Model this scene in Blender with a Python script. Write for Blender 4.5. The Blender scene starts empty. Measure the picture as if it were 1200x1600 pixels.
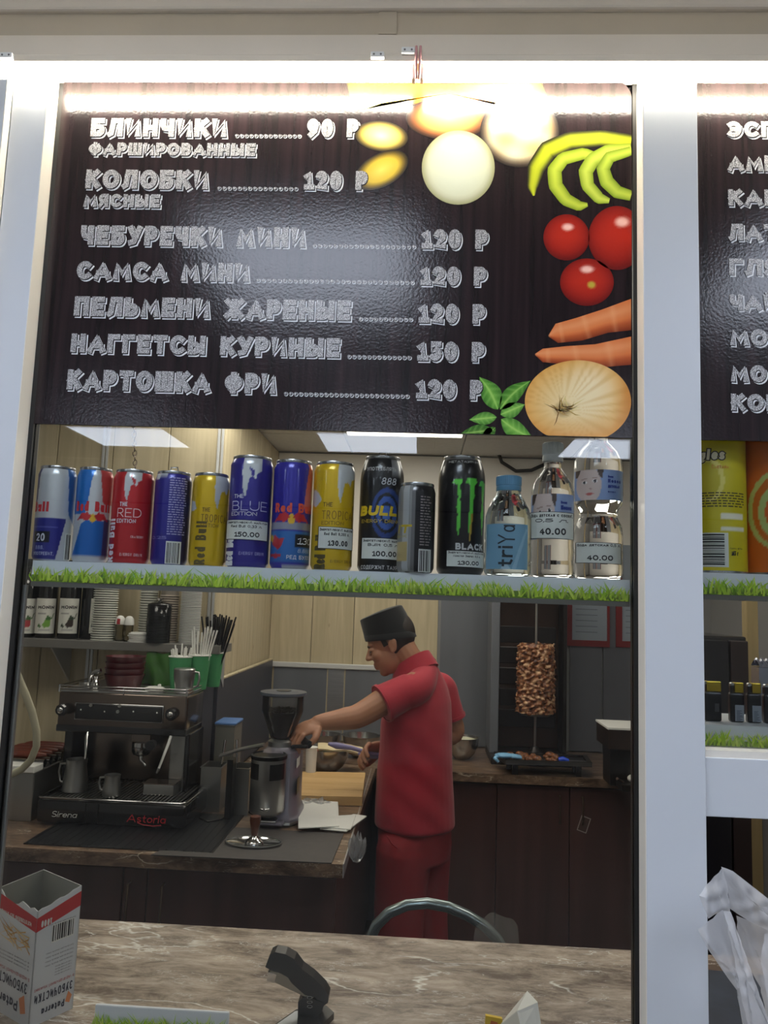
import bpy, bmesh, math, random
import numpy as np
from mathutils import Matrix, Vector

random.seed(7)
rng = np.random.RandomState(7)
SC = bpy.context.scene
COL = SC.collection
PI = math.pi

# ------------------------------------------------------------------ camera
CAM_D, EYE, FPX = 1.07, 1.65, 1200.0
YAW, PITCH, ROLL = math.radians(2.865), math.radians(6.594), math.radians(2.004)
_f = Vector((-math.sin(YAW)*math.cos(PITCH), math.cos(YAW)*math.cos(PITCH), math.sin(PITCH)))
_r0 = Vector((math.cos(YAW), math.sin(YAW), 0)); _u0 = _r0.cross(_f)
_r = _r0*math.cos(ROLL) + _u0*math.sin(ROLL); _u = -_r0*math.sin(ROLL) + _u0*math.cos(ROLL)
cd = bpy.data.cameras.new('camera'); cam = bpy.data.objects.new('camera', cd); COL.objects.link(cam)
cam.matrix_world = Matrix(((_r.x, _u.x, -_f.x, 0), (_r.y, _u.y, -_f.y, -CAM_D), (_r.z, _u.z, -_f.z, EYE), (0, 0, 0, 1)))
cd.sensor_fit = 'VERTICAL'; cd.sensor_height = 36.0; cd.lens = FPX/1600*36.0
cd.clip_start = 0.02; cd.clip_end = 60
SC.camera = cam

# ------------------------------------------------------------------ world, exposure
w = bpy.data.worlds.new('world'); SC.world = w; w.use_nodes = True
w.node_tree.nodes['Background'].inputs[0].default_value = (0.8, 0.87, 1.0, 1)
w.node_tree.nodes['Background'].inputs[1].default_value = 0.02
SC.view_settings.view_transform = 'Standard'; SC.view_settings.look = 'None'
SC.view_settings.gamma = 1.0; SC.view_settings.exposure = 0.0
SC.view_settings.use_curve_mapping = False
HALL_LAMP, SHOP_FILL_LAMP, LED_POWER = 13.0, 6.2, 66.0     # radiance of the hall lamp panels, the added shop fill panels and of the LED tube

# a pixel of the 1200x1600 frame -> a point at depth d (metres from the camera, along the shop's depth axis)
def ray(px, py):
    return _r*((px-600)/FPX) - _u*((py-800)/FPX) + _f
def P(px, py, d):
    v = ray(px, py); v = v*(d/v.y)
    return Vector((v.x, v.y - CAM_D, v.z + EYE))
def PZ(px, py, z):
    v = ray(px, py); v = v*((z-EYE)/v.z)
    return Vector((v.x, v.y - CAM_D, v.z + EYE))
def BB(x0, y0, x1, y1, d):          # pixel box seen at depth d -> X0, X1, Zbottom, Ztop
    xm, ym = (x0+x1)/2, (y0+y1)/2
    return P(x0, ym, d).x, P(x1, ym, d).x, P(xm, y1, d).z, P(xm, y0, d).z
def SIZE(px, d): return px*d/FPX

# ------------------------------------------------------------------ materials
def lin1(c):
    c = c/255.0
    return c/12.92 if c <= 0.04045 else ((c+0.055)/1.055)**2.4
def lin(c): return tuple(lin1(x) for x in c)
MATS = {}
def newmat(name):
    m = bpy.data.materials.new(name); m.use_nodes = True
    nt = m.node_tree; b = nt.nodes['Principled BSDF']; return m, nt, b
def M(name, col, rough=0.5, metal=0.0, noise=None, bump=None, spec=None, coat=0, emit=0, stretch=None, trans=0, alpha=1, sheen=0):
    """plain procedural material; noise=(scale, amount), bump=(scale, strength)"""
    if name in MATS: return MATS[name]
    m, nt, b = newmat(name); MATS[name] = m
    c = lin(col)
    b.inputs['Base Color'].default_value = (*c, 1); b.inputs['Roughness'].default_value = rough
    b.inputs['Metallic'].default_value = metal
    if spec is not None: b.inputs['Specular IOR Level'].default_value = spec
    if coat: b.inputs['Coat Weight'].default_value = coat; b.inputs['Coat Roughness'].default_value = 0.08
    if trans: b.inputs['Transmission Weight'].default_value = trans
    if alpha < 1: b.inputs['Alpha'].default_value = alpha
    if sheen: b.inputs['Sheen Weight'].default_value = sheen
    if emit:
        b.inputs['Emission Color'].default_value = (*c, 1); b.inputs['Emission Strength'].default_value = emit
    if noise or bump:
        tc = nt.nodes.new('ShaderNodeTexCoord'); mp = nt.nodes.new('ShaderNodeMapping')
        nt.links.new(tc.outputs['Object'], mp.inputs[0])
        if stretch: mp.inputs['Scale'].default_value = stretch
    if noise:
        n = nt.nodes.new('ShaderNodeTexNoise'); n.inputs['Scale'].default_value = noise[0]; n.inputs['Detail'].default_value = 5
        nt.links.new(mp.outputs[0], n.inputs['Vector'])
        r = nt.nodes.new('ShaderNodeValToRGB'); a = noise[1]
        r.color_ramp.elements[0].position = 0.3; r.color_ramp.elements[1].position = 0.7
        r.color_ramp.elements[0].color = (*[x*(1-a) for x in c], 1)
        r.color_ramp.elements[1].color = (*[min(1, x*(1+a)) for x in c], 1)
        nt.links.new(n.outputs[0], r.inputs[0]); nt.links.new(r.outputs[0], b.inputs['Base Color'])
    if bump:
        n = nt.nodes.new('ShaderNodeTexNoise'); n.inputs['Scale'].default_value = bump[0]; n.inputs['Detail'].default_value = 4
        nt.links.new(mp.outputs[0], n.inputs['Vector'])
        bp = nt.nodes.new('ShaderNodeBump'); bp.inputs['Strength'].default_value = bump[1]; bp.inputs['Distance'].default_value = 0.01
        nt.links.new(n.outputs[0], bp.inputs['Height']); nt.links.new(bp.outputs[0], b.inputs['Normal'])
    return m
def VM(name, rough=0.4, metal=0.0, coat=0.0, alpha=1, spec=None):
    """printed surface: the colours are carried by the vertices"""
    if name in MATS: return MATS[name]
    m, nt, b = newmat(name); MATS[name] = m
    a = nt.nodes.new('ShaderNodeAttribute'); a.attribute_name = 'Col'
    nt.links.new(a.outputs['Color'], b.inputs['Base Color'])
    b.inputs['Roughness'].default_value = rough; b.inputs['Metallic'].default_value = metal
    b.inputs['Coat Weight'].default_value = coat; b.inputs['Coat Roughness'].default_value = 0.06
    if spec is not None: b.inputs['Specular IOR Level'].default_value = spec
    if alpha < 1: b.inputs['Alpha'].default_value = alpha
    return m
def THIN(name, tint=(255, 255, 255), ior=1.45, rough=0.0, body=0.0, bodycol=(255, 255, 255)):
    """thin clear sheet: transparent with a fresnel reflection, plus a little diffuse body"""
    if name in MATS: return MATS[name]
    m = bpy.data.materials.new(name); m.use_nodes = True; MATS[name] = m
    nt = m.node_tree; nt.nodes.clear()
    out = nt.nodes.new('ShaderNodeOutputMaterial'); t = nt.nodes.new('ShaderNodeBsdfTransparent')
    g = nt.nodes.new('ShaderNodeBsdfGlossy'); fr = nt.nodes.new('ShaderNodeFresnel'); mx = nt.nodes.new('ShaderNodeMixShader')
    t.inputs[0].default_value = (*lin(tint), 1); g.inputs['Roughness'].default_value = rough
    fr.inputs['IOR'].default_value = ior
    nt.links.new(fr.outputs[0], mx.inputs[0]); nt.links.new(g.outputs[0], mx.inputs[2])
    if body > 0:
        d = nt.nodes.new('ShaderNodeBsdfDiffuse'); d.inputs[0].default_value = (*lin(bodycol), 1)
        tl = nt.nodes.new('ShaderNodeBsdfTranslucent'); tl.inputs[0].default_value = (*lin(bodycol), 1)
        m3 = nt.nodes.new('ShaderNodeMixShader'); m3.inputs[0].default_value = 0.4
        nt.links.new(d.outputs[0], m3.inputs[1]); nt.links.new(tl.outputs[0], m3.inputs[2])
        m2 = nt.nodes.new('ShaderNodeMixShader'); m2.inputs[0].default_value = body
        nt.links.new(t.outputs[0], m2.inputs[1]); nt.links.new(m3.outputs[0], m2.inputs[2])
        nt.links.new(m2.outputs[0], mx.inputs[1])
    else:
        nt.links.new(t.outputs[0], mx.inputs[1])
    nt.links.new(mx.outputs[0], out.inputs[0])
    return m
def WOOD(name, c0, c1, rough=0.5, axis='z', scale=6.0, knots=False, coat=0):
    if name in MATS: return MATS[name]
    m, nt, b = newmat(name); MATS[name] = m
    tc = nt.nodes.new('ShaderNodeTexCoord'); mp = nt.nodes.new('ShaderNodeMapping')
    s = {'z': (1, 1, 0.06), 'x': (0.06, 1, 1), 'y': (1, 0.06, 1)}[axis]; mp.inputs['Scale'].default_value = s
    nt.links.new(tc.outputs['Object'], mp.inputs[0])
    n = nt.nodes.new('ShaderNodeTexNoise'); n.inputs['Scale'].default_value = scale*6; n.inputs['Detail'].default_value = 6
    n.inputs['Distortion'].default_value = 0.6
    nt.links.new(mp.outputs[0], n.inputs['Vector'])
    r = nt.nodes.new('ShaderNodeValToRGB'); r.color_ramp.elements[0].color = (*lin(c0), 1); r.color_ramp.elements[1].color = (*lin(c1), 1)
    r.color_ramp.elements[0].position = 0.32; r.color_ramp.elements[1].position = 0.68
    nt.links.new(n.outputs[0], r.inputs[0]); last = r.outputs[0]
    if knots:
        mp2 = nt.nodes.new('ShaderNodeMapping'); mp2.inputs['Scale'].default_value = (1, 1, 0.5)
        nt.links.new(tc.outputs['Object'], mp2.inputs[0])
        v = nt.nodes.new('ShaderNodeTexVoronoi'); v.inputs['Scale'].default_value = 11
        nt.links.new(mp2.outputs[0], v.inputs['Vector'])
        r2 = nt.nodes.new('ShaderNodeValToRGB'); r2.color_ramp.elements[0].position = 0.03; r2.color_ramp.elements[1].position = 0.10
        r2.color_ramp.elements[0].color = (0.35, 0.27, 0.2, 1); r2.color_ramp.elements[1].color = (1, 1, 1, 1)
        nt.links.new(v.outputs['Distance'], r2.inputs[0])
        mm = nt.nodes.new('ShaderNodeMixRGB'); mm.blend_type = 'MULTIPLY'; mm.inputs[0].default_value = 0.8
        nt.links.new(last, mm.inputs[1]); nt.links.new(r2.outputs[0], mm.inputs[2]); last = mm.outputs[0]
    nt.links.new(last, b.inputs['Base Color']); b.inputs['Roughness'].default_value = rough
    b.inputs['Coat Weight'].default_value = coat
    return m
def MARBLE(name, dark, mid, vein, rough=0.3, scale=1.0, rot=0.3):
    """laminate with a brown stone print and pale branching veins"""
    if name in MATS: return MATS[name]
    m, nt, b = newmat(name); MATS[name] = m
    tc = nt.nodes.new('ShaderNodeTexCoord'); mp = nt.nodes.new('ShaderNodeMapping')
    mp.inputs['Scale'].default_value = (scale*0.55, scale*1.5, scale*1.5); mp.inputs['Rotation'].default_value = (0, 0, rot)
    nt.links.new(tc.outputs['Object'], mp.inputs[0])
    n = nt.nodes.new('ShaderNodeTexNoise'); n.inputs['Scale'].default_value = 13; n.inputs['Detail'].default_value = 10; n.inputs['Roughness'].default_value = 0.74
    n.inputs['Distortion'].default_value = 0.4
    nt.links.new(mp.outputs[0], n.inputs['Vector'])
    r = nt.nodes.new('ShaderNodeValToRGB'); e = r.color_ramp.elements
    e[0].position = 0.38; e[0].color = (*lin(dark), 1); e[1].position = 0.62; e[1].color = (*lin(mid), 1)
    nt.links.new(n.outputs[0], r.inputs[0]); last = r.outputs[0]
    for k, (sc, dist, wdt, amt, gate) in enumerate(((3.6, 0.42, 0.010, 0.95, 0.55), (8, 0.24, 0.010, 0.85, 0.57), (22, 0.16, 0.018, 0.6, 0.55))):
        nz = nt.nodes.new('ShaderNodeTexNoise'); nz.inputs['Scale'].default_value = sc*1.6; nz.inputs['Detail'].default_value = 5
        nt.links.new(mp.outputs[0], nz.inputs['Vector'])
        ad = nt.nodes.new('ShaderNodeMixRGB'); ad.blend_type = 'ADD'; ad.inputs[0].default_value = dist
        nt.links.new(mp.outputs[0], ad.inputs[1]); nt.links.new(nz.outputs['Color'], ad.inputs[2])
        v = nt.nodes.new('ShaderNodeTexVoronoi'); v.feature = 'DISTANCE_TO_EDGE'; v.inputs['Scale'].default_value = sc
        nt.links.new(ad.outputs[0], v.inputs['Vector'])
        r2 = nt.nodes.new('ShaderNodeValToRGB'); r2.color_ramp.elements[0].position = 0.0; r2.color_ramp.elements[1].position = wdt*2.2
        r2.color_ramp.elements[0].color = (1, 1, 1, 1); r2.color_ramp.elements[1].color = (0, 0, 0, 1)
        nt.links.new(v.outputs['Distance'], r2.inputs[0])
        gn = nt.nodes.new('ShaderNodeTexNoise'); gn.inputs['Scale'].default_value = sc*0.9; gn.inputs['Detail'].default_value = 2
        nt.links.new(mp.outputs[0], gn.inputs['Vector'])
        gr = nt.nodes.new('ShaderNodeValToRGB'); gr.color_ramp.elements[0].position = gate; gr.color_ramp.elements[1].position = gate+0.08
        nt.links.new(gn.outputs[0], gr.inputs[0])
        mu = nt.nodes.new('ShaderNodeMath'); mu.operation = 'MULTIPLY'; nt.links.new(r2.outputs[0], mu.inputs[0]); nt.links.new(gr.outputs[0], mu.inputs[1])
        mu2 = nt.nodes.new('ShaderNodeMath'); mu2.operation = 'MULTIPLY'; mu2.inputs[1].default_value = amt; nt.links.new(mu.outputs[0], mu2.inputs[0])
        mm = nt.nodes.new('ShaderNodeMixRGB'); nt.links.new(mu2.outputs[0], mm.inputs[0]); nt.links.new(last, mm.inputs[1])
        mm.inputs[2].default_value = (*lin(vein), 1); last = mm.outputs[0]
    nt.links.new(last, b.inputs['Base Color']); b.inputs['Roughness'].default_value = rough
    return m
def EMIT(name, col, strength):
    if name in MATS: return MATS[name]
    m = bpy.data.materials.new(name); m.use_nodes = True; nt = m.node_tree; nt.nodes.clear(); MATS[name] = m
    e = nt.nodes.new('ShaderNodeEmission'); o = nt.nodes.new('ShaderNodeOutputMaterial')
    e.inputs[0].default_value = (*lin(col), 1); e.inputs[1].default_value = strength
    nt.links.new(e.outputs[0], o.inputs[0]); return m

# ------------------------------------------------------------------ mesh building
class MB:
    def __init__(s): s.v = []; s.f = []; s.c = None
    def add(s, v, f, col=None):
        o = len(s.v); s.v += [tuple(p) for p in v]; s.f += [tuple(i+o for i in q) for q in f]
        if col is not None or s.c is not None:
            if s.c is None: s.c = [(0.8, 0.8, 0.8)]*o
            s.c += ([tuple(col)]*len(v) if not hasattr(col[0], '__len__') else [tuple(q) for q in col]) if col is not None else [(0.8, 0.8, 0.8)]*len(v)
        return s
    def xf(s, mat, start=0):
        s.v[start:] = [tuple(mat @ Vector(p)) for p in s.v[start:]]; return s
    def box(s, x0, y0, z0, x1, y1, z1, bev=0, seg=2, col=None, mat=None):
        x0, x1 = min(x0, x1), max(x0, x1); y0, y1 = min(y0, y1), max(y0, y1); z0, z1 = min(z0, z1), max(z0, z1)
        if bev <= 0:
            v = [(x0, y0, z0), (x1, y0, z0), (x1, y1, z0), (x0, y1, z0), (x0, y0, z1), (x1, y0, z1), (x1, y1, z1), (x0, y1, z1)]
            f = [(0, 3, 2, 1), (4, 5, 6, 7), (0, 1, 5, 4), (1, 2, 6, 5), (2, 3, 7, 6), (3, 0, 4, 7)]
        else:
            bm = bmesh.new(); bmesh.ops.create_cube(bm, size=1)
            for q in bm.verts:
                q.co = Vector(((x0+x1)/2+q.co.x*(x1-x0), (y0+y1)/2+q.co.y*(y1-y0), (z0+z1)/2+q.co.z*(z1-z0)))
            bev = min(bev, 0.49*min(x1-x0, y1-y0, z1-z0))
            bmesh.ops.bevel(bm, geom=bm.edges[:], offset=bev, segments=seg, affect='EDGES', profile=0.5)
            bm.verts.index_update(); v = [tuple(q.co) for q in bm.verts]; f = [[q.index for q in g.verts] for g in bm.faces]; bm.free()
        if mat is not None: v = [tuple(mat @ Vector(p)) for p in v]
        return s.add(v, f, col)
    def lathe(s, prof, n=32, c=(0, 0, 0), axis=None, a0=0, a1=2*PI, capb=True, capt=True, col=None, sx=1, sy=1, mat=None):
        full = abs(a1-a0-2*PI) < 1e-6; m = n if full else n+1
        v = []; f = []
        for r, z in prof:
            for k in range(m):
                t = a0+(a1-a0)*k/n; v.append((r*math.cos(t)*sx, r*math.sin(t)*sy, z))
        for i in range(len(prof)-1):
            for k in range(n):
                k2 = (k+1) % m if full else k+1
                f.append((i*m+k, i*m+k2, (i+1)*m+k2, (i+1)*m+k))
        if full and capb and prof[0][0] > 1e-6: f.append(tuple(range(m-1, -1, -1)))
        if full and capt and prof[-1][0] > 1e-6: f.append(tuple(range((len(prof)-1)*m, len(prof)*m)))
        if axis is not None:
            q = Vector((0, 0, 1)).rotation_difference(Vector(axis).normalized()); v = [tuple(q @ Vector(p)) for p in v]
        if mat is not None: v = [tuple(mat @ Vector(p)) for p in v]
        v = [(p[0]+c[0], p[1]+c[1], p[2]+c[2]) for p in v]
        return s.add(v, f, col)
    def cyl(s, p0, p1, r, n=16, r1=None, col=None):
        p0, p1 = Vector(p0), Vector(p1); L = (p1-p0).length
        return s.lathe([(r, 0), (r if r1 is None else r1, L)], n, p0, (p1-p0), col=col)
    def tube(s, pts, r, n=8, col=None, closed=False):
        pts = [Vector(p) for p in pts]; m = len(pts)
        rr = r if hasattr(r, '__len__') else [r]*m
        v = []; f = []; nrm = None
        for i, p in enumerate(pts):
            if closed: t = (pts[(i+1) % m]-pts[i-1])
            else: t = pts[min(i+1, m-1)]-pts[max(i-1, 0)]
            t = t.normalized() if t.length > 1e-9 else Vector((0, 0, 1))
            if nrm is None:
                nrm = t.cross(Vector((0, 0, 1)));
                if nrm.length < 0.1: nrm = t.cross(Vector((1, 0, 0)))
            nrm = (nrm-t*nrm.dot(t)).normalized(); b = t.cross(nrm)
            for k in range(n):
                a = 2*PI*k/n; v.append(tuple(p+(nrm*math.cos(a)+b*math.sin(a))*rr[i]))
        for i in range(m if closed else m-1):
            j = (i+1) % m
            for k in range(n): f.append((i*n+k, i*n+(k+1) % n, j*n+(k+1) % n, j*n+k))
        if not closed: f.append(tuple(range(n-1, -1, -1))); f.append(tuple(range((m-1)*n, m*n)))
        return s.add(v, f, col)
    def prism(s, poly, o, ux, uy, th, col=None):
        """poly (u,v) placed at o + u*ux + v*uy, extruded by vector th"""
        o, ux, uy, th = Vector(o), Vector(ux), Vector(uy), Vector(th); n = len(poly)
        a = [o+ux*p[0]+uy*p[1] for p in poly]; v = a+[p+th for p in a]
        f = [tuple(range(n-1, -1, -1)), tuple(range(n, 2*n))]+[(i, (i+1) % n, n+(i+1) % n, n+i) for i in range(n)]
        return s.add(v, f, col)
    def ell(s, c, r, nu=16, nv=10, col=None, mat=None):
        prof = [(max(1e-7, math.sin(PI*i/nv)), -math.cos(PI*i/nv)) for i in range(nv+1)]
        T = Matrix.Translation(Vector(c)) @ (mat if mat is not None else Matrix.Identity(4)) @ Matrix.Diagonal((r[0], r[1], r[2], 1))
        return s.lathe(prof, nu, mat=T, capb=False, capt=False, col=col)
    def loft(s, rings, closed_ends=True, col=None):
        n = len(rings[0]); v = [tuple(p) for q in rings for p in q]; f = []
        for i in range(len(rings)-1):
            for k in range(n): f.append((i*n+k, i*n+(k+1) % n, (i+1)*n+(k+1) % n, (i+1)*n+k))
        if closed_ends: f.append(tuple(range(n-1, -1, -1))); f.append(tuple(range((len(rings)-1)*n, len(rings)*n)))
        return s.add(v, f, col)
    def grid(s, fn, nu, nv, colfn=None, col=None):
        v = []; c = []
        for j in range(nv+1):
            for i in range(nu+1):
                v.append(tuple(fn(i/nu, j/nv)))
                if colfn: c.append(colfn(i/nu, j/nv))
        f = [(j*(nu+1)+i, j*(nu+1)+i+1, (j+1)*(nu+1)+i+1, (j+1)*(nu+1)+i) for j in range(nv) for i in range(nu)]
        return s.add(v, f, c if colfn else col)

def root_loc(o):
    t = Vector((0, 0, 0))
    while o is not None: t += o.location; o = o.parent
    return t
def tag(o, label, cat, group=None, kind=None):
    if label: o['label'] = label
    if cat: o['category'] = cat
    if group: o['group'] = group
    if kind: o['kind'] = kind
    return o
def obj(name, mb, mat, parent=None, smooth=None, world=True, label=None, cat=None, group=None, kind=None, origin=None):
    """one mesh object. world=True: the vertices are world coordinates, moved to the thing's own origin"""
    v = np.array(mb.v, dtype=float).reshape(-1, 3)
    loc = Vector((0, 0, 0))
    if parent is not None:
        if world: v = v-np.array(root_loc(parent))
    elif world:
        loc = Vector(origin) if origin is not None else Vector((float((v[:, 0].min()+v[:, 0].max())/2), float((v[:, 1].min()+v[:, 1].max())/2), float(v[:, 2].min())))
        v = v-np.array(loc)
    me = bpy.data.meshes.new(name); me.from_pydata(v.tolist(), [], mb.f)
    if mb.c is not None:
        ca = me.color_attributes.new('Col', 'FLOAT_COLOR', 'POINT')
        c = np.ones((len(mb.v), 4), dtype=np.float32); c[:, :3] = np.array(mb.c, dtype=np.float32)
        ca.data.foreach_set('color', c.ravel())
    me.materials.append(mat)
    if smooth is not None:
        me.polygons.foreach_set('use_smooth', [True]*len(me.polygons))
        if smooth < 180: me.set_sharp_from_angle(angle=math.radians(smooth))
    me.update()
    o = bpy.data.objects.new(name, me); COL.objects.link(o); o.location = loc
    if parent is not None: o.parent = parent
    tag(o, label, cat, group, kind)
    return o
def thing(name, label, cat, loc, group=None, rotz=0):
    o = bpy.data.objects.new(name, None); COL.objects.link(o); o.location = loc; o.rotation_euler = (0, 0, rotz)
    o.empty_display_size = 0.05
    return tag(o, label, cat, group)
def struct(name, mb, mat, smooth=None, label=None):
    o = obj(name, mb, mat, None, smooth); o['kind'] = 'structure'
    if label: o['label'] = label
    return o
def dup(o, loc, label=None, rotz=None, group=None, scale=None):
    r = o.copy(); COL.objects.link(r); r.location = loc
    if rotz is not None: r.rotation_euler = (0, 0, rotz)
    if scale is not None: r.scale = scale
    if label: r['label'] = label
    if group: r['group'] = group
    for ch in list(o.children):
        c = ch.copy(); COL.objects.link(c); c.parent = r
        for g in list(ch.children):
            d = g.copy(); COL.objects.link(d); d.parent = c
    return r

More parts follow.
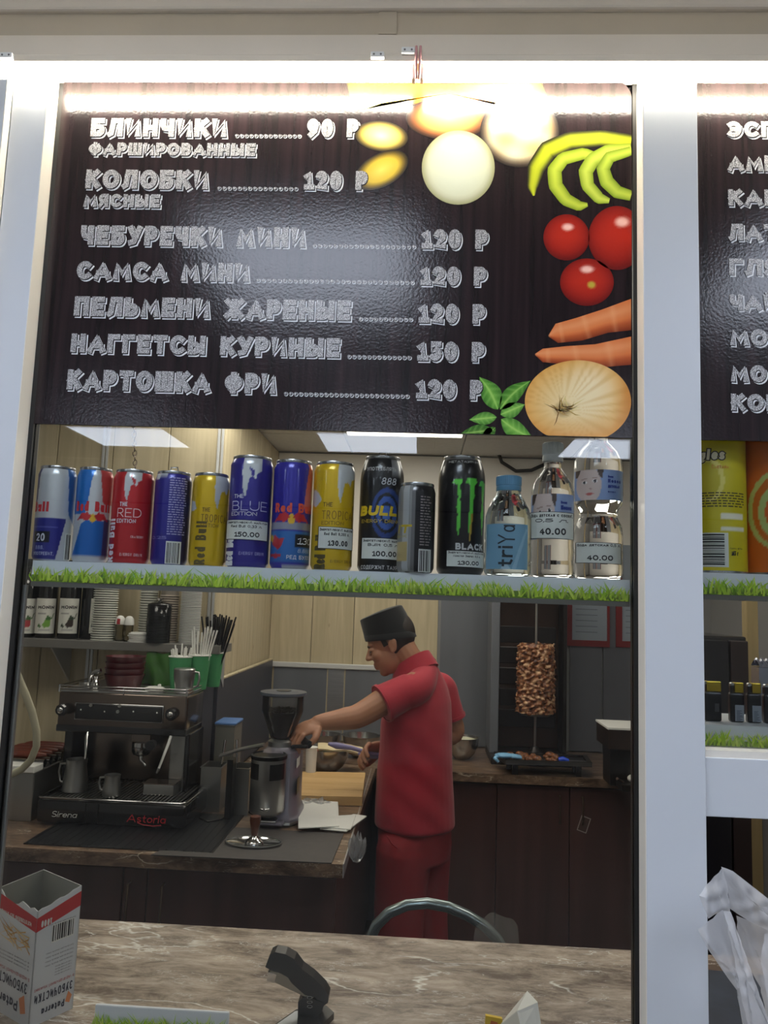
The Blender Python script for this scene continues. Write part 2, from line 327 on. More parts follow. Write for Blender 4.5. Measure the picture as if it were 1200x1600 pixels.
# ------------------------------------------------------------------ lettering (flat print), from a small stroke alphabet
def arc(cx, cy, rx, ry, a0, a1, n=10):
    return [(cx+rx*math.cos(math.radians(a0+(a1-a0)*k/n)), cy+ry*math.sin(math.radians(a0+(a1-a0)*k/n))) for k in range(n+1)]
def bowl(w, y0, y1, n=8): h = (y1-y0)/2; return [(0, y1), (w-h*0.8, y1)]+arc(w-h*0.8, y0+h, h*0.8, h, 90, -90, n)[1:]+[(0, y0)]
I_ = [(0, 0), (0, 1)]
G = {
 'А': (.86, [[(0, 0), (.43, 1), (.86, 0)], [(.15, .32), (.71, .32)]]), 'Б': (.62, [[(.58, 1), (0, 1), (0, 0)], bowl(.62, 0, .56)]),
 'В': (.62, [I_, bowl(.56, .52, 1), bowl(.62, 0, .52)]), 'Г': (.52, [[(0, 0), (0, 1), (.52, 1)]]),
 'Д': (.8, [[(.12, 0), (.25, 1), (.68, 1), (.68, 0)], [(0, -.18), (0, 0), (.8, 0), (.8, -.18)]]),
 'Е': (.54, [[(.54, 1), (0, 1), (0, 0), (.54, 0)], [(0, .5), (.46, .5)]]),
 'Ж': (1.0, [[(.5, 0), (.5, 1)], [(0, 1), (.5, .5), (0, 0)], [(1, 1), (.5, .5), (1, 0)]]),
 'З': (.6, [arc(.27, .76, .29, .24, 150, -90)+arc(.27, .26, .32, .26, 90, -150)]),
 'И': (.68, [[(0, 1), (0, 0), (.68, 1), (.68, 0)]]), 'Й': (.68, [[(0, 1), (0, 0), (.68, 1), (.68, 0)], arc(.34, 1.3, .16, .12, 180, 360, 6)]),
 'К': (.64, [I_, [(0, .42), (.6, 1)], [(.2, .62), (.64, 0)]]), 'Л': (.72, [[(0, 0), (.1, .06), (.22, 1), (.72, 1), (.72, 0)]]),
 'М': (.92, [[(0, 0), (.06, 1), (.46, .3), (.86, 1), (.92, 0)]]), 'Н': (.66, [I_, [(.66, 0), (.66, 1)], [(0, .5), (.66, .5)]]),
 'О': (.84, [arc(.42, .5, .42, .5, 0, 360, 20)]), 'П': (.68, [[(0, 0), (0, 1), (.68, 1), (.68, 0)]]), 'Р': (.58, [I_, bowl(.58, .4, 1)]),
 'С': (.74, [arc(.42, .5, .42, .5, 50, 310, 16)]), 'Т': (.66, [[(0, 1), (.66, 1)], [(.33, 1), (.33, 0)]]),
 'У': (.7, [[(0, 1), (.37, .36)], [(.7, 1), (.3, .06), (.08, 0)]]), 'Ф': (.9, [[(.45, -.05), (.45, 1.05)], arc(.45, .52, .45, .36, 0, 360, 18)]),
 'Х': (.7, [[(0, 0), (.7, 1)], [(0, 1), (.7, 0)]]), 'Ц': (.78, [[(0, 1), (0, 0), (.66, 0), (.66, 1)], [(.66, 0), (.8, 0), (.8, -.2)]]),
 'Ч': (.6, [[(0, 1), (0, .66), (.1, .46), (.3, .42), (.6, .46)], [(.6, 0), (.6, 1)]]), 'Ш': (.96, [[(0, 1), (0, 0), (.96, 0), (.96, 1)], [(.48, 0), (.48, 1)]]),
 'Щ': (1.06, [[(0, 1), (0, 0), (.94, 0), (.94, 1)], [(.47, 0), (.47, 1)], [(.94, 0), (1.08, 0), (1.08, -.2)]]),
 'Ь': (.58, [[(0, 1), (0, 0)], bowl(.58, 0, .56)]), 'Ъ': (.7, [[(0, 1), (.14, 1), (.14, 0)], [(x+.14, y) for x, y in bowl(.56, 0, .56)]]),
 'Ы': (.9, [[(0, 1), (0, 0)], bowl(.54, 0, .56), [(.86, 0), (.86, 1)]]),
 'Э': (.7, [arc(.28, .5, .42, .5, 130, -130, 16), [(.2, .5), (.7, .5)]]), 'Ю': (1.02, [I_, [(0, .5), (.28, .5)], arc(.64, .5, .38, .5, 0, 360, 18)]),
 'Я': (.58, [[(.58, 0), (.58, 1)], [(.58-x, y) for x, y in bowl(.58, .42, 1)], [(.3, .42), (0, 0)]]),
 '0': (.6, [arc(.3, .5, .3, .5, 0, 360, 20)]), '1': (.34, [[(0, .8), (.26, 1), (.26, 0)], [(.02, 0), (.5, 0)]]),
 '2': (.56, [arc(.28, .72, .28, .28, 160, -20, 8)+[(.5, .5), (0, 0), (.58, 0)]]), '3': (.56, [arc(.27, .76, .27, .24, 150, -90)+arc(.27, .26, .3, .26, 90, -150)]),
 '4': (.6, [[(.46, 0), (.46, 1), (0, .3), (.62, .3)]]), '5': (.56, [[(.52, 1), (.08, 1), (.04, .56)]+arc(.25, .31, .31, .31, 110, -140, 9)]),
 '6': (.58, [arc(.29, .31, .29, .31, 0, 360, 16), [(.02, .4), (.12, .75), (.44, 1)]]), '7': (.54, [[(0, 1), (.54, 1), (.2, 0)]]),
 '8': (.58, [arc(.29, .76, .24, .24, 0, 360, 14), arc(.29, .26, .29, .26, 0, 360, 14)]), '9': (.58, [arc(.29, .69, .29, .31, 0, 360, 16), [(.56, .6), (.46, .25), (.14, 0)]]),
 '.': (.06, [[(0, 0), (.06, 0)]]), ',': (.06, [[(.06, .05), (0, -.14)]]), '-': (.3, [[(0, .45), (.3, .45)]]), '%': (.6, [[(0, 0), (.6, 1)]]), '/': (.4, [[(0, 0), (.4, 1)]]), ' ': (.3, []),
 'D': (.7, [I_, bowl(.7, 0, 1)]), 'F': (.52, [[(0, 0), (0, 1), (.52, 1)], [(0, .52), (.44, .52)]]), 'G': (.78, [arc(.42, .5, .42, .5, 50, 350, 16)+[(.5, .44)]]),
 'I': (.04, [I_]), 'L': (.5, [[(0, 1), (0, 0), (.5, 0)]]), 'N': (.68, [[(0, 0), (0, 1), (.68, 0), (.68, 1)]]), 'R': (.6, [I_, bowl(.56, .45, 1), [(.28, .45), (.6, 0)]]),
 'S': (.56, [arc(.28, .75, .26, .25, 40, 270, 9)+arc(.28, .25, .28, .25, 90, -140, 9)]), 'U': (.66, [[(0, 1), (0, .33)]+arc(.33, .33, .33, .33, 180, 360, 8)+[(.66, 1)]]),
 'V': (.74, [[(0, 1), (.37, 0), (.74, 1)]]), 'W': (1.05, [[(0, 1), (.26, 0), (.52, .9), (.78, 0), (1.05, 1)]]), 'Y': (.7, [[(0, 1), (.35, .5), (.7, 1)], [(.35, .5), (.35, 0)]]), 'Z': (.6, [[(0, 1), (.6, 1), (0, 0), (.6, 0)]]),
 'a': (.46, [arc(.24, .31, .24, .31, 0, 360, 14), [(.48, .62), (.48, 0)]]), 'b': (.5, [I_, arc(.25, .31, .25, .31, 0, 360, 14)]), 'c': (.44, [arc(.26, .31, .26, .31, 50, 310, 12)]),
 'd': (.5, [[(.5, 0), (.5, 1)], arc(.25, .31, .25, .31, 0, 360, 14)]), 'e': (.48, [[(.02, .32), (.48, .32)]+arc(.25, .31, .25, .31, 0, 310, 14)]), 'f': (.3, [[(.12, 0), (.12, .8)]+arc(.3, .8, .18, .2, 180, 90, 5), [(0, .6), (.3, .6)]]),
 'g': (.48, [arc(.24, .31, .24, .31, 0, 360, 14), [(.48, .62), (.48, -.12)]+arc(.24, -.1, .24, .2, 0, -150, 7)]), 'h': (.44, [I_, [(0, .35)]+arc(.22, .4, .22, .22, 180, 0, 7)+[(.44, 0)]]),
 'i': (.04, [[(0, 0), (0, .62)], [(0, .86), (0, .92)]]), 'l': (.04, [I_]), 'm': (.76, [[(0, 0), (0, .62)], arc(.19, .42, .19, .2, 180, 0, 6)+[(.38, 0)], arc(.57, .42, .19, .2, 180, 0, 6)+[(.76, 0)]]),
 'n': (.42, [[(0, 0), (0, .62)], arc(.21, .4, .21, .22, 180, 0, 7)+[(.42, 0)]]), 'o': (.5, [arc(.25, .31, .25, .31, 0, 360, 14)]), 'p': (.5, [[(0, .62), (0, -.3)], arc(.25, .31, .25, .31, 0, 360, 14)]),
 'r': (.28, [[(0, 0), (0, .62)], arc(.24, .36, .24, .26, 180, 70, 5)]), 's': (.38, [arc(.19, .46, .18, .16, 40, 270, 7)+arc(.19, .15, .19, .15, 90, -140, 7)]), 't': (.3, [[(.13, .9), (.13, .1), (.3, 0)], [(0, .62), (.3, .62)]]),
 'u': (.44, [[(0, .62), (0, .22)]+arc(.22, .22, .22, .22, 180, 360, 7)+[(.44, .62)], [(.44, .3), (.44, 0)]]), 'v': (.46, [[(0, .62), (.23, 0), (.46, .62)]]), 'x': (.44, [[(0, 0), (.44, .62)], [(0, .62), (.44, 0)]]), 'y': (.48, [[(0, .62), (.24, .02)], [(.48, .62), (.12, -.3)]]),
}
for a_, b_ in zip('ABEKMHOPCTXЁ', 'АВЕКМНОРСТХЕ'): G[a_] = G[b_]
def glyph(ch):
    if ch in G: return G[ch]
    u = ch.upper()
    if u in G: w_, st = G[u]; return (w_*0.78, [[(x*0.78, y*0.68) for x, y in p] for p in st])
    return G[' ']
def text(mb, body, W, H, fn, sw=0.14, grow=0.0, col=None, slant=0.0, gap=None, only=None, maxlen=None):
    """lay body into a W x H rectangle of capitals; fn(u, v) -> 3D; sw: stroke width as a share of H; grow: extra stroke width in metres"""
    t = sw*H; ch = H-t; gp = (0.16 if gap is None else gap)*ch
    tot = sum(glyph(c)[0] for c in body)*ch; n = len(body)
    k = (W-n*t-(n-1)*gp)/tot
    if k < 0.35: k = 0.35; gp = 0
    x = t/2; hw = (t+grow)/2
    for ic, c in enumerate(body):
        w_, st = glyph(c); lf = 0.0
        for pl in st if only is None or ic in only else ():
            p = [(x+q[0]*ch*k+slant*q[1]*ch, t/2+q[1]*ch) for q in pl]
            closed = len(p) > 3 and abs(p[0][0]-p[-1][0])+abs(p[0][1]-p[-1][1]) < 1e-6
            q2 = [p[0]]
            for q in p[1:] if maxlen else ():
                L = math.hypot(q[0]-q2[-1][0], q[1]-q2[-1][1]); ns = int(L/maxlen)+1; o2 = q2[-1]
                q2 += [(o2[0]+(q[0]-o2[0])*i/ns, o2[1]+(q[1]-o2[1])*i/ns) for i in range(1, ns+1)]
            if maxlen: p = q2
            m = len(p)-1 if closed else len(p)
            if not closed:   # square ends, half a stroke long
                for e, f_ in ((0, 1), (-1, -2)):
                    dx, dy = p[e][0]-p[f_][0], p[e][1]-p[f_][1]; L = math.hypot(dx, dy) or 1; p[e] = (p[e][0]+dx/L*hw*0.96, p[e][1]+dy/L*hw*0.96)
            A, B = [], []
            for i in range(m):
                a = p[i-1] if (i or closed) else None
                if closed and i == 0: a = p[m-1]
                b = p[(i+1) % m] if (i < m-1 or closed) else None
                ds = []
                for (q0, q1) in ((a, p[i]), (p[i], b)):
                    if q0 is not None and q1 is not None:
                        L = math.hypot(q1[0]-q0[0], q1[1]-q0[1]) or 1; ds.append(((q1[0]-q0[0])/L, (q1[1]-q0[1])/L))
                nx = -sum(d[1] for d in ds)/len(ds); ny = sum(d[0] for d in ds)/len(ds); L2 = nx*nx+ny*ny
                s_ = min(1/max(L2, 1e-3), 2.2) ; A.append((p[i][0]+nx*hw*s_, p[i][1]+ny*hw*s_)); B.append((p[i][0]-nx*hw*s_, p[i][1]-ny*hw*s_))
            lf += 4e-5; v = [fn(q[0], q[1], lf) for q in A]+[fn(q[0], q[1], lf) for q in B]
            f = [(i, (i+1) % m, m+(i+1) % m, m+i) for i in range(m if closed else m-1)]
            mb.add(v, f, col)
        x += w_*ch*k+t+gp
def plane_fn(o, ux, uy):
    o, ux, uy = Vector(o), Vector(ux), Vector(uy); n = ux.cross(uy).normalized()
    return lambda u, v, w=0: tuple(o+ux*u+uy*v+n*w)
def cyl_fn(c, r, a0, z0):
    """front of an upright cylinder; angle a (radians) from the camera side, + to the right"""
    return lambda u, v, w=0: (c[0]+(r+w)*math.sin(a0+u/r), c[1]-(r+w)*math.cos(a0+u/r), z0+v)

# ================================================================== THE HALL (behind the photographer)
HZ = 2.60
LEDM = EMIT('led_light', (255, 246, 226), LED_POWER)
HALLM = EMIT('hall_lamp_light', (226, 236, 255), HALL_LAMP)
SHOPM = EMIT('shop_fill_lamp_light', (255, 246, 232), SHOP_FILL_LAMP)
m_white = M('white_paint', (222, 222, 220), 0.6, noise=(3, 0.04))
m_hallwall = M('hall_wall_paint', (196, 194, 190), 0.7, noise=(2, 0.08))
m_hallfloor = M('hall_floor_tile', (150, 146, 140), 0.4, noise=(4, 0.12))
m_tile = M('ceiling_tile_face', (205, 204, 200), 0.9, noise=(40, 0.06), bump=(120, 0.2))
m_grid = M('ceiling_grid_metal', (170, 170, 168), 0.5)
struct('floor', MB().box(-4, -7, -0.05, 4, 0.0, 0), m_hallfloor)
hc = struct('ceiling', MB().box(-4, -7, HZ+0.012, 4, -0.06, HZ+0.06), m_grid)
LX = (-3.26, -1.80, -0.33, 1.13, 2.60); LY = (-3.48, -1.05)
tile0 = None
for i in range(13):
    for j in range(11):
        x, y = -3.87+i*0.61, -6.75+j*0.61
        if y > -0.4: continue
        if any(abs(x+0.3-lx) < 0.56 and abs(y+0.3-ly) < 0.56 for lx in LX for ly in LY): continue
        if tile0 is None:
            tile0 = obj('ceiling_tile', MB().box(0.004, 0.004, 0, 0.602, 0.602, 0.010), m_tile, hc, world=False); t = tile0
        else:
            t = tile0.copy(); COL.objects.link(t)
        t.location = Vector((x, y, HZ))-hc.location
lamp0 = None
for ly in LY:
    for k, lx in enumerate(LX):
        lab = 'square hall ceiling lamp, %s, %s' % (
            {-3.48: 'row farther from the kiosk', -1.05: 'row nearest the kiosk'}[ly],
            ('at the far left', 'second from the left', 'third from the left', 'fourth from the left', 'at the far right')[k])
        if lamp0 is None:
            lamp0 = thing('ceiling_lamp', lab, 'ceiling lamp', (lx, ly, HZ-0.010), 'hall ceiling lamps')
            fr = MB()
            for a in (-1, 1):
                fr.box(a*0.30, -0.30, 0, a*0.285, 0.30, 0.018); fr.box(-0.285, a*0.30, 0, 0.285, a*0.285, 0.018)
            obj('frame', fr, m_white, lamp0, world=False)
            obj('diffuser', MB().box(-0.285, -0.285, 0.004, 0.285, 0.285, 0.010), HALLM, lamp0, world=False)
        else: dup(lamp0, (lx, ly, HZ-0.010), lab)
struct('wall_back', MB().box(-4, -7.1, 0, 4, -7.0, HZ), m_hallwall)
struct('wall_left', MB().box(-4.1, -7, 0, -4.0, 0, HZ), m_hallwall)
struct('wall_right', MB().box(4.0, -7, 0, 4.1, 0, HZ), m_hallwall)

# ================================================================== THE KIOSK FRONT
ZB, ZT = 1.887, 2.425               # bottom and top edge of the menu boards
XL, XR = -0.566, 0.291              # the big pane
m_col = M('white_powder_coat', (204, 208, 213), 0.32, noise=(1.5, 0.02))
m_cream = M('cream_edge', (232, 226, 214), 0.4)
m_black = M('black_rubber', (14, 14, 15), 0.5)
m_head = M('taupe_header_paint', (228, 217, 200), 0.55, noise=(5, 0.05))
m_head2 = M('taupe_header_dark', (192, 179, 157), 0.55, noise=(5, 0.06))
m_plastic = M('white_plastic', (230, 230, 228), 0.35)
# header: stepped fascia above the lamps
struct('trim_1', MB().box(-1.5, -0.052, 2.4185, 1.5, 0.0, 2.430, 0.002), m_head)
struct('trim_2', MB().box(-1.5, -0.048, 2.430, 1.5, 0.0, 2.463), m_head)
struct('trim_3', MB().box(-1.5, -0.045, 2.463, 1.5, 0.0, 2.500), m_head2)
struct('trim_4', MB().box(-1.5, -0.054, 2.500, 1.5, 0.0, 2.59, 0.004), m_head)
struct('trim_5', MB().box(P(592, 30, 1.02).x, -0.0485, 2.464, P(620, 30, 1.02).x, -0.045, 2.499), m_head2)
struct('trim_6', MB().box(-1.5, -0.012, 2.4255, 1.5, -0.0075, 2.4300), m_col)          # white rail behind the tubes
# columns
def column(name, x0, x1, yf, z0=0.0, z1=2.42, mat=None):
    return struct(name, MB().box(x0, yf, z0, x1, 0.03, z1, 0.0012), mat or m_col)
c1 = column('trim_7', 0.2975, 0.3735, -0.0335, z1=2.418)
c2 = column('trim_8', -0.6265, -0.5735, -0.0335, z1=2.418)
c3 = column('trim_9', -0.80, -0.6285, -0.048, z1=2.394)
obj('edge_strip', MB().box(0.2967, -0.0340, 0, 0.2976, 0.005, 2.40), m_cream, c1)
obj('edge_strip', MB().box(-0.5736, -0.0340, 0, -0.5727, 0.005, 2.40), m_cream, c2)
obj('edge_strip', MB().box(-0.6286, -0.0485, 0, -0.6274, -0.033, 2.394), m_cream, c3)
gk = MB(); gk.box(XL-0.0067, -0.004, 0.2, XL, 0.014, ZT); gk.box(XR, -0.004, 0.2, XR+0.0057, 0.014, ZT); gk.box(XL, 0.007, ZT-0.003, XR, 0.014, ZT+0.004)
struct('trim_10', gk, m_black)
m_glass = THIN('window_glass', (251, 253, 252), 1.40)
win1 = struct('window_1', MB().box(XL, 0.0, 0.9, XR, 0.005, ZT), m_glass)
struct('trim_11', MB().box(XL+0.001, 0.005, 0.95, XL+0.006, 0.010, 1.655), M('aluminium_edge', (170, 172, 175), 0.35, 0.8))
win2 = struct('window_2', MB().box(0.3765, 0.0, 1.455, 1.0, 0.005, ZT), m_glass)
gk2 = MB(); gk2.box(0.3735, -0.003, 1.36, 0.3765, 0.02, ZT); struct('trim_12', gk2, m_black)
# right bay: rail below the lighter shelf
za, zb = P(1150, 1174, 1.05).z, P(1150, 1276, 1.05).z
struct('trim_13', MB().box(0.3745, -0.026, zb, 1.0, 0.03, za-0.008, 0.001), m_col)
struct('trim_14', MB().box(0.3745, -0.024, za-0.008, 1.0, 0.03, za+0.001), m_cream)

struct('wall_front_left', MB().box(-4, -0.030, 0, -0.80, 0.03, 2.59), m_col)
struct('wall_front_right', MB().box(1.0, -0.026, 0, 4, 0.03, 2.59), m_col)
# LED tubes under the header
xs = P(653, 113, 1.03).x
for k, (xa, xb, lab) in enumerate(((-1.45, xs-0.004, 'glowing LED tube above the menu board, left of the pink cable'), (xs+0.004, 1.45, 'glowing LED tube under the header, right of the pink cable'))):
    t = thing('led_tube', lab, 'lamp', ((xa+xb)/2, -0.040, 2.3965), 'LED tubes under the header')
    obj('diffuser', MB().box(xa+0.004, -0.0465, 2.3965, xb-0.004, -0.0345, 2.4175, 0.005), LEDM, t)
    obj('end_cap', MB().box(xa if k else xb-0.004, -0.0467, 2.3963, xa+0.004 if k else xb, -0.0343, 2.4177), m_plastic, t)
cb = MB()
for dx in (-0.003, 0.003):
    cb.tube([(xs+dx, -0.0545, 2.440), (xs+dx, -0.0545, 2.426), (xs+dx*0.8, -0.052, 2.410), (xs+dx*0.6, -0.049, 2.394)], 0.0018, 8)
obj('lamp_cable', cb, M('pink_cable', (205, 150, 150), 0.4), None, 60, label='short pink cable pair joining the two LED tubes', cat='cable')
for px, py, lab in ((590, 89, 'white lamp clip on the header left of the pink cable'), (12, 90, 'white lamp clip on the header at the left picture edge'), (638, 82, 'white lamp clip touching the pink cable')):
    p = P(px, py, 1.018)
    t = thing('lamp_clip', lab, 'clip', (p.x, -0.054, p.z-0.005), 'lamp clips on the header')
    obj('body', MB().box(p.x-0.0095, -0.058, p.z-0.0045, p.x+0.0095, -0.0480, p.z+0.0045, 0.001), m_plastic, t)
    s = MB(); s.cyl((p.x-0.005, -0.0585, p.z), (p.x-0.005, -0.0575, p.z), 0.0015, 8); s.cyl((p.x+0.005, -0.0585, p.z), (p.x+0.005, -0.0575, p.z), 0.0015, 8)
    obj('screw', s, M('screw_steel', (120, 120, 120), 0.4, 0.8), t)

# ================================================================== MENU BOARDS
def boardmat():
    m, nt, b = newmat('menu_board_print'); MATS['menu_board_print'] = m
    tc = nt.nodes.new('ShaderNodeTexCoord'); mp = nt.nodes.new('ShaderNodeMapping'); mp.inputs['Scale'].default_value = (60, 1, 2)
    nt.links.new(tc.outputs['Object'], mp.inputs[0])
    n = nt.nodes.new('ShaderNodeTexNoise'); n.inputs['Scale'].default_value = 1.6; n.inputs['Detail'].default_value = 6
    nt.links.new(mp.outputs[0], n.inputs['Vector'])
    r = nt.nodes.new('ShaderNodeValToRGB'); r.color_ramp.elements[0].position = 0.3; r.color_ramp.elements[1].position = 0.75
    r.color_ramp.elements[0].color = (*lin((22, 18, 20)), 1); r.color_ramp.elements[1].color = (*lin((46, 33, 36)), 1)
    nt.links.new(n.outputs[0], r.inputs[0]); nt.links.new(r.outputs[0], b.inputs['Base Color'])
    b.inputs['Roughness'].default_value = 0.17; b.inputs['Specular IOR Level'].default_value = 0.35
    n2 = nt.nodes.new('ShaderNodeTexNoise'); n2.inputs['Scale'].default_value = 260
    nt.links.new(tc.outputs['Object'], n2.inputs['Vector'])
    bp = nt.nodes.new('ShaderNodeBump'); bp.inputs['Strength'].default_value = 0.10; bp.inputs['Distance'].default_value = 0.002
    nt.links.new(n2.outputs[0], bp.inputs['Height']); nt.links.new(bp.outputs[0], b.inputs['Normal'])
    return m
m_board = boardmat()
def halftone():
    m, nt, b = newmat('chalk_lettering'); MATS['chalk_lettering'] = m
    tc = nt.nodes.new('ShaderNodeTexCoord')
    v = nt.nodes.new('ShaderNodeTexVoronoi'); v.inputs['Scale'].default_value = 620; nt.links.new(tc.outputs['Object'], v.inputs['Vector'])
    r = nt.nodes.new('ShaderNodeValToRGB'); r.color_ramp.elements[0].position = 0.15; r.color_ramp.elements[1].position = 0.55
    r.color_ramp.elements[0].color = (*lin((226, 226, 226)), 1); r.color_ramp.elements[1].color = (*lin((120, 118, 120)), 1)
    nt.links.new(v.outputs['Distance'], r.inputs[0]); nt.links.new(r.outputs[0], b.inputs['Base Color']); b.inputs['Roughness'].default_value = 0.35
    return m
m_letter = halftone()
m_shadow = M('white_outline_print', (226, 226, 228), 0.35)
m_gap = M('board_gap_print', (24, 20, 22), 0.2)
m_print = VM('food_photo_print', 0.22)
YF = -0.006
def board(name, label, x0, x1):
    t = thing(name, label, 'menu board', ((x0+x1)/2, -0.003, ZB))
    pts = [(x0, ZB), (x1, ZB)]
    R = 0.028
    for k in range(9):
        a = PI/2*k/8; pts.append((x1-R+R*math.cos(a), ZT-0.002-R+R*math.sin(a)))
    pts.append((x0, ZT-0.002))
    obj('panel', MB().prism(pts, (0, YF, 0), (1, 0, 0), (0, 0, 1), (0, 0.005, 0)), m_board, t)
    return t
b1 = board('menu_board', 'dark menu board of hot snacks with prices and printed vegetables', XL+0.001, XR-0.002)
b2 = board('menu_board', 'dark menu board of coffee drinks right of the white column', 0.3775, 1.0)
def bx(px, py): q = P(px, py, CAM_D+YF); return q.x, q.z
def letters(bd, items, lab=None):
    """items: (body, x0, x1, ytop, ybot) in the frame; printed as filled letter, gap and offset outline"""
    for body, x0, x1, yt, yb in items:
        a, g, s = MB(), MB(), MB()
        X0, Z0 = bx(x0, yb); X1, _ = bx(x1, yb); _, Z1 = bx(x0, yt); Wd, H = X1-X0, Z1-Z0
        if set(body) == {'.'}:
            n = len(body)
            for k in range(n):
                cx = X0+Wd*(k+0.5)/n; r = 0.0031
                for mbx, rr, ox, yy in ((s, r, 0.0011, YF-0.0002), (g, r*0.86, 0.0006, YF-0.0004), (a, r*0.72, 0, YF-0.0006)):
                    mbx.add([(cx+ox+rr*math.cos(q*PI/5), yy, Z0+r-ox+rr*math.sin(q*PI/5)) for q in range(10)], [tuple(range(10))])
            o = obj('leader_dots', a, m_letter, bd, kind='stuff'); obj('dot_outline', s, m_shadow, o, kind='stuff'); obj('dot_gap', g, m_gap, o, kind='stuff')
            continue
        sw = 0.29; k0 = 0
        for word in body.split(' '):
            on = set(range(k0, k0+len(word))); k0 += len(word)+1; a, g, s = MB(), MB(), MB()
            text(a, body, Wd-0.003, H-0.002, plane_fn((X0, YF-0.0010, Z0+0.002), (1, 0, 0), (0, 0, 1)), sw, -0.0002, only=on)
            text(g, body, Wd-0.003, H-0.002, plane_fn((X0+0.0006, YF-0.0006, Z0+0.0014), (1, 0, 0), (0, 0, 1)), sw, 0.0010, only=on)
            text(s, body, Wd-0.003, H-0.002, plane_fn((X0+0.0022, YF-0.0002, Z0-0.0003), (1, 0, 0), (0, 0, 1)), sw, 0.0010, only=on)
            o = obj('price' if body[0].isdigit() else 'dish_name', a, m_letter, bd); obj('letter_outline', s, m_shadow, o); obj('letter_gap', g, m_gap, o)
D_ = '.'
letters(b1, [('БЛИНЧИКИ', 141, 357, 185, 216), (D_*14, 366, 471, 206, 215), ('90 Р', 479, 563, 186, 217)])
letters(b1, [('ФАРШИРОВАННЫЕ', 138, 402, 223, 245)])
letters(b1, [('КОЛОБКИ', 133, 328, 265, 297), (D_*16, 338, 466, 290, 297), ('120 Р', 474, 577, 267, 299)])
letters(b1, [('МЯСНЫЕ', 130, 253, 303, 326)])
letters(b1, [('ЧЕБУРЕЧКИ МИНИ', 125, 480, 352, 385), (D_*20, 487, 650, 380, 387), ('120 Р', 658, 765, 358, 391)])
letters(b1, [('САМСА МИНИ', 119, 392, 408, 439), (D_*30, 399, 648, 434, 441), ('120 Р', 656, 763, 416, 448)])
letters(b1, [('ПЕЛЬМЕНИ ЖАРЕНЫЕ', 115, 551, 463, 496), (D_*11, 559, 645, 494, 501), ('120 Р', 653, 761, 474, 507)])
letters(b1, [('НАГГЕТСЫ КУРИНЫЕ', 110, 534, 521, 553), (D_*13, 541, 643, 553, 560), ('150 Р', 651, 760, 533, 566)])
letters(b1, [('КАРТОШКА ФРИ', 104, 434, 577, 611), (D_*25, 442, 640, 611, 618), ('120 Р', 649, 757, 592, 625)])
for body, yt, yb, x1 in (('ЭСПРЕССО', 190, 217, 1345), ('АМЕРИКАНО', 243, 270, 1368), ('КАПУЧИНО', 296, 324, 1358), ('ЛАТТЕ', 350, 378, 1265), ('ГЛЯСЕ', 404, 432, 1276),
                         ('ЧАЙ', 460, 487, 1218), ('МОККО', 514, 542, 1284), ('МОЛОЧНЫЙ', 570, 599, 1362), ('КОКТЕЙЛЬ', 615, 644, 1350)):
    x0 = 1136+(yt-190)*0.014
    letters(b2, [(body, x0, x1, yt, yb)])

# printed vegetables: flat patches with the colours of the printed photograph
BXR = XR-0.0025
def flat(px, py, lift):
    x, z = bx(px, py); return (min(x, BXR), YF-lift, min(max(z, ZB+0.0005), ZT-0.004))
def lerp(a, b, t): t = max(0, min(1, t)); return tuple(a[i]+(b[i]-a[i])*t for i in range(3))
def patch(name, outline, colfn, lift, levels=9, centre=None):
    n = len(outline); cx, cy = centre or (sum(p[0] for p in outline)/n, sum(p[1] for p in outline)/n)
    mb = MB(); v = [flat(cx, cy, lift)]; c = [lin(colfn(cx, cy, 0, 0))]; f = []
    for l in range(1, levels+1):
        t = l/levels
        for k, p in enumerate(outline):
            x, y = cx+(p[0]-cx)*t, cy+(p[1]-cy)*t
            v.append(flat(x, y, lift)); c.append(lin(colfn(x, y, t, k/n)))
    for k in range(n): f.append((0, 1+k, 1+(k+1) % n))
    for l in range(levels-1):
        for k in range(n): f.append((1+l*n+k, 1+l*n+(k+1) % n, 1+(l+1)*n+(k+1) % n, 1+(l+1)*n+k))
    mb.add(v, f, c); return obj(name, mb, m_print, b1)
def oval(cx, cy, rx, ry, n=48, rot=0, wob=0):
    return [(cx+rx*math.cos(a)*math.cos(rot)-ry*math.sin(a)*math.sin(rot)+wob*math.sin(3*a), cy+rx*math.cos(a)*math.sin(rot)+ry*math.sin(a)*math.cos(rot)) for a in [2*PI*k/n for k in range(n)]]
BK = (26, 21, 23)
def hi(x, y, hx, hy, rx, ry): return max(0, 1-((x-hx)/rx)**2-((y-hy)/ry)**2)
def tomato(cx, cy, rx, ry, hx, hy, stem=None):
    def fn(x, y, t, a):
        c = lerp((186, 40, 24), (104, 12, 10), (t**3)*0.75+0.35*max(0, (y-cy)/ry))
        c = lerp(c, (255, 205, 190), hi(x, y, hx, hy, rx*0.32, ry*0.2)*1.2)
        if stem: c = lerp(c, (190, 170, 60), hi(x, y, stem[0], stem[1], 8, 7)*1.3)
        return c
    patch('printed_tomato', oval(cx, cy, rx, ry, 56), fn, 0.0003, 14)
tomato(964, 372, 45, 50, 972, 347); tomato(885, 371, 36, 36, 887, 355); tomato(917, 441, 42, 37, 917, 421, (924, 445))
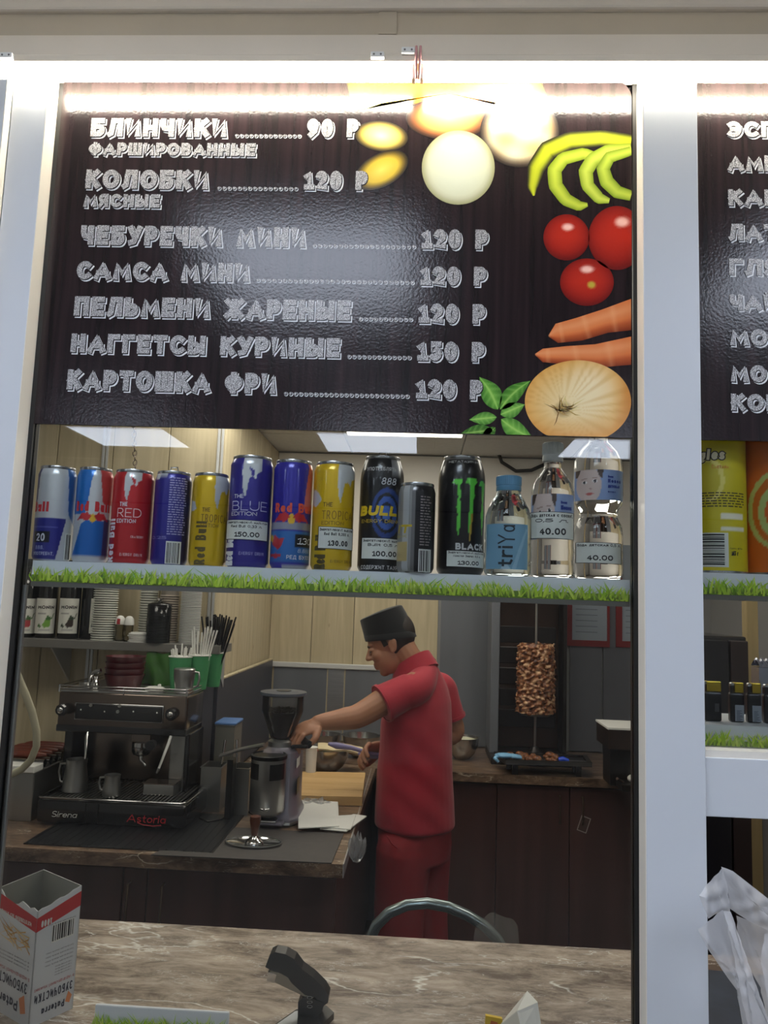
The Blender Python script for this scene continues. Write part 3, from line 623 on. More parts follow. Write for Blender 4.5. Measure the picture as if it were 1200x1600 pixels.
def carrot(top, bot, lift):
    mb = MB(); n = len(top)-1
    def fn(u, v):
        i = min(int(u*n), n-1); t = u*n-i
        a = (top[i][0]+(top[i+1][0]-top[i][0])*t, top[i][1]+(top[i+1][1]-top[i][1])*t)
        b = (bot[i][0]+(bot[i+1][0]-bot[i][0])*t, bot[i][1]+(bot[i+1][1]-bot[i][1])*t)
        return flat(a[0]+(b[0]-a[0])*v, a[1]+(b[1]-a[1])*v, lift)
    def cf(u, v):
        c = lerp((232, 150, 96), (214, 108, 52), min(1, abs(v-0.3)*2.2)); c = lerp(c, (130, 52, 22), max(0, (v-0.62)/0.38)); c = lerp(c, (120, 60, 30), max(0, 0.06-u)*10)
        k = math.sin(u*47)+math.sin(u*23+1.3); return lin(lerp(c, (245, 190, 140), 0.25*max(0, k-1)))
    mb.grid(fn, 48, 12, cf); obj('printed_carrot', mb, m_print, b1)
carrot([(857, 524), (868, 506), (900, 497), (940, 484), (986, 467)], [(857, 526), (872, 536), (910, 532), (950, 520), (986, 516)], 0.00032)
carrot([(836, 553), (848, 545), (885, 541), (930, 538), (986, 526)], [(836, 555), (848, 566), (890, 570), (940, 574), (986, 570)], 0.00034)
def onion(x, y, t, a):
    dx, dy = x-880, y-640; d = math.hypot(dx, dy*1.2); an = math.atan2(dy, dx)
    c = lerp((236, 214, 160), (222, 160, 72), (t**2.2)*0.9); c = lerp(c, (198, 120, 40), max(0, (y-650)/60)*0.6+max(0, (x-955)/30)*0.6)
    c = lerp(c, (246, 232, 196), max(0, 1-math.hypot(x-925, y-600)/55)*0.7)
    c = lerp(c, (190, 130, 50), 0.28*max(0, math.sin(an*31+2*math.sin(an*7)))*min(1, d/60)); c = lerp(c, (110, 80, 36), max(0, 1-d/17))
    return c
patch('printed_onion', oval(903, 628, 83, 65, 90), onion, 0.00036, 30)
rt = MB()
for k in range(26):
    a = random.uniform(-2.6, 0.6) if k % 3 else random.uniform(0, 2*PI); L = random.uniform(10, 34)
    x0, y0 = 880+random.uniform(-9, 9), 640+random.uniform(-6, 6); x1, y1 = x0+L*math.cos(a), y0+L*math.sin(a)*0.9; nx, ny = -math.sin(a)*0.8, math.cos(a)*0.8
    xm, ym = (x0+x1)/2+random.uniform(-4, 4), (y0+y1)/2+random.uniform(-4, 4)
    c = lin(random.choice([(214, 190, 120), (120, 84, 40), (176, 140, 72)]))
    rt.add([flat(x0+nx, y0+ny, .0004), flat(xm+nx, ym+ny, .0004), flat(x1, y1, .0004), flat(xm-nx, ym-ny, .0004), flat(x0-nx, y0-ny, .0004)], [(0, 1, 2, 3, 4)], c)
obj('printed_onion_root', rt, m_print, b1)
def leaf(x0, y0, x1, y1, wd, base=(96, 160, 54), bend=0):
    n = 14; L = math.hypot(x1-x0, y1-y0); ux, uy = (x1-x0)/L, (y1-y0)/L
    mb = MB()
    def fn(u, v):
        s = wd*(math.sin(PI*min(1, u**0.8)))*(v-0.5)*2; b = bend*math.sin(PI*u)
        return flat(x0+ux*L*u-uy*(s+b), y0+uy*L*u+ux*(s+b), 0.00042)
    def cf(u, v):
        q = abs(v-0.5)*2; c = lerp(base, (40, 92, 24), q*0.7); c = lerp(c, (176, 214, 110), max(0, 0.22-q)*3.0)
        c = lerp(c, (150, 200, 96), 0.35*max(0, math.sin(u*34+q*5)))
        return lin(c)
    mb.grid(fn, 28, 10, cf); obj('printed_basil_leaf', mb, m_print, b1)
leaf(778, 640, 749, 589, 16, (104, 168, 60), 3); leaf(781, 640, 829, 595, 13, (88, 150, 48), -4); leaf(782, 648, 820, 632, 12, (124, 184, 76)); leaf(776, 652, 733, 656, 10, (120, 180, 76))
leaf(783, 655, 832, 684, 14, (120, 182, 70), 3); leaf(770, 672, 719, 678, 11, (66, 112, 36)); leaf(774, 668, 752, 688, 8, (60, 104, 32))
def band(name, path, wd, lift, c0, c1, soft=False):
    n = len(path)-1; mb = MB()
    def at(u):
        i = min(int(u*n), n-1); t = u*n-i; return (path[i][0]+(path[i+1][0]-path[i][0])*t, path[i][1]+(path[i+1][1]-path[i][1])*t, path[i][2]+(path[i+1][2]-path[i][2])*t if len(path[i]) > 2 else wd)
    def fn(u, v):
        a = at(max(0, u-0.02)); b = at(min(1, u+0.02)); q = at(u); L = math.hypot(b[0]-a[0], b[1]-a[1]) or 1
        nx, ny = -(b[1]-a[1])/L, (b[0]-a[0])/L; s = (v-0.5)*2*q[2]
        return flat(q[0]+nx*s, q[1]+ny*s, lift)
    def cf(u, v):
        q = abs(v-0.5)*2; c = lerp(c0, c1, q**1.5)
        if soft: c = lerp(c, BK, max(0, (q-0.5)*2))
        return lin(c)
    mb.grid(fn, 40, 10, cf); obj(name, mb, m_print, b1)
band('printed_green_pepper', [(834, 306, 2), (832, 292, 9), (838, 262, 14), (856, 235, 15), (890, 220, 14), (940, 216, 13), (986, 222, 12)], 14, 0.00030, (196, 204, 40), (120, 132, 24), True)
band('printed_green_pepper', [(918, 320, 3), (905, 322, 8), (884, 312, 10), (868, 290, 11), (866, 266, 11), (880, 248, 10), (912, 240, 9), (940, 248, 6)], 10, 0.00032, (200, 214, 70), (128, 150, 32))
band('printed_green_pepper', [(952, 314, 4), (936, 310, 9), (918, 290, 10), (915, 268, 11), (926, 250, 11), (950, 236, 10), (986, 232, 8)], 10, 0.00034, (206, 220, 84), (130, 154, 36))
band('printed_green_pepper', [(986, 306, 8), (964, 300, 10), (948, 284, 11), (942, 264, 10), (952, 246, 9), (986, 236, 7)], 10, 0.00036, (196, 214, 76), (120, 146, 34))
def garlic(x, y, t, a): return lerp(lerp((228, 232, 208), (206, 208, 176), t**2), (150, 146, 100), max(0, (t-0.8)*4))
patch('printed_onion_half', oval(716, 262, 57, 58, 56), garlic, 0.00034, 12)
def blur(core, rim):
    return lambda x, y, t, a: lerp(lerp(core, rim, t*1.2), BK, max(0, (t-0.62)/0.38))
patch('printed_blurred_slice', oval(812, 206, 62, 56), lambda x, y, t, a: lerp(lerp((236, 226, 190), (206, 172, 120), 0.5+0.25*math.sin(x*0.11+y*0.07)+0.25*math.sin(y*0.16-x*0.05)), BK, max(0, (t-0.7)/0.3)), 0.00028, 14)
patch('printed_blurred_slice', oval(596, 213, 42, 24, rot=0.1), blur((250, 236, 170), (226, 196, 80)), 0.0003, 10)
patch('printed_blurred_slice', oval(596, 266, 46, 26, rot=-0.5), blur((236, 214, 96), (206, 170, 40)), 0.00031, 10)
patch('printed_blurred_slice', oval(700, 185, 66, 34), blur((244, 190, 120), (204, 120, 60)), 0.00026, 10)
def top(x, y, t, a):
    k = (x-540)/320.0
    c = lerp((214, 206, 40), (206, 70, 36), min(1, max(0, (k-0.25)*5))) if k < 0.55 else lerp((206, 80, 40), (222, 204, 90), (k-0.55)*4)
    return lerp(c, BK, max(0, (t-0.75)/0.25))
patch('printed_blurred_fruit', [(540+22*i, 128) for i in range(15)]+[(860-22*i, 166+8*math.sin(i)) for i in range(15)], top, 0.00024, 10, (700, 146))

# ================================================================== INSIDE THE KIOSK: SHELL
SZ = 2.46                                # ceiling height inside
DB, DLW = 4.20, 3.05                     # depth of the back wall and of the nearer left wall
YB, YLW = DB-CAM_D, DLW-CAM_D
XC = P(347, 800, DLW).x                  # corner where the left wall turns back
m_pine = WOOD('pine_panel', (184, 171, 140), (208, 195, 164), 0.55, 'z', 5, knots=True)
m_gapd = M('dark_joint', (58, 48, 38), 0.8)
m_alu = M('aluminium_strip', (200, 202, 204), 0.35, 0.6)
m_steel = M('brushed_steel', (168, 172, 178), 0.36, 0.85, noise=(6, 0.08), stretch=(1, 1, 30))
m_chrome = M('polished_chrome', (205, 205, 205), 0.10, 1.0)
m_darkwood = WOOD('dark_walnut_laminate', (66, 42, 38), (88, 58, 53), 0.34, 'z', 2.2)
m_grey = M('grey_sheet', (96, 98, 106), 0.45, noise=(8, 0.06))
m_shopwall = M('shop_wall_grey', (150, 150, 150), 0.6, noise=(3, 0.06))
m_shopfloor = M('shop_floor', (70, 62, 56), 0.45, noise=(5, 0.15))
m_top = MARBLE('stone_laminate', (66, 50, 42), (140, 114, 92), (220, 206, 184), 0.28, 1.3)
struct('floor_shop', MB().box(-2.2, 0.0, -0.05, 2.0, YB+0.1, 0.0), m_shopfloor)
sc_ = struct('ceiling_shop', MB().box(-2.2, 0.05, SZ+0.012, 2.0, YB+0.1, SZ+0.06), m_grid)
st0 = None
for i in range(7):
    for j in range(6):
        x, y = -2.19+i*0.598, 0.06+j*0.52
        if j == 1 and i in (1, 3, 5) or j == 3 and i in (2, 4) or j == 4 and i == 3: continue
        if st0 is None: st0 = obj('ceiling_tile', MB().box(0.004, 0.004, 0, 0.594, 0.516, 0.010), m_tile, sc_, world=False); t = st0
        else: t = st0.copy(); COL.objects.link(t)
        t.location = Vector((x, y, SZ))-sc_.location
sl0 = None  # panels out of view, added to light the interior; only the rearmost shows
for i, j, lab in ((1, 1, 'unseen fill lamp added in the kiosk ceiling above the coffee machine'), (3, 1, 'unseen fill lamp added in the kiosk ceiling behind the menu board'), (5, 1, 'unseen fill lamp added in the kiosk ceiling behind the white column'),
                  (2, 3, 'unseen fill lamp added in the kiosk ceiling above the chopping board'), (4, 3, 'unseen fill lamp added in the kiosk ceiling above the red shirt'), (3, 4, 'rearmost ceiling lamp inside the kiosk, close to the back wall')):
    x, y = -2.19+(i+0.5)*0.598, 0.06+(j+0.5)*0.52
    if sl0 is None:
        sl0 = thing('ceiling_lamp', lab, 'ceiling lamp', (x, y, SZ-0.004), 'lamps inside the kiosk'); fr = MB()
        for a in (-1, 1):
            fr.box(a*0.294, -0.255, 0, a*0.28, 0.255, 0.015); fr.box(-0.28, a*0.255, 0, 0.28, a*0.242, 0.015)
        obj('frame', fr, m_white, sl0, world=False); obj('diffuser', MB().box(-0.28, -0.242, 0.003, 0.28, 0.242, 0.009), SHOPM, sl0, world=False)
    else: dup(sl0, (x, y, SZ-0.004), lab)
# walls and their boards
wl = struct('wall_shop_left', MB().box(-2.2, YLW+0.012, 0, XC-0.012, YB, SZ), m_gapd)
wb = struct('wall_shop_back', MB().box(-2.2, YB, 0, 2.0, YB+0.08, SZ), m_shopwall)
struct('wall_shop_right', MB().box(1.55, 0.06, 0, 1.62, YB, SZ), m_shopwall)
struct('wall_shop_side', MB().box(-2.24, 0.06, 0, -2.2, YB+0.08, SZ), m_shopwall)
pw = XC-P(258, 800, DLW).x
k = 0; x = XC
while x > -2.15:
    xa = max(-2.19, x-pw); obj('plank', MB().box(xa+0.0015, YLW, 0.02, x-0.0015, YLW+0.013, SZ-0.005, 0.002, 1), m_pine, wl); x -= pw
n = 5
for i in range(n):
    ya, yb = YLW+(YB-YLW)*i/n, YLW+(YB-YLW)*(i+1)/n
    obj('plank', MB().box(XC-0.013, ya+0.0015, 0.02, XC, yb-0.0015, SZ-0.005, 0.002, 1), m_pine, wl)
XP1 = P(684, 990, DB).x
n = 4
for i in range(n):
    xa, xb = XC+(XP1-XC)*i/n, XC+(XP1-XC)*(i+1)/n
    obj('plank', MB().box(xa+0.0015, YB-0.014, 0.9, xb-0.0015, YB, 1.775, 0.002, 1), m_pine, wb)
for px, nm in ((345, 'trim_15'), (166, 'trim_16')):
    a = P(px, 700, DLW).x
    struct(nm, MB().box(a-0.014, YLW-0.006, 0.9, a-0.002, YLW, SZ, 0.001).box(a+0.002, YLW-0.006, 0.9, a+0.012, YLW, SZ, 0.001), m_alu)
# steel back sheet with pale rail, and the grey panels right of the pine boards
zr = P(510, 1040, DB).z
bs = struct('trim_17', MB().box(XC+0.01, YB-0.032, zr-0.014, XP1-0.02, YB-0.0145, zr+0.014, 0.005), M('pale_rail', (205, 207, 208), 0.35))
m_sheet = M('dull_steel_sheet', (120, 124, 132), 0.42, 0.35, noise=(3, 0.1), stretch=(3, 1, 0.4))
for i, (pa, pb) in enumerate(((426, 510), (511, 537), (538, 682))):
    a, b = P(pa, 1100, DB).x, P(pb, 1100, DB).x
    obj('steel_sheet', MB().box(a+0.002, YB-0.020, 0.905, b-0.002, YB-0.0145, zr-0.016), m_sheet if i != 1 else m_steel, wb)  # the narrow middle sheet is lighter steel, imitating a reflected band
for i, (pa, pb) in enumerate(((686, 767), (889, 940), (941, 1010))):
    a, b = P(pa, 1050, DB).x, P(pb, 1050, DB).x
    obj('wall_panel', MB().box(a+0.002, YB-0.016, 0.905, b-0.002, YB, 1.775), m_sheet if i == 0 else m_grey, wb)
obj('upper_panel', MB().box(XC+0.002, YB-0.016, 1.778, 1.5, YB, SZ-0.01), M('pale_wall_panel', (234, 231, 225), 0.6), wb)
# dark splash panels along the pine return
m_splash = M('dark_grey_splash_board', (66, 66, 74), 0.42, noise=(12, 0.06))
for da, db, dx, zt in ((2.84, 3.02, 0.0, 1.345), (3.03, 4.16, 0.012, 1.315)):
    t = thing('splash_board', 'dark grey splash board %s' % ('standing behind the straw cups' if dx == 0 else 'running back along the pine wall to the corner'), 'splash board', (XC+0.02+dx, (da+db)/2-CAM_D, 0.90), 'splash boards')
    obj('board', MB().box(XC+0.002+dx, da-CAM_D, 0.901, XC+0.018+dx, db-CAM_D, zt, 0.002), m_splash, t)
    obj('top_cap', MB().box(XC+0.001+dx, da-CAM_D, zt, XC+0.020+dx, db-CAM_D, zt+0.008, 0.002), m_alu if dx == 0 else m_pine, t)
# ------------------------------------------------------------------ coffee counter (L-shaped) and back counter
CZ = 0.90
DF = PZ(270, 1337, CZ).y+CAM_D           # front edge of the coffee counter
XE = P(536, 1345, DF).x                  # its free end
DK = PZ(850, 1213, CZ).y+CAM_D           # front edge of the back counter
YFC, YK = DF-CAM_D, DK-CAM_D
wt = MB(); pts = [(-2.15, YFC), (XE, YFC), (XE+0.02, YK), (1.5, YK), (1.5, YB-0.022), (XC+0.035, YB-0.022), (XC+0.035, YLW-0.01), (-2.15, YLW-0.01)]
wt.prism([(p[0], p[1]) for p in pts], (0, 0, CZ-0.038), (1, 0, 0), (0, 1, 0), (0, 0, 0.038))
cw = thing('worktop', 'brown stone-look worktop under the coffee machine running to the back wall', 'worktop', (-0.6, YFC+0.3, CZ-0.038))
o = obj('slab', wt, m_top, cw)
obj('end_strip', MB().box(XE, YFC, CZ-0.037, XE+0.003, YK, CZ+0.001), m_alu, cw)
m_plinth = M('plinth_black', (18, 15, 14), 0.6)
def cabinet(label, x0, x1, y0, y1, doors, zt=CZ-0.038, handles=None, face='front'):
    t = thing('base_cabinet', label, 'cabinet', ((x0+x1)/2, (y0+y1)/2, 0), 'dark walnut base cabinets')
    obj('body', MB().box(x0, y0+0.02, 0.08, x1, y1, zt), m_darkwood, t)
    obj('plinth', MB().box(x0+0.01, y0+0.05, 0, x1-0.01, y1-0.02, 0.08), m_plinth, t)
    for k, (a, b) in enumerate(doors):
        d = obj('door', MB().box(a+0.002, y0, 0.10, b-0.002, y0+0.0195, zt-0.012, 0.0015), m_darkwood, t)
        if handles and handles[k] is not None:
            hx = handles[k]; h = MB()
            h.tube([(hx, y0, zt-0.05), (hx, y0-0.022, zt-0.05), (hx, y0-0.022, zt-0.165), (hx, y0, zt-0.165)], 0.004, 8)
            obj('handle', h, M('dull_bronze', (96, 80, 66), 0.35, 0.7), d, 60)
    return t
xs_ = [P(px, 1290, DK-0.03).x for px in (600, 662, 778, 894, 1012)]
y0 = YK+0.03
cabinet('dark base cabinet behind the red trousers under the back counter', XE+0.05, xs_[2]-0.002, y0, YB-0.03, [(XE+0.05, xs_[1]), (xs_[1], xs_[2])], handles=[None, xs_[1]+0.03])
cb2 = cabinet('dark two-door base cabinet with a tag, below the kebab tray', xs_[2]+0.001, xs_[4], y0, YB-0.03, [(xs_[2], xs_[3]), (xs_[3], xs_[4])], handles=[xs_[3]-0.045, xs_[3]+0.055])
cabinet('dark base cabinet of the back counter, hidden behind the white column', xs_[4]+0.002, 1.5, y0, YB-0.03, [(xs_[4], 1.5)], handles=[xs_[4]+0.04])
tg = MB(); p = P(916, 1293, DK-0.02); tg.box(-0.022, -0.0008, -0.034, 0.022, 0, 0.034, mat=Matrix.Translation((p.x, y0-0.0005, p.z)) @ Matrix.Rotation(0.32, 4, 'Y'))
dr = [c for c in cb2.children if c.name.startswith('door')][1]
t_ = obj('paper_tag', tg, M('tag_border_print', (176, 160, 150), 0.6), dr)
tg = MB(); tg.box(-0.018, -0.0014, -0.030, 0.018, 0, 0.030, mat=Matrix.Translation((p.x, y0-0.0005, p.z)) @ Matrix.Rotation(0.32, 4, 'Y'))
obj('tag_face', tg, M('tag_face_print', (84, 62, 56), 0.6), dr)
yf = YFC+0.03
x = -2.13; ed = [-2.13, -1.70, -1.27, -0.84, XC+0.04, XE-0.02]
for k in range(5):
    cabinet('dark walnut cabinet front below the coffee counter, %s' % ('first from the left wall', 'second from the left wall', 'below the coffee machine', 'below the coffee grinder', 'at the free end')[k],
            ed[k]+0.001, ed[k+1]-0.001, yf, (YLW-0.02 if k < 4 else YB-0.03), [(ed[k], ed[k+1])], handles=[(ed[k+1]-0.05) if k % 2 else ed[k]+0.05])
# ------------------------------------------------------------------ front counter below the pane
FZ = 1.00
YE = PZ(550, 1459, FZ).y
fc = thing('front_counter', 'brown marble-look serving counter along the inside of the glass', 'counter', (0.1, 0.25, 0))
obj('slab', MB().box(-0.95, 0.03, FZ-0.04, 1.2, YE, FZ, 0.003), MARBLE('stone_laminate_grey', (112, 98, 88), (200, 184, 168), (246, 243, 236), 0.2, 1.2, 0.12), fc)
obj('front_panel', MB().box(-0.95, 0.05, 0.0, 1.2, 0.08, FZ-0.04), m_darkwood, fc)
for xx in (-0.94, 0.1, 1.17): obj('support', MB().box(xx, 0.081, 0.0, xx+0.02, YE-0.05, FZ-0.04), m_darkwood, fc)
# ------------------------------------------------------------------ display shelves behind the glass, with the printed grass edge
m_shelf = M('white_shelf', (236, 240, 246), 0.4); m_grass = VM('grass_print', 0.55)
m_acryl = M('grey_shelf_lip', (120, 116, 110), 0.4)
def grass(x0, x1, y, z0, h, parent, dens=800, name='grass_edge'):
    mb = MB(); n = int((x1-x0)*dens)
    for k in range(n):
        x = random.uniform(x0+0.002, x1-0.002); back = k < n*0.45
        tuft = 0.5+0.5*math.sin(x*210)*math.sin(x*83+1); hh = h*(random.uniform(0.45, 0.8)+0.45*tuft*random.random())
        lean = random.gauss(0, 0.5)*hh*1.1; wd = random.uniform(0.0008, 0.0020); yy = y-random.uniform(0.0003, 0.003)
        zb = z0+random.uniform(0, 0.12)*h
        tip = random.choice([(240, 255, 110), (226, 250, 70), (200, 240, 60), (244, 255, 150), (160, 214, 50)]); base = random.choice([(190, 220, 60), (96, 124, 30), (220, 246, 70)])
        if back: tip = lerp(tip, (120, 170, 40), 0.35)
        m1 = lerp(base, tip, 0.9); x2 = x+lean*0.35; x3 = min(max(x+lean, x0+0.0005), x1-0.0005)
        mb.add([(x-wd, yy, zb), (x+wd, yy, zb), (x2+wd*0.9, yy-0.0004, zb+hh*0.55), (x3, yy-0.0012, zb+hh), (x2-wd*0.9, yy-0.0004, zb+hh*0.55)], [(0, 1, 2, 4), (4, 2, 3)],
               [lin(base), lin(base), lin(m1), lin(tip), lin(m1)])
    mb.box(x0, y-0.0002, z0, x1, y, z0+h*0.42, col=lin((126, 164, 36)))
    return obj(name, mb, m_grass, parent, kind='stuff')
SH = 1.6905
def shelf(label, x0, x1, y0, y1, zt, th=0.030, gr=0.0235):
    t = thing('display_shelf', label, 'shelf', ((x0+x1)/2, (y0+y1)/2, zt-th), 'white shelves with a grass edge')
    obj('board', MB().box(x0, y0+0.004, zt-th+0.004, x1, y1, zt, 0.001), m_shelf, t)
    obj('front_edge', MB().box(x0, y0, zt-th, x1, y0+0.004, zt), m_shelf, t)
    obj('lip', MB().box(x0, y0, zt-th-0.007, x1, y0+0.02, zt-th), m_acryl, t)
    grass(x0, x1, y0, zt-th, gr, t); return t
shelf('white shelf of cans and bottles across the big window', XL+0.008, XR-0.001, 0.013, 0.22, SH)
z2 = P(1150, 896, 1.083).z
shelf('white shelf under the yellow and orange tubes', 0.378, 1.0, 0.013, 0.22, z2)
z3 = P(1150, 1134, 1.083).z
shelf('white shelf under the black lighters', 0.378, 1.0, 0.013, 0.14, z3)
gs = thing('grass_strip', 'short white strip with green grass lying on the front counter', 'strip', (P(250, 1590, 1.1).x, 0.032, FZ), None)
a = P(147, 1588, 1.17).x; b = P(357, 1600, 1.17).x; zt = P(250, 1576, 1.17).z
obj('backing', MB().box(a, 0.100, FZ, b, 0.106, zt, 0.002), m_shelf, gs)
grass(a+0.002, b-0.002, 0.100, zt-0.045, 0.036, gs, 1500, 'grass')

# ================================================================== GOODS ON THE DISPLAY SHELF
flat_text = text
def text(*a, **k): k.setdefault('maxlen', 0.0045); return flat_text(*a, **k)
m_can = VM('printed_can', 0.28, 0.25, 0.4)
m_tin = M('can_end_tin', (196, 198, 200), 0.25, 0.9)
m_label = VM('printed_label', 0.4)
m_tagp = M('price_tag_paper', (226, 228, 222), 0.6); m_ink = M('black_ink', (22, 22, 26), 0.6)
def pip(a, t, poly):
    inside = np.zeros(a.shape, bool); n = len(poly)
    for i in range(n):
        x0, y0 = poly[i]; x1, y1 = poly[(i+1) % n]
        c = ((y0 > t) != (y1 > t)) & (a < (x1-x0)*(t-y0)/((y1-y0) if y1 != y0 else 1e-9)+x0); inside ^= c
    return inside
def circ(cx, cy, rx, ry, n=24): return [(cx+rx*math.cos(2*PI*k/n), cy+ry*math.sin(2*PI*k/n)) for k in range(n)]
class Wrap:
    """positions on the printed side of an upright round thing: a = 0..1 from its left to its right outline as the camera sees it, t = 0..1 up its height"""
    def __init__(s, c, r, H): s.c = Vector(c); s.r = r; s.H = H; s.rot = math.atan2(c[0], c[1]+CAM_D)
    def ang(s, a): return math.asin(max(-1, min(1, 2*a-1)))
    def pt(s, th, z, w=0): return (s.c.x+(s.r+w)*math.sin(th-s.rot), s.c.y-(s.r+w)*math.cos(th-s.rot), s.c.z+z)
    def fn(s, a0, a1, W, z0, w):
        t0, t1 = s.ang(a0), s.ang(a1); return lambda u, v, l=0: s.pt(t0+(t1-t0)*u/W, z0+v, w+l)
    def vfn(s, a_right, w, z0):          # text that reads upward
        t1 = s.ang(a_right); return lambda u, v, l=0: s.pt(t1-v/s.r, z0+u, w+l)
    def patch(s, a0, a1, z0, z1, w, n=14, rows=1, colfn=None, tilt=0):
        t0, t1 = s.ang(a0), s.ang(a1); mb = MB()
        mb.grid(lambda u, v: s.pt(t0+(t1-t0)*u, z0+(z1-z0)*v+tilt*u, w), n, rows, colfn); return mb
def price_tag(t, wr, a0, a1, tb, tt, lines, price, wpush=0.0012, tilt=-0.001):
    H = wr.H
    pt_ = obj('price_tag', wr.patch(a0, a1, tb*H, tt*H, wpush, tilt=tilt), m_ink, t)
    obj('paper', wr.patch(a0+0.015, a1-0.015, tb*H+0.0007, tt*H-0.0007, wpush+0.0002, tilt=tilt), m_tagp, pt_)
    mb = MB(); h = (tt-tb)*H; wd = wr.r*(wr.ang(a1)-wr.ang(a0)); n = len(lines)
    for k, ln in enumerate(lines):
        f0 = wr.fn(a0+0.04, a1-0.03, wd*0.9, tb*H+h*(0.80-0.2*k), wpush+0.0004); text(mb, ln, wd*0.9*(1 if k == 0 else 0.72), h*0.13, lambda u, v, l=0, f0=f0, k=k: f0(u+(0 if k == 0 else wd*0.12), v-0.0005*u/wd, l), 0.2)
    f1 = wr.fn(a0+0.04, a1-0.03, wd*0.9, tb*H+h*0.14, wpush+0.0004); text(mb, price, wd*0.5, h*0.25, lambda u, v, l=0: f1(u+wd*0.22, v-0.0005, l), 0.22)
    obj('tag_text', mb, m_ink, pt_)
def can(label, px0, px1, yt, base, polys, texts=(), d=1.125, big=False, tagd=None, barcode=None, lines=None, tab=False, topcol=None, cat='can', zb=None):
    r = SIZE(px1-px0, d)/2; X = P((px0+px1)/2, 800, d).x; z0 = SH if zb is None else zb
    H = P((px0+px1)/2, yt, d).z-z0; c = (X, d-CAM_D, z0); wr = Wrap(c, r, H)
    t = thing('drink_can', label, cat, c, 'drink cans on the window shelf')
    nk = 0.030 if big else 0.0085; rt_ = 0.80 if big else 0.90
    zs = [0.0015, 0.004, 0.008]+list(np.linspace(0.012, H-nk-0.004, 66))+([H-nk*0.8, H-nk*0.5, H-nk*0.25, H-0.0045] if big else [H-nk*0.6, H-0.0045])
    def rad(z):
        if z < 0.008: return r*(0.80+0.2*(z/0.008)**0.5)
        if z > H-nk-0.002: u = (z-(H-nk-0.002))/(nk+0.002-0.0045); return r*(1-(1-rt_)*(u**1.6 if big else u))
        return r
    n = 128; th = np.linspace(-PI, PI, n, endpoint=False)
    A = np.where(np.abs(th) <= PI/2, (np.sin(th)+1)/2, np.where(th > 0, 1.0+(th-PI/2)/PI, -(np.abs(th)-PI/2)/PI))
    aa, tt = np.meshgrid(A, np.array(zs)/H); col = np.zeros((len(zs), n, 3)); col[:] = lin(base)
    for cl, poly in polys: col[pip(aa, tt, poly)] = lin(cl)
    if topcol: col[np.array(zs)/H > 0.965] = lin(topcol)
    mb = MB(); v = []
    for z in zs:
        q = rad(z)
        for a in th: v.append((X+q*math.sin(a-wr.rot), c[1]-q*math.cos(a-wr.rot), z0+z))
    f = [(i*n+k, i*n+(k+1) % n, (i+1)*n+(k+1) % n, (i+1)*n+k) for i in range(len(zs)-1) for k in range(n)]
    mb.add(v, f, col.reshape(-1, 3).tolist()); bd = obj('body', mb, m_can, t, 50)
    e = r*rt_
    obj('lid', MB().lathe([(e*0.99, H-0.0046), (e*1.02, H-0.002), (e*1.0, H), (e*0.94, H), (e*0.92, H-0.003), (0.0001, H-0.003)], 40, c), m_tin, t, 50)
    obj('base_rim', MB().lathe([(r*0.74, 0), (r*0.80, 0), (r*0.81, 0.0016), (r*0.74, 0.0016)], 40, c), m_tin, t, 50)
    if tab: obj('pull_tab', MB().tube([(X-0.006, c[1], z0+H), (X-0.006, c[1], z0+H+0.008), (X+0.004, c[1]+0.002, z0+H+0.009), (X+0.005, c[1]+0.004, z0+H)], 0.0011, 6), m_tin, t, 60)
    for body, a0, a1, t0, h, cl, sw, mode in texts:
        mb = MB(); hh = h*H
        if mode == 'v': text(mb, body, (a1)*H, hh, wr.vfn(a0, 0.0005, t0*H), sw)
        else: Wd = r*(wr.ang(a1)-wr.ang(a0)); text(mb, body, Wd, hh, wr.fn(a0, a1, Wd, t0*H, 0.0005), sw, slant=0.18 if mode == 'i' else 0)
        obj('lettering', mb, M('ink_%d_%d_%d' % cl, cl, 0.4), bd)
    if barcode:
        a0, a1, t0, t1 = barcode
        q = obj('barcode', wr.patch(a0, a1, t0*H, t1*H, 0.0004), m_tagp, bd); mb = MB(); x = a0+0.03
        while x < a1-0.04:
            w_ = random.choice([0.012, 0.02, 0.03]); k = wr.patch(x, x+w_, t0*H+0.001, t1*H-0.002, 0.0007, 1); mb.add(k.v, k.f); x += w_+random.choice([0.015, 0.025])
        obj('bars', mb, m_ink, q, kind='stuff')
    if lines:
        a0, a1, t0, t1, cl, st = lines; mb = MB(); z = t0*H
        while z < t1*H:
            x = a0
            while x < a1-0.03:
                w_ = random.uniform(0.04, 0.14); k = wr.patch(x, min(a1, x+w_), z, z+st*0.45, 0.0004, 2); mb.add(k.v, k.f); x += w_+0.025
            z += st
        obj('small_print', mb, M('ink_%d_%d_%d' % cl, cl, 0.5), bd, kind='stuff')
    if tagd: price_tag(t, wr, *tagd)
    return t
SIL = (206, 208, 210); NAVY = (40, 38, 140); WH = (226, 226, 232); RB = (206, 44, 52)
head = lambda x, y, s: [(x+s*p[0], y+s*p[1]) for p in ((-.30, .40), (-.36, .1), (-.30, -.25), (-.16, -.42), (-.06, -.2), (.02, -.02), (.2, .02), (.34, -.06), (.42, .08), (.62, .12), (.7, .4))]
face = lambda x, y, s: [(x+s*p[0], y+s*p[1]) for p in ((-.02, .2), (.1, .1), (.16, .0), (.3, .04), (.26, .14), (.12, .18))]
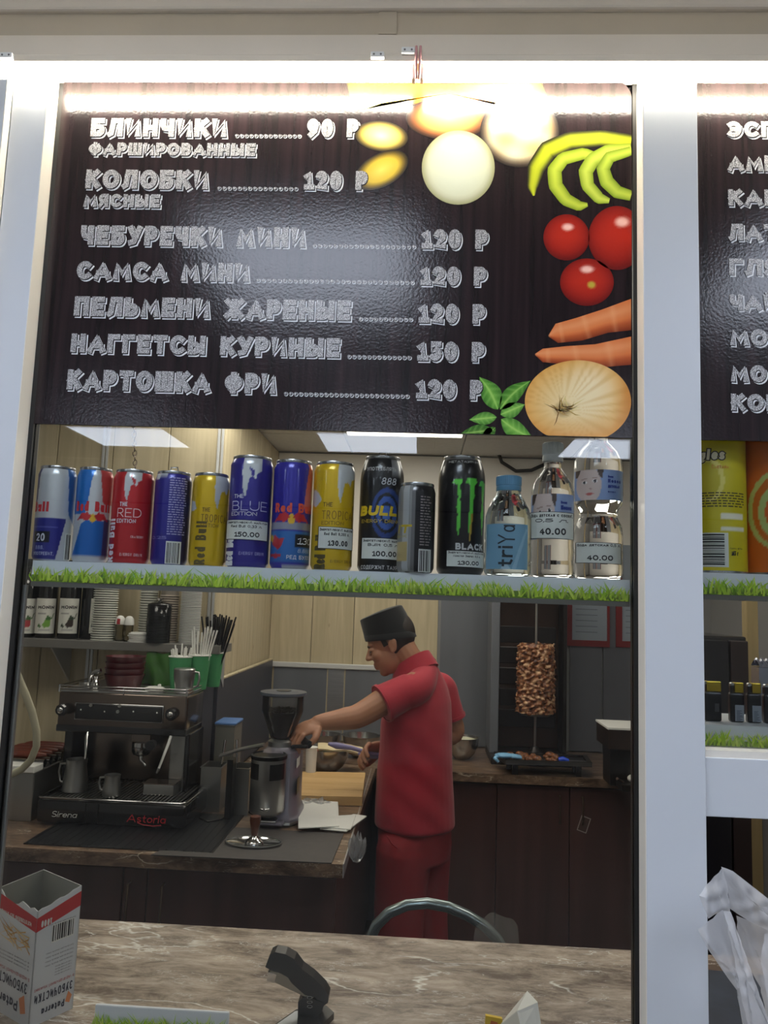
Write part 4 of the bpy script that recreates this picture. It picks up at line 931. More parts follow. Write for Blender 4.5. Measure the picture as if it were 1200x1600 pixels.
bulls = lambda y: [((240, 190, 50), circ(.5, y, .09, .045)), (RB, [(.08, y-.03), (.2, y+.05), (.36, y+.06), (.46, y+.02), (.38, y-.02), (.3, y-.03), (.2, y-.01)]), (RB, [(.92, y-.03), (.8, y+.05), (.64, y+.06), (.54, y+.02), (.62, y-.02), (.7, y-.03), (.8, y-.01)])]
can('silver energy drink can with navy panel, leftmost on the window shelf', 57, 115, 731, SIL,
    [((54, 110, 176), [(.84, .5), (.76, 1), (1.1, 1), (1.1, .3)]), ((40, 40, 110), [(-.2, .55), (-.2, 1), (.07, 1), (.03, .55)]), ((44, 46, 140), [(-.3, .02), (-.3, .45), (.80, .45), (.60, .02)]), ((90, 98, 180), [(.0, .345), (.0, .36), (.62, .36), (.6, .345)]), ((18, 20, 30), [(.03, .19), (.03, .31), (.42, .31), (.42, .19)])],
    [('Bull', .01, .34, .51, .105, RB, .24, 'h'), ('20', .10, .30, .205, .08, WH, .18, 'h'), ('888.', .1, .3, .12, .04, (170, 176, 220), .14, 'h'), ('УПОТРЕБИТ.', .06, .55, .06, .035, (190, 196, 226), .16, 'h')], barcode=(.80, .95, 0.02, .30))
can('light blue and silver energy drink can with red lettering and red shoulder', 118, 173, 733, SIL,
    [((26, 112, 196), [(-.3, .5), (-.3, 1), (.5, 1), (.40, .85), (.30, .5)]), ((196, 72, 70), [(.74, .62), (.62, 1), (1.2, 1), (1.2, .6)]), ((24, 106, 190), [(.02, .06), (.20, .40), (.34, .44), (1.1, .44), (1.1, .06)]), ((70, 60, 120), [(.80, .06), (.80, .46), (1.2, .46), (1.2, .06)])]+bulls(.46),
    [('Red Bull', .06, .93, .53, .105, RB, .24, 'h')])
can('red edition energy drink can with silver bull head', 175, 238, 737, (196, 36, 44),
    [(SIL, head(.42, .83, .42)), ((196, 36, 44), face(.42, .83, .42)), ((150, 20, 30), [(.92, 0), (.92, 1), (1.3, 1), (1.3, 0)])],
    [('THE', .20, .38, .60, .045, WH, .18, 'h'), ('RED', .16, .72, .485, .095, (236, 200, 200), .10, 'h'), ('EDITION', .16, .60, .425, .042, WH, .16, 'h'), ('Red Bull', .13, .46, .01, .11, (232, 220, 224), .2, 'v'), ('ENERGY DRINK', .28, .80, .08, .03, (236, 200, 200), .16, 'h'), ('CRANBERRY', .5, .8, .27, .025, (236, 200, 200), .16, 'h')])
can('navy energy drink can turned to its barcode and small print', 240, 297, 739, (46, 42, 140),
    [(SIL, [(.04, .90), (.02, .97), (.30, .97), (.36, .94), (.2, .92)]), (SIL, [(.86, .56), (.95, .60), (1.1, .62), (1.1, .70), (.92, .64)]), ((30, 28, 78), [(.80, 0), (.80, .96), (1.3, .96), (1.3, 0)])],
    [('0.25', .04, .4, .27, .03, (150, 150, 210), .14, 'h')], barcode=(.40, .80, .015, .25), lines=(.40, .86, .32, .92, (170, 168, 214), .0036), tab=True)
can('yellow tropical edition can wedged beside the tall blue can', 299, 357, 742, (222, 182, 20),
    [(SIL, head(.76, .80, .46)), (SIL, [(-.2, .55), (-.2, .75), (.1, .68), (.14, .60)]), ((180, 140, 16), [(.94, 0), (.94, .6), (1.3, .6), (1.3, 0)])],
    [('THE', .30, .5, .575, .045, (120, 92, 20), .16, 'h'), ('TROPICAL', .28, .97, .465, .085, (140, 108, 24), .10, 'h'), ('EDITION', .28, .74, .41, .042, (130, 100, 20), .14, 'h'), ('Red Bull', .44, .46, .015, .12, (96, 80, 30), .2, 'v')])
can('tall blue edition can with price tag 150.00', 357, 424, 716, (52, 44, 142),
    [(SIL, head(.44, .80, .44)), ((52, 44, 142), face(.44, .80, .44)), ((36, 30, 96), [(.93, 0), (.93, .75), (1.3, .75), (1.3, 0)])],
    [('THE', .13, .34, .61, .035, WH, .16, 'h'), ('BLUE', .10, .88, .50, .085, (190, 190, 226), .09, 'h'), ('EDITION', .09, .66, .455, .035, WH, .14, 'h'), ('Red Bull', .17, .28, .015, .12, WH, .2, 'v'), ('ENERGY DRINK', .30, .86, .11, .028, (170, 168, 220), .14, 'h')],
    tagd=(-.0, .92, .245, .42, ('Энергетический напиток', 'Red Bull 0,33 л.'), '150.00'))
can('tall dark blue can with orange-red lettering and a small digital price display', 425, 487, 722, (50, 44, 160),
    [((214, 110, 90), [(.80, .60), (.90, .97), (1.3, .97), (1.3, .5), (.78, .55)]), ((206, 150, 40), [(.95, .55), (.98, .97), (1.3, .97), (1.3, .5)]), ((150, 152, 170), [(.0, .36), (.0, .42), (1.1, .42), (1.1, .36)]), ((48, 112, 186), [(-.2, .06), (-.2, .345), (1.2, .345), (1.2, .06)]), ((16, 18, 26), [(.62, .20), (.62, .31), (1.02, .31), (1.02, .20)]), ((206, 60, 70), [(.05, .22), (.1, .31), (.22, .27), (.34, .28), (.3, .22), (.2, .17)]), ((236, 190, 50), [(.0, .26), (.02, .31), (.08, .29), (.06, .24)]), ((206, 60, 70), circ(.15, .12, .14, .02)), ((170, 172, 180), [(.3, .0), (.3, .045), (1, .045), (1, .0)])]+bulls(.45),
    [('Red Bull', .10, .98, .51, .085, (226, 84, 60), .24, 'h'), ('130', .66, .98, .225, .06, (240, 244, 250), .14, 'i'), ('8.888', .68, .96, .15, .035, (190, 210, 240), .12, 'i'), ('РЕД БУЛЛ', .42, .96, .09, .035, WH, .16, 'h')])
can('tall yellow tropical edition can with price tag 130.00', 488, 553, 725, (224, 184, 20),
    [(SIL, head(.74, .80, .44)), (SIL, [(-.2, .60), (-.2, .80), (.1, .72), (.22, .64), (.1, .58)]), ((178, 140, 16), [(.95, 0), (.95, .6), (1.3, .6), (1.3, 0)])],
    [('THE', .26, .48, .575, .04, (110, 84, 20), .16, 'h'), ('TROPICAL', .24, .98, .46, .08, (150, 116, 24), .10, 'h'), ('EDITION', .24, .76, .41, .035, (120, 92, 20), .14, 'h'), ('Red Bull', .36, .24, .01, .12, (84, 72, 30), .22, 'v'), ('ENERGY DRINK', .48, .95, .07, .025, (130, 100, 24), .14, 'h')],
    tagd=(.18, .98, .195, .395, ('Энергетический напиток', 'Red Bull 0,355 л.'), '130.00'))
rings = []
for q, cl in ((.30, (40, 70, 140)), (.24, (24, 26, 34)), (.20, (60, 96, 176)), (.13, (26, 30, 50)), (.09, (70, 110, 190))): rings.append((cl, circ(.62, .50, q*1.15, q*.72)))
can('tall black energy can with blue swirl and price tag 100.00', 561, 630, 716, (26, 26, 30),
    rings+[((150, 152, 156), [(.72, .84), (.72, .97), (1.1, .97), (1.1, .88)])],
    [('BULL', .05, .84, .475, .085, (230, 196, 40), .30, 'i'), ('ENERGY DRINK', .08, .9, .415, .03, (206, 178, 60), .16, 'h'), ('888', .48, .80, .74, .06, (200, 202, 206), .12, 'i'), ('УПОТРЕБЛЯТЬ', .16, .80, .86, .03, (190, 190, 190), .16, 'h'), ('СОДЕРЖИТ ТАУРИН', .10, .96, .025, .033, (206, 206, 206), .16, 'h')], big=True, tagd=(.10, .99, .11, .29, ('Энергетический напиток', 'Bullit 0,5 л.'), '100.00', 0.0012, -0.001), tab=True, d=1.14)
can('short silver and black can standing before the tall black one', 622, 680, 757, (150, 150, 148),
    [((24, 23, 26), [(.46, 0), (.46, 1), (1.3, 1), (1.3, 0)]), ((200, 202, 204), [(.14, .03), (.14, .97), (.30, .97), (.30, .03)]), ((110, 110, 110), [(.36, .03), (.36, .97), (.46, .97), (.46, .03)]), ((214, 190, 130), [(-.2, .12), (-.2, .34), (.28, .34), (.28, .12)])],
    [('IT', .04, .36, .43, .095, (214, 186, 50), .26, 'i'), ('DRINK', .0, .26, .38, .03, (190, 176, 90), .16, 'h')], barcode=(.58, .90, .01, .26), lines=(.60, .88, .30, .86, (150, 140, 140), .004), d=1.10)
claw = [((96, 206, 70), p) for p in ([(.30, .76), (.36, .79), (.52, .795), (.50, .76), (.46, .74), (.49, .66), (.47, .62), (.50, .56), (.48, .5), (.50, .44), (.44, .30), (.41, .42), (.43, .5), (.40, .56), (.43, .64), (.41, .74), (.36, .75)],
                                  [(.58, .76), (.62, .795), (.80, .80), (.82, .77), (.76, .74), (.78, .66), (.74, .6), (.75, .52), (.72, .44), (.70, .26), (.65, .40), (.66, .5), (.69, .56), (.67, .64), (.69, .73), (.64, .76)],
                                  [(.86, .75), (.90, .79), (.99, .78), (.96, .6), (.97, .5), (.94, .33), (.91, .5), (.93, .6), (.92, .74)])]
can('tall black can with green claw mark and price tag 130.00', 684, 757, 716, (20, 19, 22), claw+[((190, 160, 60), [(.70, .50), (.68, .30), (.70, .26), (.73, .42), (.75, .5)])],
    [('BLACK', .40, .95, .205, .055, (206, 206, 206), .26, 'h'), ('МЕТАТАУРИН', .22, .82, .925, .02, (170, 170, 170), .2, 'h')], big=True, tagd=(.22, .99, .065, .20, ('Энергетический напиток', 'Монстер Энержи 0,5 л.'), '130.00', 0.0012, -0.001), topcol=(150, 150, 152), d=1.135)

# ------------------------------------------------------------------ water bottles
def water(name, tint=(255, 255, 255)):
    m, nt, b = newmat(name); MATS[name] = m
    b.inputs['Base Color'].default_value = (*lin(tint), 1); b.inputs['Roughness'].default_value = 0.03; b.inputs['Transmission Weight'].default_value = 1; b.inputs['IOR'].default_value = 1.33
    return m
m_water = water('clear_bottle'); m_waterb = water('clear_blue_bottle', (226, 240, 246))
m_frost = M('frosted_cap', (206, 214, 220), 0.4, trans=0.3)
def bottle(label, px0, px1, prof_px, cap_px, capmat, d=1.13, mat=None):
    r = SIZE(px1-px0, d)/2; cx = (px0+px1)/2; X = P(cx, 850, d).x; c = (X, d-CAM_D, SH)
    zz = lambda y: P(cx, y, d).z-SH
    prof = [(0.0001, 0.0015), (r*0.86, 0.0015)]+[(SIZE(w_, d)/2, max(0.004, zz(y))) for w_, y in prof_px]+[(0.0001, zz(prof_px[-1][1])+0.0003)]
    H = zz(cap_px[2]); t = thing('water_bottle', label, 'water bottle', c, 'water bottles on the window shelf')
    obj('body', MB().lathe(prof, 48, c, capb=False, capt=False), mat or m_water, t, 60)
    w0, yb, yt = cap_px; rc = SIZE(w0, d)/2; n = 48; mb = MB(); zb, zt = zz(yb), zz(yt)
    for k in range(0): pass
    prof = [(rc*0.98, zb), (rc, zb+0.001), (rc, zb+(zt-zb)*0.28), (rc*0.97, zb+(zt-zb)*0.3), (rc*0.97, zb+(zt-zb)*0.34), (rc, zb+(zt-zb)*0.36), (rc, zt-0.001), (rc*0.94, zt), (0.0001, zt)]
    mb.lathe(prof, n, c, capb=True, capt=False)
    cp = obj('cap', mb, capmat, t, 40); rb = MB()
    for k in range(40):
        a = 2*PI*k/40; x, y = c[0]+rc*math.cos(a), c[1]+rc*math.sin(a); rb.tube([(x, y, c[2]+zb+(zt-zb)*0.4), (x, y, c[2]+zt-0.001)], 0.0004, 4)
    obj('ribs', rb, capmat, cp, kind='stuff')
    return t, Wrap(c, r, H), zz
t, wr, zz = bottle('small clear water bottle with blue cap and blue label', 757, 830, [(70, 900), (73, 893), (72, 880), (70.5, 876), (72.5, 870), (72.5, 850), (71, 846), (72.5, 842), (72, 815), (71, 808), (64, 796), (50, 782), (40, 776), (38, 771), (36, 768)], (39, 768, 745), M('blue_cap', (92, 142, 176), 0.35), mat=m_waterb)
def lab(t, wr, a0, a1, z0, z1, polys, base, rows=44, n=60, w=0.0006, mat=None):
    t0, t1 = wr.ang(a0), wr.ang(a1); aa, tt = np.meshgrid(np.linspace(0, 1, n+1), np.linspace(0, 1, rows+1)); col = np.zeros((rows+1, n+1, 3)); col[:] = lin(base)
    # artwork coordinates: 0..1 across the printed patch as seen, 0..1 up
    xs = (np.sin(t0+(t1-t0)*aa)+1)/2; xs = (xs-a0)/(a1-a0)
    for cl, poly in polys: col[pip(xs, tt, poly)] = lin(cl)
    mb = MB(); v = [wr.pt(t0+(t1-t0)*i/n, z0+(z1-z0)*j/rows, w) for j in range(rows+1) for i in range(n+1)]
    mb.add(v, [(j*(n+1)+i, j*(n+1)+i+1, (j+1)*(n+1)+i+1, (j+1)*(n+1)+i) for j in range(rows) for i in range(n)], col.reshape(-1, 3).tolist())
    return obj('label', mb, mat or m_label, t, 60)
lb = lab(t, wr, .06, .90, zz(891), zz(822), [((150, 190, 212), [(.62, .0), (.95, .9), (1, .9), (.72, .0)]), ((176, 206, 222), [(.3, -.1), (.42, .12), (.52, .12), (.66, -.1)])], (122, 168, 196))
mb = MB(); text(mb, 'tri', 0.030, 0.022, wr.vfn(.60, 0.001, zz(887)), 0.15); text(mb, 'Ya', 0.027, 0.024, wr.vfn(.64, 0.001, zz(853)), 0.09)
obj('label_text', mb, M('dark_teal_ink', (24, 40, 52), 0.5), lb)
babies = lambda: [((206, 186, 180), circ(.30, .50, .26, .62, 40)), ((84, 66, 60), [(.02, .75), (.03, 1.1), (.16, 1.1), (.08, .78)]), ((84, 66, 60), [(.50, .82), (.46, 1.1), (.62, 1.1), (.57, .70)]), ((240, 236, 236), circ(.21, .58, .055, .05)), ((240, 236, 236), circ(.43, .62, .055, .05)), ((40, 40, 50), circ(.21, .58, .030, .055)), ((40, 40, 50), circ(.43, .62, .030, .055)), ((150, 120, 112), [(.14, .70), (.27, .71), (.27, .69), (.14, .675)]), ((150, 120, 112), [(.37, .74), (.50, .75), (.50, .73), (.37, .715)]), ((176, 146, 140), [(.30, .36), (.33, .42), (.37, .36), (.34, .34)])]
def babytext(lb, wr, z, h):
    mb = MB()
    for k, (s, hh, wd) in enumerate((('Новые', .08, .12), ('Новоб', .13, .26), ('детская', .12, .26), ('вода', .07, .16))):
        Wd = wr.r*2*wd*0.75; f0 = wr.fn(.68, .68+wd*0.9, Wd, z+h*(0.72-0.17*k), 0.0012); text(mb, s, Wd, h*hh, f0, 0.2)
    obj('label_text', mb, M('label_blue_ink', (44, 66, 150), 0.5), lb)
t, wr, zz = bottle('clear water bottle with baby face label and tag 40.00, white ribbed cap', 829, 896, [(64, 903), (67, 896), (66, 880), (64, 872), (66, 862), (64, 852), (66, 842), (67, 790), (65, 770), (58, 757), (44, 744), (30, 735), (27, 731), (27, 724)], (32, 722, 693), m_frost)
lb = lab(t, wr, .03, .97, zz(845), zz(776), babies()+[((176, 84, 84), circ(.31, .24, .09, .05))], (146, 166, 206)); babytext(lb, wr, zz(830), zz(776)-zz(830))
price_tag(t, wr, .02, .96, zz(844)/wr.H, zz(803)/wr.H, ('Вода детская с соской,', '0,5 л.'), '40.00', 0.0016)
t, wr, zz = bottle('waisted clear water bottle with baby face label and tag 40.00', 897, 972, [(70, 905), (74, 897), (74, 880), (72, 873), (74, 866), (72, 858), (74, 850), (74, 836), (70, 822), (60, 812), (57, 806), (60, 799), (70, 790), (75, 775), (76, 745), (72, 722), (60, 708), (44, 699), (30, 692), (28, 682), (28, 676)], (33, 675, 648), m_frost)
wr.r = SIZE(76, 1.13)/2; lb = lab(t, wr, .04, .97, zz(786), zz(740), babies()+[((190, 96, 92), [(.22, .20), (.31, .25), (.42, .21), (.31, .13)])], (140, 164, 210)); babytext(lb, wr, zz(784), zz(740)-zz(784))
price_tag(t, wr, .08, .93, zz(882)/wr.H, zz(850)/wr.H, ('Вода детская 0,5 л.',), '40.00', 0.0016)

# ------------------------------------------------------------------ right bay: crisp tubes and lighters
def tube(label, cx, wpx, base, polys, texts, d=1.14, barcode=None, lines=None):
    r = SIZE(wpx, d)/2; X = P(cx, 820, d).x; zb = z2; H = 0.255; c = (X, d-CAM_D, zb); wr = Wrap(c, r, H)
    t = thing('crisp_tube', label, 'crisp tube', c, 'crisp tubes in the right bay')
    zs = np.linspace(0.004, H-0.006, 90); n = 120; th = np.linspace(-PI, PI, n, endpoint=False); A = (np.sin(th)+1)/2; A[np.abs(th) > PI/2] = -9
    aa, tt = np.meshgrid(A, zs/H); col = np.zeros((90, n, 3)); col[:] = lin(base)
    for cl, p in polys: col[pip(aa, tt, p)] = lin(cl)
    v = [(X+r*math.sin(a-wr.rot), c[1]-r*math.cos(a-wr.rot), zb+z) for z in zs for a in th]
    bd = obj('body', MB().add(v, [(i*n+k, i*n+(k+1) % n, (i+1)*n+(k+1) % n, (i+1)*n+k) for i in range(89) for k in range(n)], col.reshape(-1, 3).tolist()), m_label, t, 60)
    obj('base_rim', MB().lathe([(r*0.9, 0), (r*1.02, 0), (r*1.02, 0.004), (r, 0.0045)], 48, c), m_tin, t, 50)
    obj('lid', MB().lathe([(r, H-0.0065), (r*1.03, H-0.006), (r*1.03, H), (0.0001, H)], 48, c, capt=False), m_plastic, t, 50)
    for body, a0, a1, t0, h, cl, sw, mode in texts:
        mb = MB(); Wd = r*(wr.ang(a1)-wr.ang(a0)); text(mb, body, Wd, h*H, wr.fn(a0, a1, Wd, t0*H, 0.0006 if mode != 'b' else 0.0004), sw, grow=0.003 if mode == 'b' else 0, slant=0.1); obj('lettering', mb, M('ink_%d_%d_%d' % cl, cl, 0.4), bd)
    for ln in lines or ():
        a0, a1, t0, t1, cl, st = ln; mb = MB(); z = t0*H
        while z < t1*H:
            x = a0
            while x < a1-0.02:
                w_ = random.uniform(0.03, 0.1); k = wr.patch(x, min(a1, x+w_), z, z+st*0.45, 0.0004, 2); mb.add(k.v, k.f); x += w_+0.018
            z += st
        obj('small_print', mb, M('ink_%d_%d_%d' % cl, cl, 0.5), bd, kind='stuff')
    if barcode:
        a0, a1, t0, t1 = barcode; q = obj('barcode', wr.patch(a0, a1, t0*H, t1*H, 0.0004), m_tagp, bd); mb = MB(); z = t0*H+0.003
        while z < t1*H-0.004:
            w_ = random.choice([0.0008, 0.0014, 0.0022]); k = wr.patch(a0+0.03, a1-0.06, z, z+w_, 0.0007, 6); mb.add(k.v, k.f); z += w_+random.choice([0.001, 0.0016])
        obj('bars', mb, m_ink, q, kind='stuff')
tube('yellow crisp tube with barcode beside the white column', 1117, 90, (214, 198, 22),
     [((236, 222, 120), circ(.44, .52, .22, .12)), ((206, 190, 40), circ(.40, .52, .19, .105)), ((244, 240, 220), [(.60, .30), (.60, .335), (.92, .335), (.92, .30)]), ((244, 240, 220), [(.60, .235), (.60, .26), (.94, .26), (.94, .235)])],
     [('Pringles', .02, .66, .635, .062, (46, 36, 16), .24, 'b'), ('Pringles', .02, .66, .635, .062, (250, 240, 210), .24, 'n'), ('Сметана', .46, .72, .585, .022, (220, 130, 40), .16, 'n'), ('165 г', .74, .86, .10, .026, (40, 40, 40), .2, 'n'), ('Масса нетто', .72, .9, .135, .012, (60, 56, 30), .16, 'n')],
     barcode=(.22, .70, .035, .225), lines=[(.3, .94, .37, .45, (70, 64, 20), .0038)])
tube('orange crisp tube with pale green ring, at the right picture edge', 1213, 92, (214, 104, 22),
     [((196, 206, 120), circ(.55, .36, .47, .225, 40)), ((214, 112, 30), circ(.57, .36, .42, .20, 40)), ((186, 206, 130), circ(.60, .35, .36, .165, 40)), ((220, 96, 24), circ(.62, .35, .28, .125, 40)), ((240, 180, 120), circ(.64, .35, .22, .1, 40)), ((80, 120, 40), [(.46, .22), (.52, .26), (.66, .24), (.6, .18)]), ((196, 176, 30), [(-.2, .92), (-.2, 1.1), (1.2, 1.1), (1.2, .97), (.4, .9)])], [])
m_gold = M('gold_metal', (206, 176, 60), 0.25, 0.9); m_lighter = M('black_lighter_plastic', (20, 20, 24), 0.25)
for k, (pa, pb, yt, lab_) in enumerate(((1100, 1126, 1064, 'black lighter with gold top, turned, next to the white column'), (1139, 1161, 1066, 'black lighter with gold top and grey sticker, second from the column'), (1166, 1188, 1067, 'black lighter with gold top and grey sticker, third from the column'), (1192, 1215, 1069, 'black lighter with gold top at the right picture edge'))):
    d = 1.12; a, b = P(pa, 1100, d).x, P(pb, 1100, d).x; y = d-CAM_D; zt = P((pa+pb)/2, yt, d).z; H = zt-z3; t = thing('lighter', lab_, 'lighter', ((a+b)/2, y, z3), 'black lighters on the lower shelf')
    obj('body', MB().box(a, y-0.006, z3, b, y+0.006, z3+H*0.74, 0.003), m_lighter, t)
    g0 = a+(b-a)*(0.35 if k else 0.1)
    obj('hood', MB().box(g0, y-0.005, z3+H*0.745, b-0.0005, y+0.005, zt, 0.001), m_gold, t)
    obj('thumb_lever', MB().box(a+0.001, y-0.004, z3+H*0.745, g0-0.0008, y+0.004, z3+H*0.93, 0.001), m_lighter, t)
    obj('spark_wheel', MB().cyl((a+(g0-a)*0.6, y-0.003, z3+H*0.95), (a+(g0-a)*0.6, y+0.003, z3+H*0.95), 0.0025, 12), m_tin, t, 40)
    st = obj('sticker', MB().box(a+(b-a)*(.3 if k else .55), y-0.0066, z3+0.002 if k else z3+H*.25, a+(b-a)*(.92 if k else .8), y-0.0061, z3+H*(.44 if k else .45)), M('grey_sticker', (150, 158, 170), 0.5) if k else M('dim_sticker', (60, 60, 64), 0.5), t)
    mb = MB()
    for q in range(9): mb.box(a+(b-a)*.4, y-0.0069, z3+H*(.05+.03*q), a+(b-a)*random.uniform(.6, .85), y-0.0067, z3+H*(.062+.03*q))
    if k: obj('small_print', mb, M('sticker_ink', (70, 76, 90), 0.6), st, kind='stuff')

# ================================================================== COFFEE CORNER
m_blackp = M('black_plastic', (20, 20, 22), 0.35); m_blackm = M('black_enamel', (24, 24, 27), 0.22, coat=0.5)
m_paperw = M('white_paper', (226, 226, 222), 0.7); m_dsteel = M('dark_mirror_steel', (120, 108, 100), 0.16, 0.95)
m_sat = M('satin_steel', (176, 176, 174), 0.3, 0.95)
# wall shelf with syrups and cups
ds = 2.86; zs_ = P(190, 1003, ds).z; xr = P(343, 1015, ds).x
sh = thing('wall_shelf', 'grey wall shelf of syrups and cups above the coffee machine', 'shelf', (-1.3, ds-CAM_D+0.09, zs_-0.032))
obj('board', MB().box(-2.1, ds-CAM_D, zs_-0.032, xr, YLW-0.001, zs_, 0.002), M('grey_shelf_board', (112, 110, 106), 0.5), sh)
for px in (75, 330): x = P(px, 1030, ds).x; obj('bracket', MB().prism([(0, 0), (0.17, 0), (0.17, -0.14)], (x, ds-CAM_D+0.012, zs_-0.033), (0, 1, 0), (0, 0, 1), (0.006, 0, 0)), m_alu, sh)
m_syrup = M('dark_syrup_glass', (16, 17, 20), 0.12, coat=0.5); dsy = 2.935
for k, (cx, lx, cl, cl2, lab_) in enumerate(((41, 40, (176, 50, 60), (70, 110, 60), 'dark syrup bottle with a red fruit on its label, leftmost'), (72, 71, (120, 170, 70), (60, 110, 50), 'dark syrup bottle with a green fruit on its label'),
                                        (108, 107, (50, 34, 30), (40, 60, 40), 'dark syrup bottle with a dark brown nut on its label'), (137, 139, (60, 80, 60), (40, 60, 40), 'dark syrup bottle next to the tall white cup stack'))):
    r = 0.0385; X = P(cx, 965, dsy).x; c = (X, dsy-CAM_D+(0.03 if k == 3 else 0), zs_); H = 0.30; wr = Wrap(c, r, H)
    t = thing('syrup_bottle', lab_, 'bottle', c, 'syrup bottles on the wall shelf')
    obj('body', MB().lathe([(r*.9, 0), (r, 0.004), (r, 0.195), (r*.8, 0.22), (r*.42, 0.245), (r*.36, 0.25), (r*.36, 0.292), (r*.42, 0.293), (r*.42, 0.298), (0.0001, 0.298)], 32, c, capt=False), m_syrup, t, 50)
    obj('cap', MB().lathe([(r*.46, 0.275), (r*.48, 0.3), (0.0001, 0.303)], 20, c, capt=False), m_blackp, t, 50)
    a0, a1 = ((.02, .90) if k < 3 else (.45, .98)); z0, z1 = P(cx, 990, dsy-.03).z-zs_, P(cx, 935, dsy-.03).z-zs_
    lb = lab(t, wr, a0, a1, z0, z1, [(cl, circ(.62, .30, .18, .12)), (cl, circ(.5, .24, .12, .08)), (cl2, [(.5, .4), (.62, .52), (.8, .46), (.94, .58), (.86, .42), (.66, .38)]), (cl2, [(.12, .22), (.2, .3), (.34, .2), (.24, .16)]), ((150, 150, 150), [(.12, .56), (.12, .58), (.5, .58), (.5, .56)]), ((170, 170, 170), [(.2, .10), (.2, .12), (.8, .12), (.8, .10)])], (222, 222, 214), 30, 24)
    if k < 3:
        mb = MB(); Wd = r*1.3; text(mb, 'MONIN', Wd, 0.013, wr.fn(.12, .82, Wd, z0+(z1-z0)*.70, 0.0012), 0.2); obj('label_text', mb, m_ink, lb)
# nested paper cups standing upside down, one thing each
def cupmesh(r, h, cl, name):
    m = VM('cup_paper', 0.55); body = tuple(x*0.42 for x in lin(cl)); c = MB()  # body tone darkened to stand for shade in the gaps between rims
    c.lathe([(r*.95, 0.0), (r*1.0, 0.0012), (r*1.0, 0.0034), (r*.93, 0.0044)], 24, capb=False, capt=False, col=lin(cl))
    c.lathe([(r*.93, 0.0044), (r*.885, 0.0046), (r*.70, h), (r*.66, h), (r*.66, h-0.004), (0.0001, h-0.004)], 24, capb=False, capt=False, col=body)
    return c, m
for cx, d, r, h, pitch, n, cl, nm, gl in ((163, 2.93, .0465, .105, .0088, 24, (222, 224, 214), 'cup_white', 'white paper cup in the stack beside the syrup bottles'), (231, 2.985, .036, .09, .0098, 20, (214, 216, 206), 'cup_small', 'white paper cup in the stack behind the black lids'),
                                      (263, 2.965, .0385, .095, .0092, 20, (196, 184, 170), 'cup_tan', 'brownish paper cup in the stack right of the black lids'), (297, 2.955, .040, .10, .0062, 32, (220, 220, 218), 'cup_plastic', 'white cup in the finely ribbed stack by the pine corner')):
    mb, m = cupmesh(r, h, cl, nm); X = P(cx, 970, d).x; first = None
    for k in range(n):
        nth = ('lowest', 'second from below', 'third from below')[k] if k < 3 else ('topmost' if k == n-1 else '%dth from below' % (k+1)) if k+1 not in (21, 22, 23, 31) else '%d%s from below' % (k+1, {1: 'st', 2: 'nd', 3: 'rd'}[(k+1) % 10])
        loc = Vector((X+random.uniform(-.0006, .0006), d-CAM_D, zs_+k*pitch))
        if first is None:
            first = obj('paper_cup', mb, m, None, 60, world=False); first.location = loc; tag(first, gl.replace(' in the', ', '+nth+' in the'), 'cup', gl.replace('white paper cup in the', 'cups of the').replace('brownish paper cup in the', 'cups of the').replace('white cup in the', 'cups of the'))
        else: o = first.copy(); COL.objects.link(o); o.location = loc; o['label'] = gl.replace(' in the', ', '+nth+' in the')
# salt shakers, lids
for k, (cx, lab_) in enumerate(((187, 'small glass shaker with red striped white lid'), (201, 'small glass shaker with plain white lid'))):
    d = 2.92-0.02*k; X = P(cx, 985, d).x; c = (X, d-CAM_D, zs_); r = .018; t = thing('shaker', lab_, 'shaker', c, 'glass shakers on the wall shelf')
    obj('jar', MB().lathe([(r*.8, 0), (r*.95, .004), (r*.85, .03), (r*.95, .055), (r*.9, .065)], 20, c), THIN('jar_glass', (226, 222, 206), 1.45, 0.02, 0.25, (150, 140, 110)), t, 60)
    l = obj('lid', MB().lathe([(r*1.02, .062), (r*1.02, .070), (r*.9, .085), (r*.5, .094), (.0001, .096)], 20, c, capt=False), m_paperw, t, 60)
    if k == 0: obj('stripe', MB().lathe([(r*1.05, .063), (r*1.04, .07), (r*.94, .084)], 5, c, a0=-PI/2-.35, a1=-PI/2+.35), M('red_stripe', (170, 30, 40), .5), l)
X = P(215, 1005, 2.885).x; first = None
for k in range(5):
    loc = (X+random.uniform(-.004, .004), 2.90-CAM_D, zs_+k*.0068)
    if first is None:
        first = obj('cup_lid', MB().lathe([(.040, 0), (.041, .002), (.041, .005), (.034, .006), (.033, .0095), (.0001, .0095)], 28, capt=False), m_paperw, None, 40, world=False); first.location = loc; tag(first, 'white flat cup lid, lowest of the small pile on the wall shelf', 'lid', 'small pile of white lids')
    else: o = first.copy(); COL.objects.link(o); o.location = loc; o['label'] = 'white flat cup lid, %s of the small pile on the wall shelf' % ('', 'second from below', 'middle one', 'second from the top', 'topmost')[k]
d = 2.89; X = P(248, 975, d).x; c = (X, d-CAM_D, zs_); r = SIZE(36, d)/2; Hh = P(248, 944, d).z-zs_; t = thing('lid_sleeve', 'tall stack of black lids in a shiny sleeve', 'lids', c)
pr = [(r*.88, 0)];
for k in range(24): z = Hh*k/24; pr += [(r*.99, z+.001), (r*.96, z+Hh/48)]
obj('lids', MB().lathe(pr+[(r*.95, Hh-.004), (r*.8, Hh), (.0001, Hh)], 32, c, capt=False), m_blackp, t, 30)
obj('sleeve', MB().lathe([(r*1.03, .002), (r*1.04, Hh*.5), (r*1.02, Hh-.002), (r*.7, Hh+.006), (r*.3, Hh+.008)], 28, c, capb=False, capt=False), THIN('clear_sleeve', (250, 252, 255), 1.5, .12), t, 60)
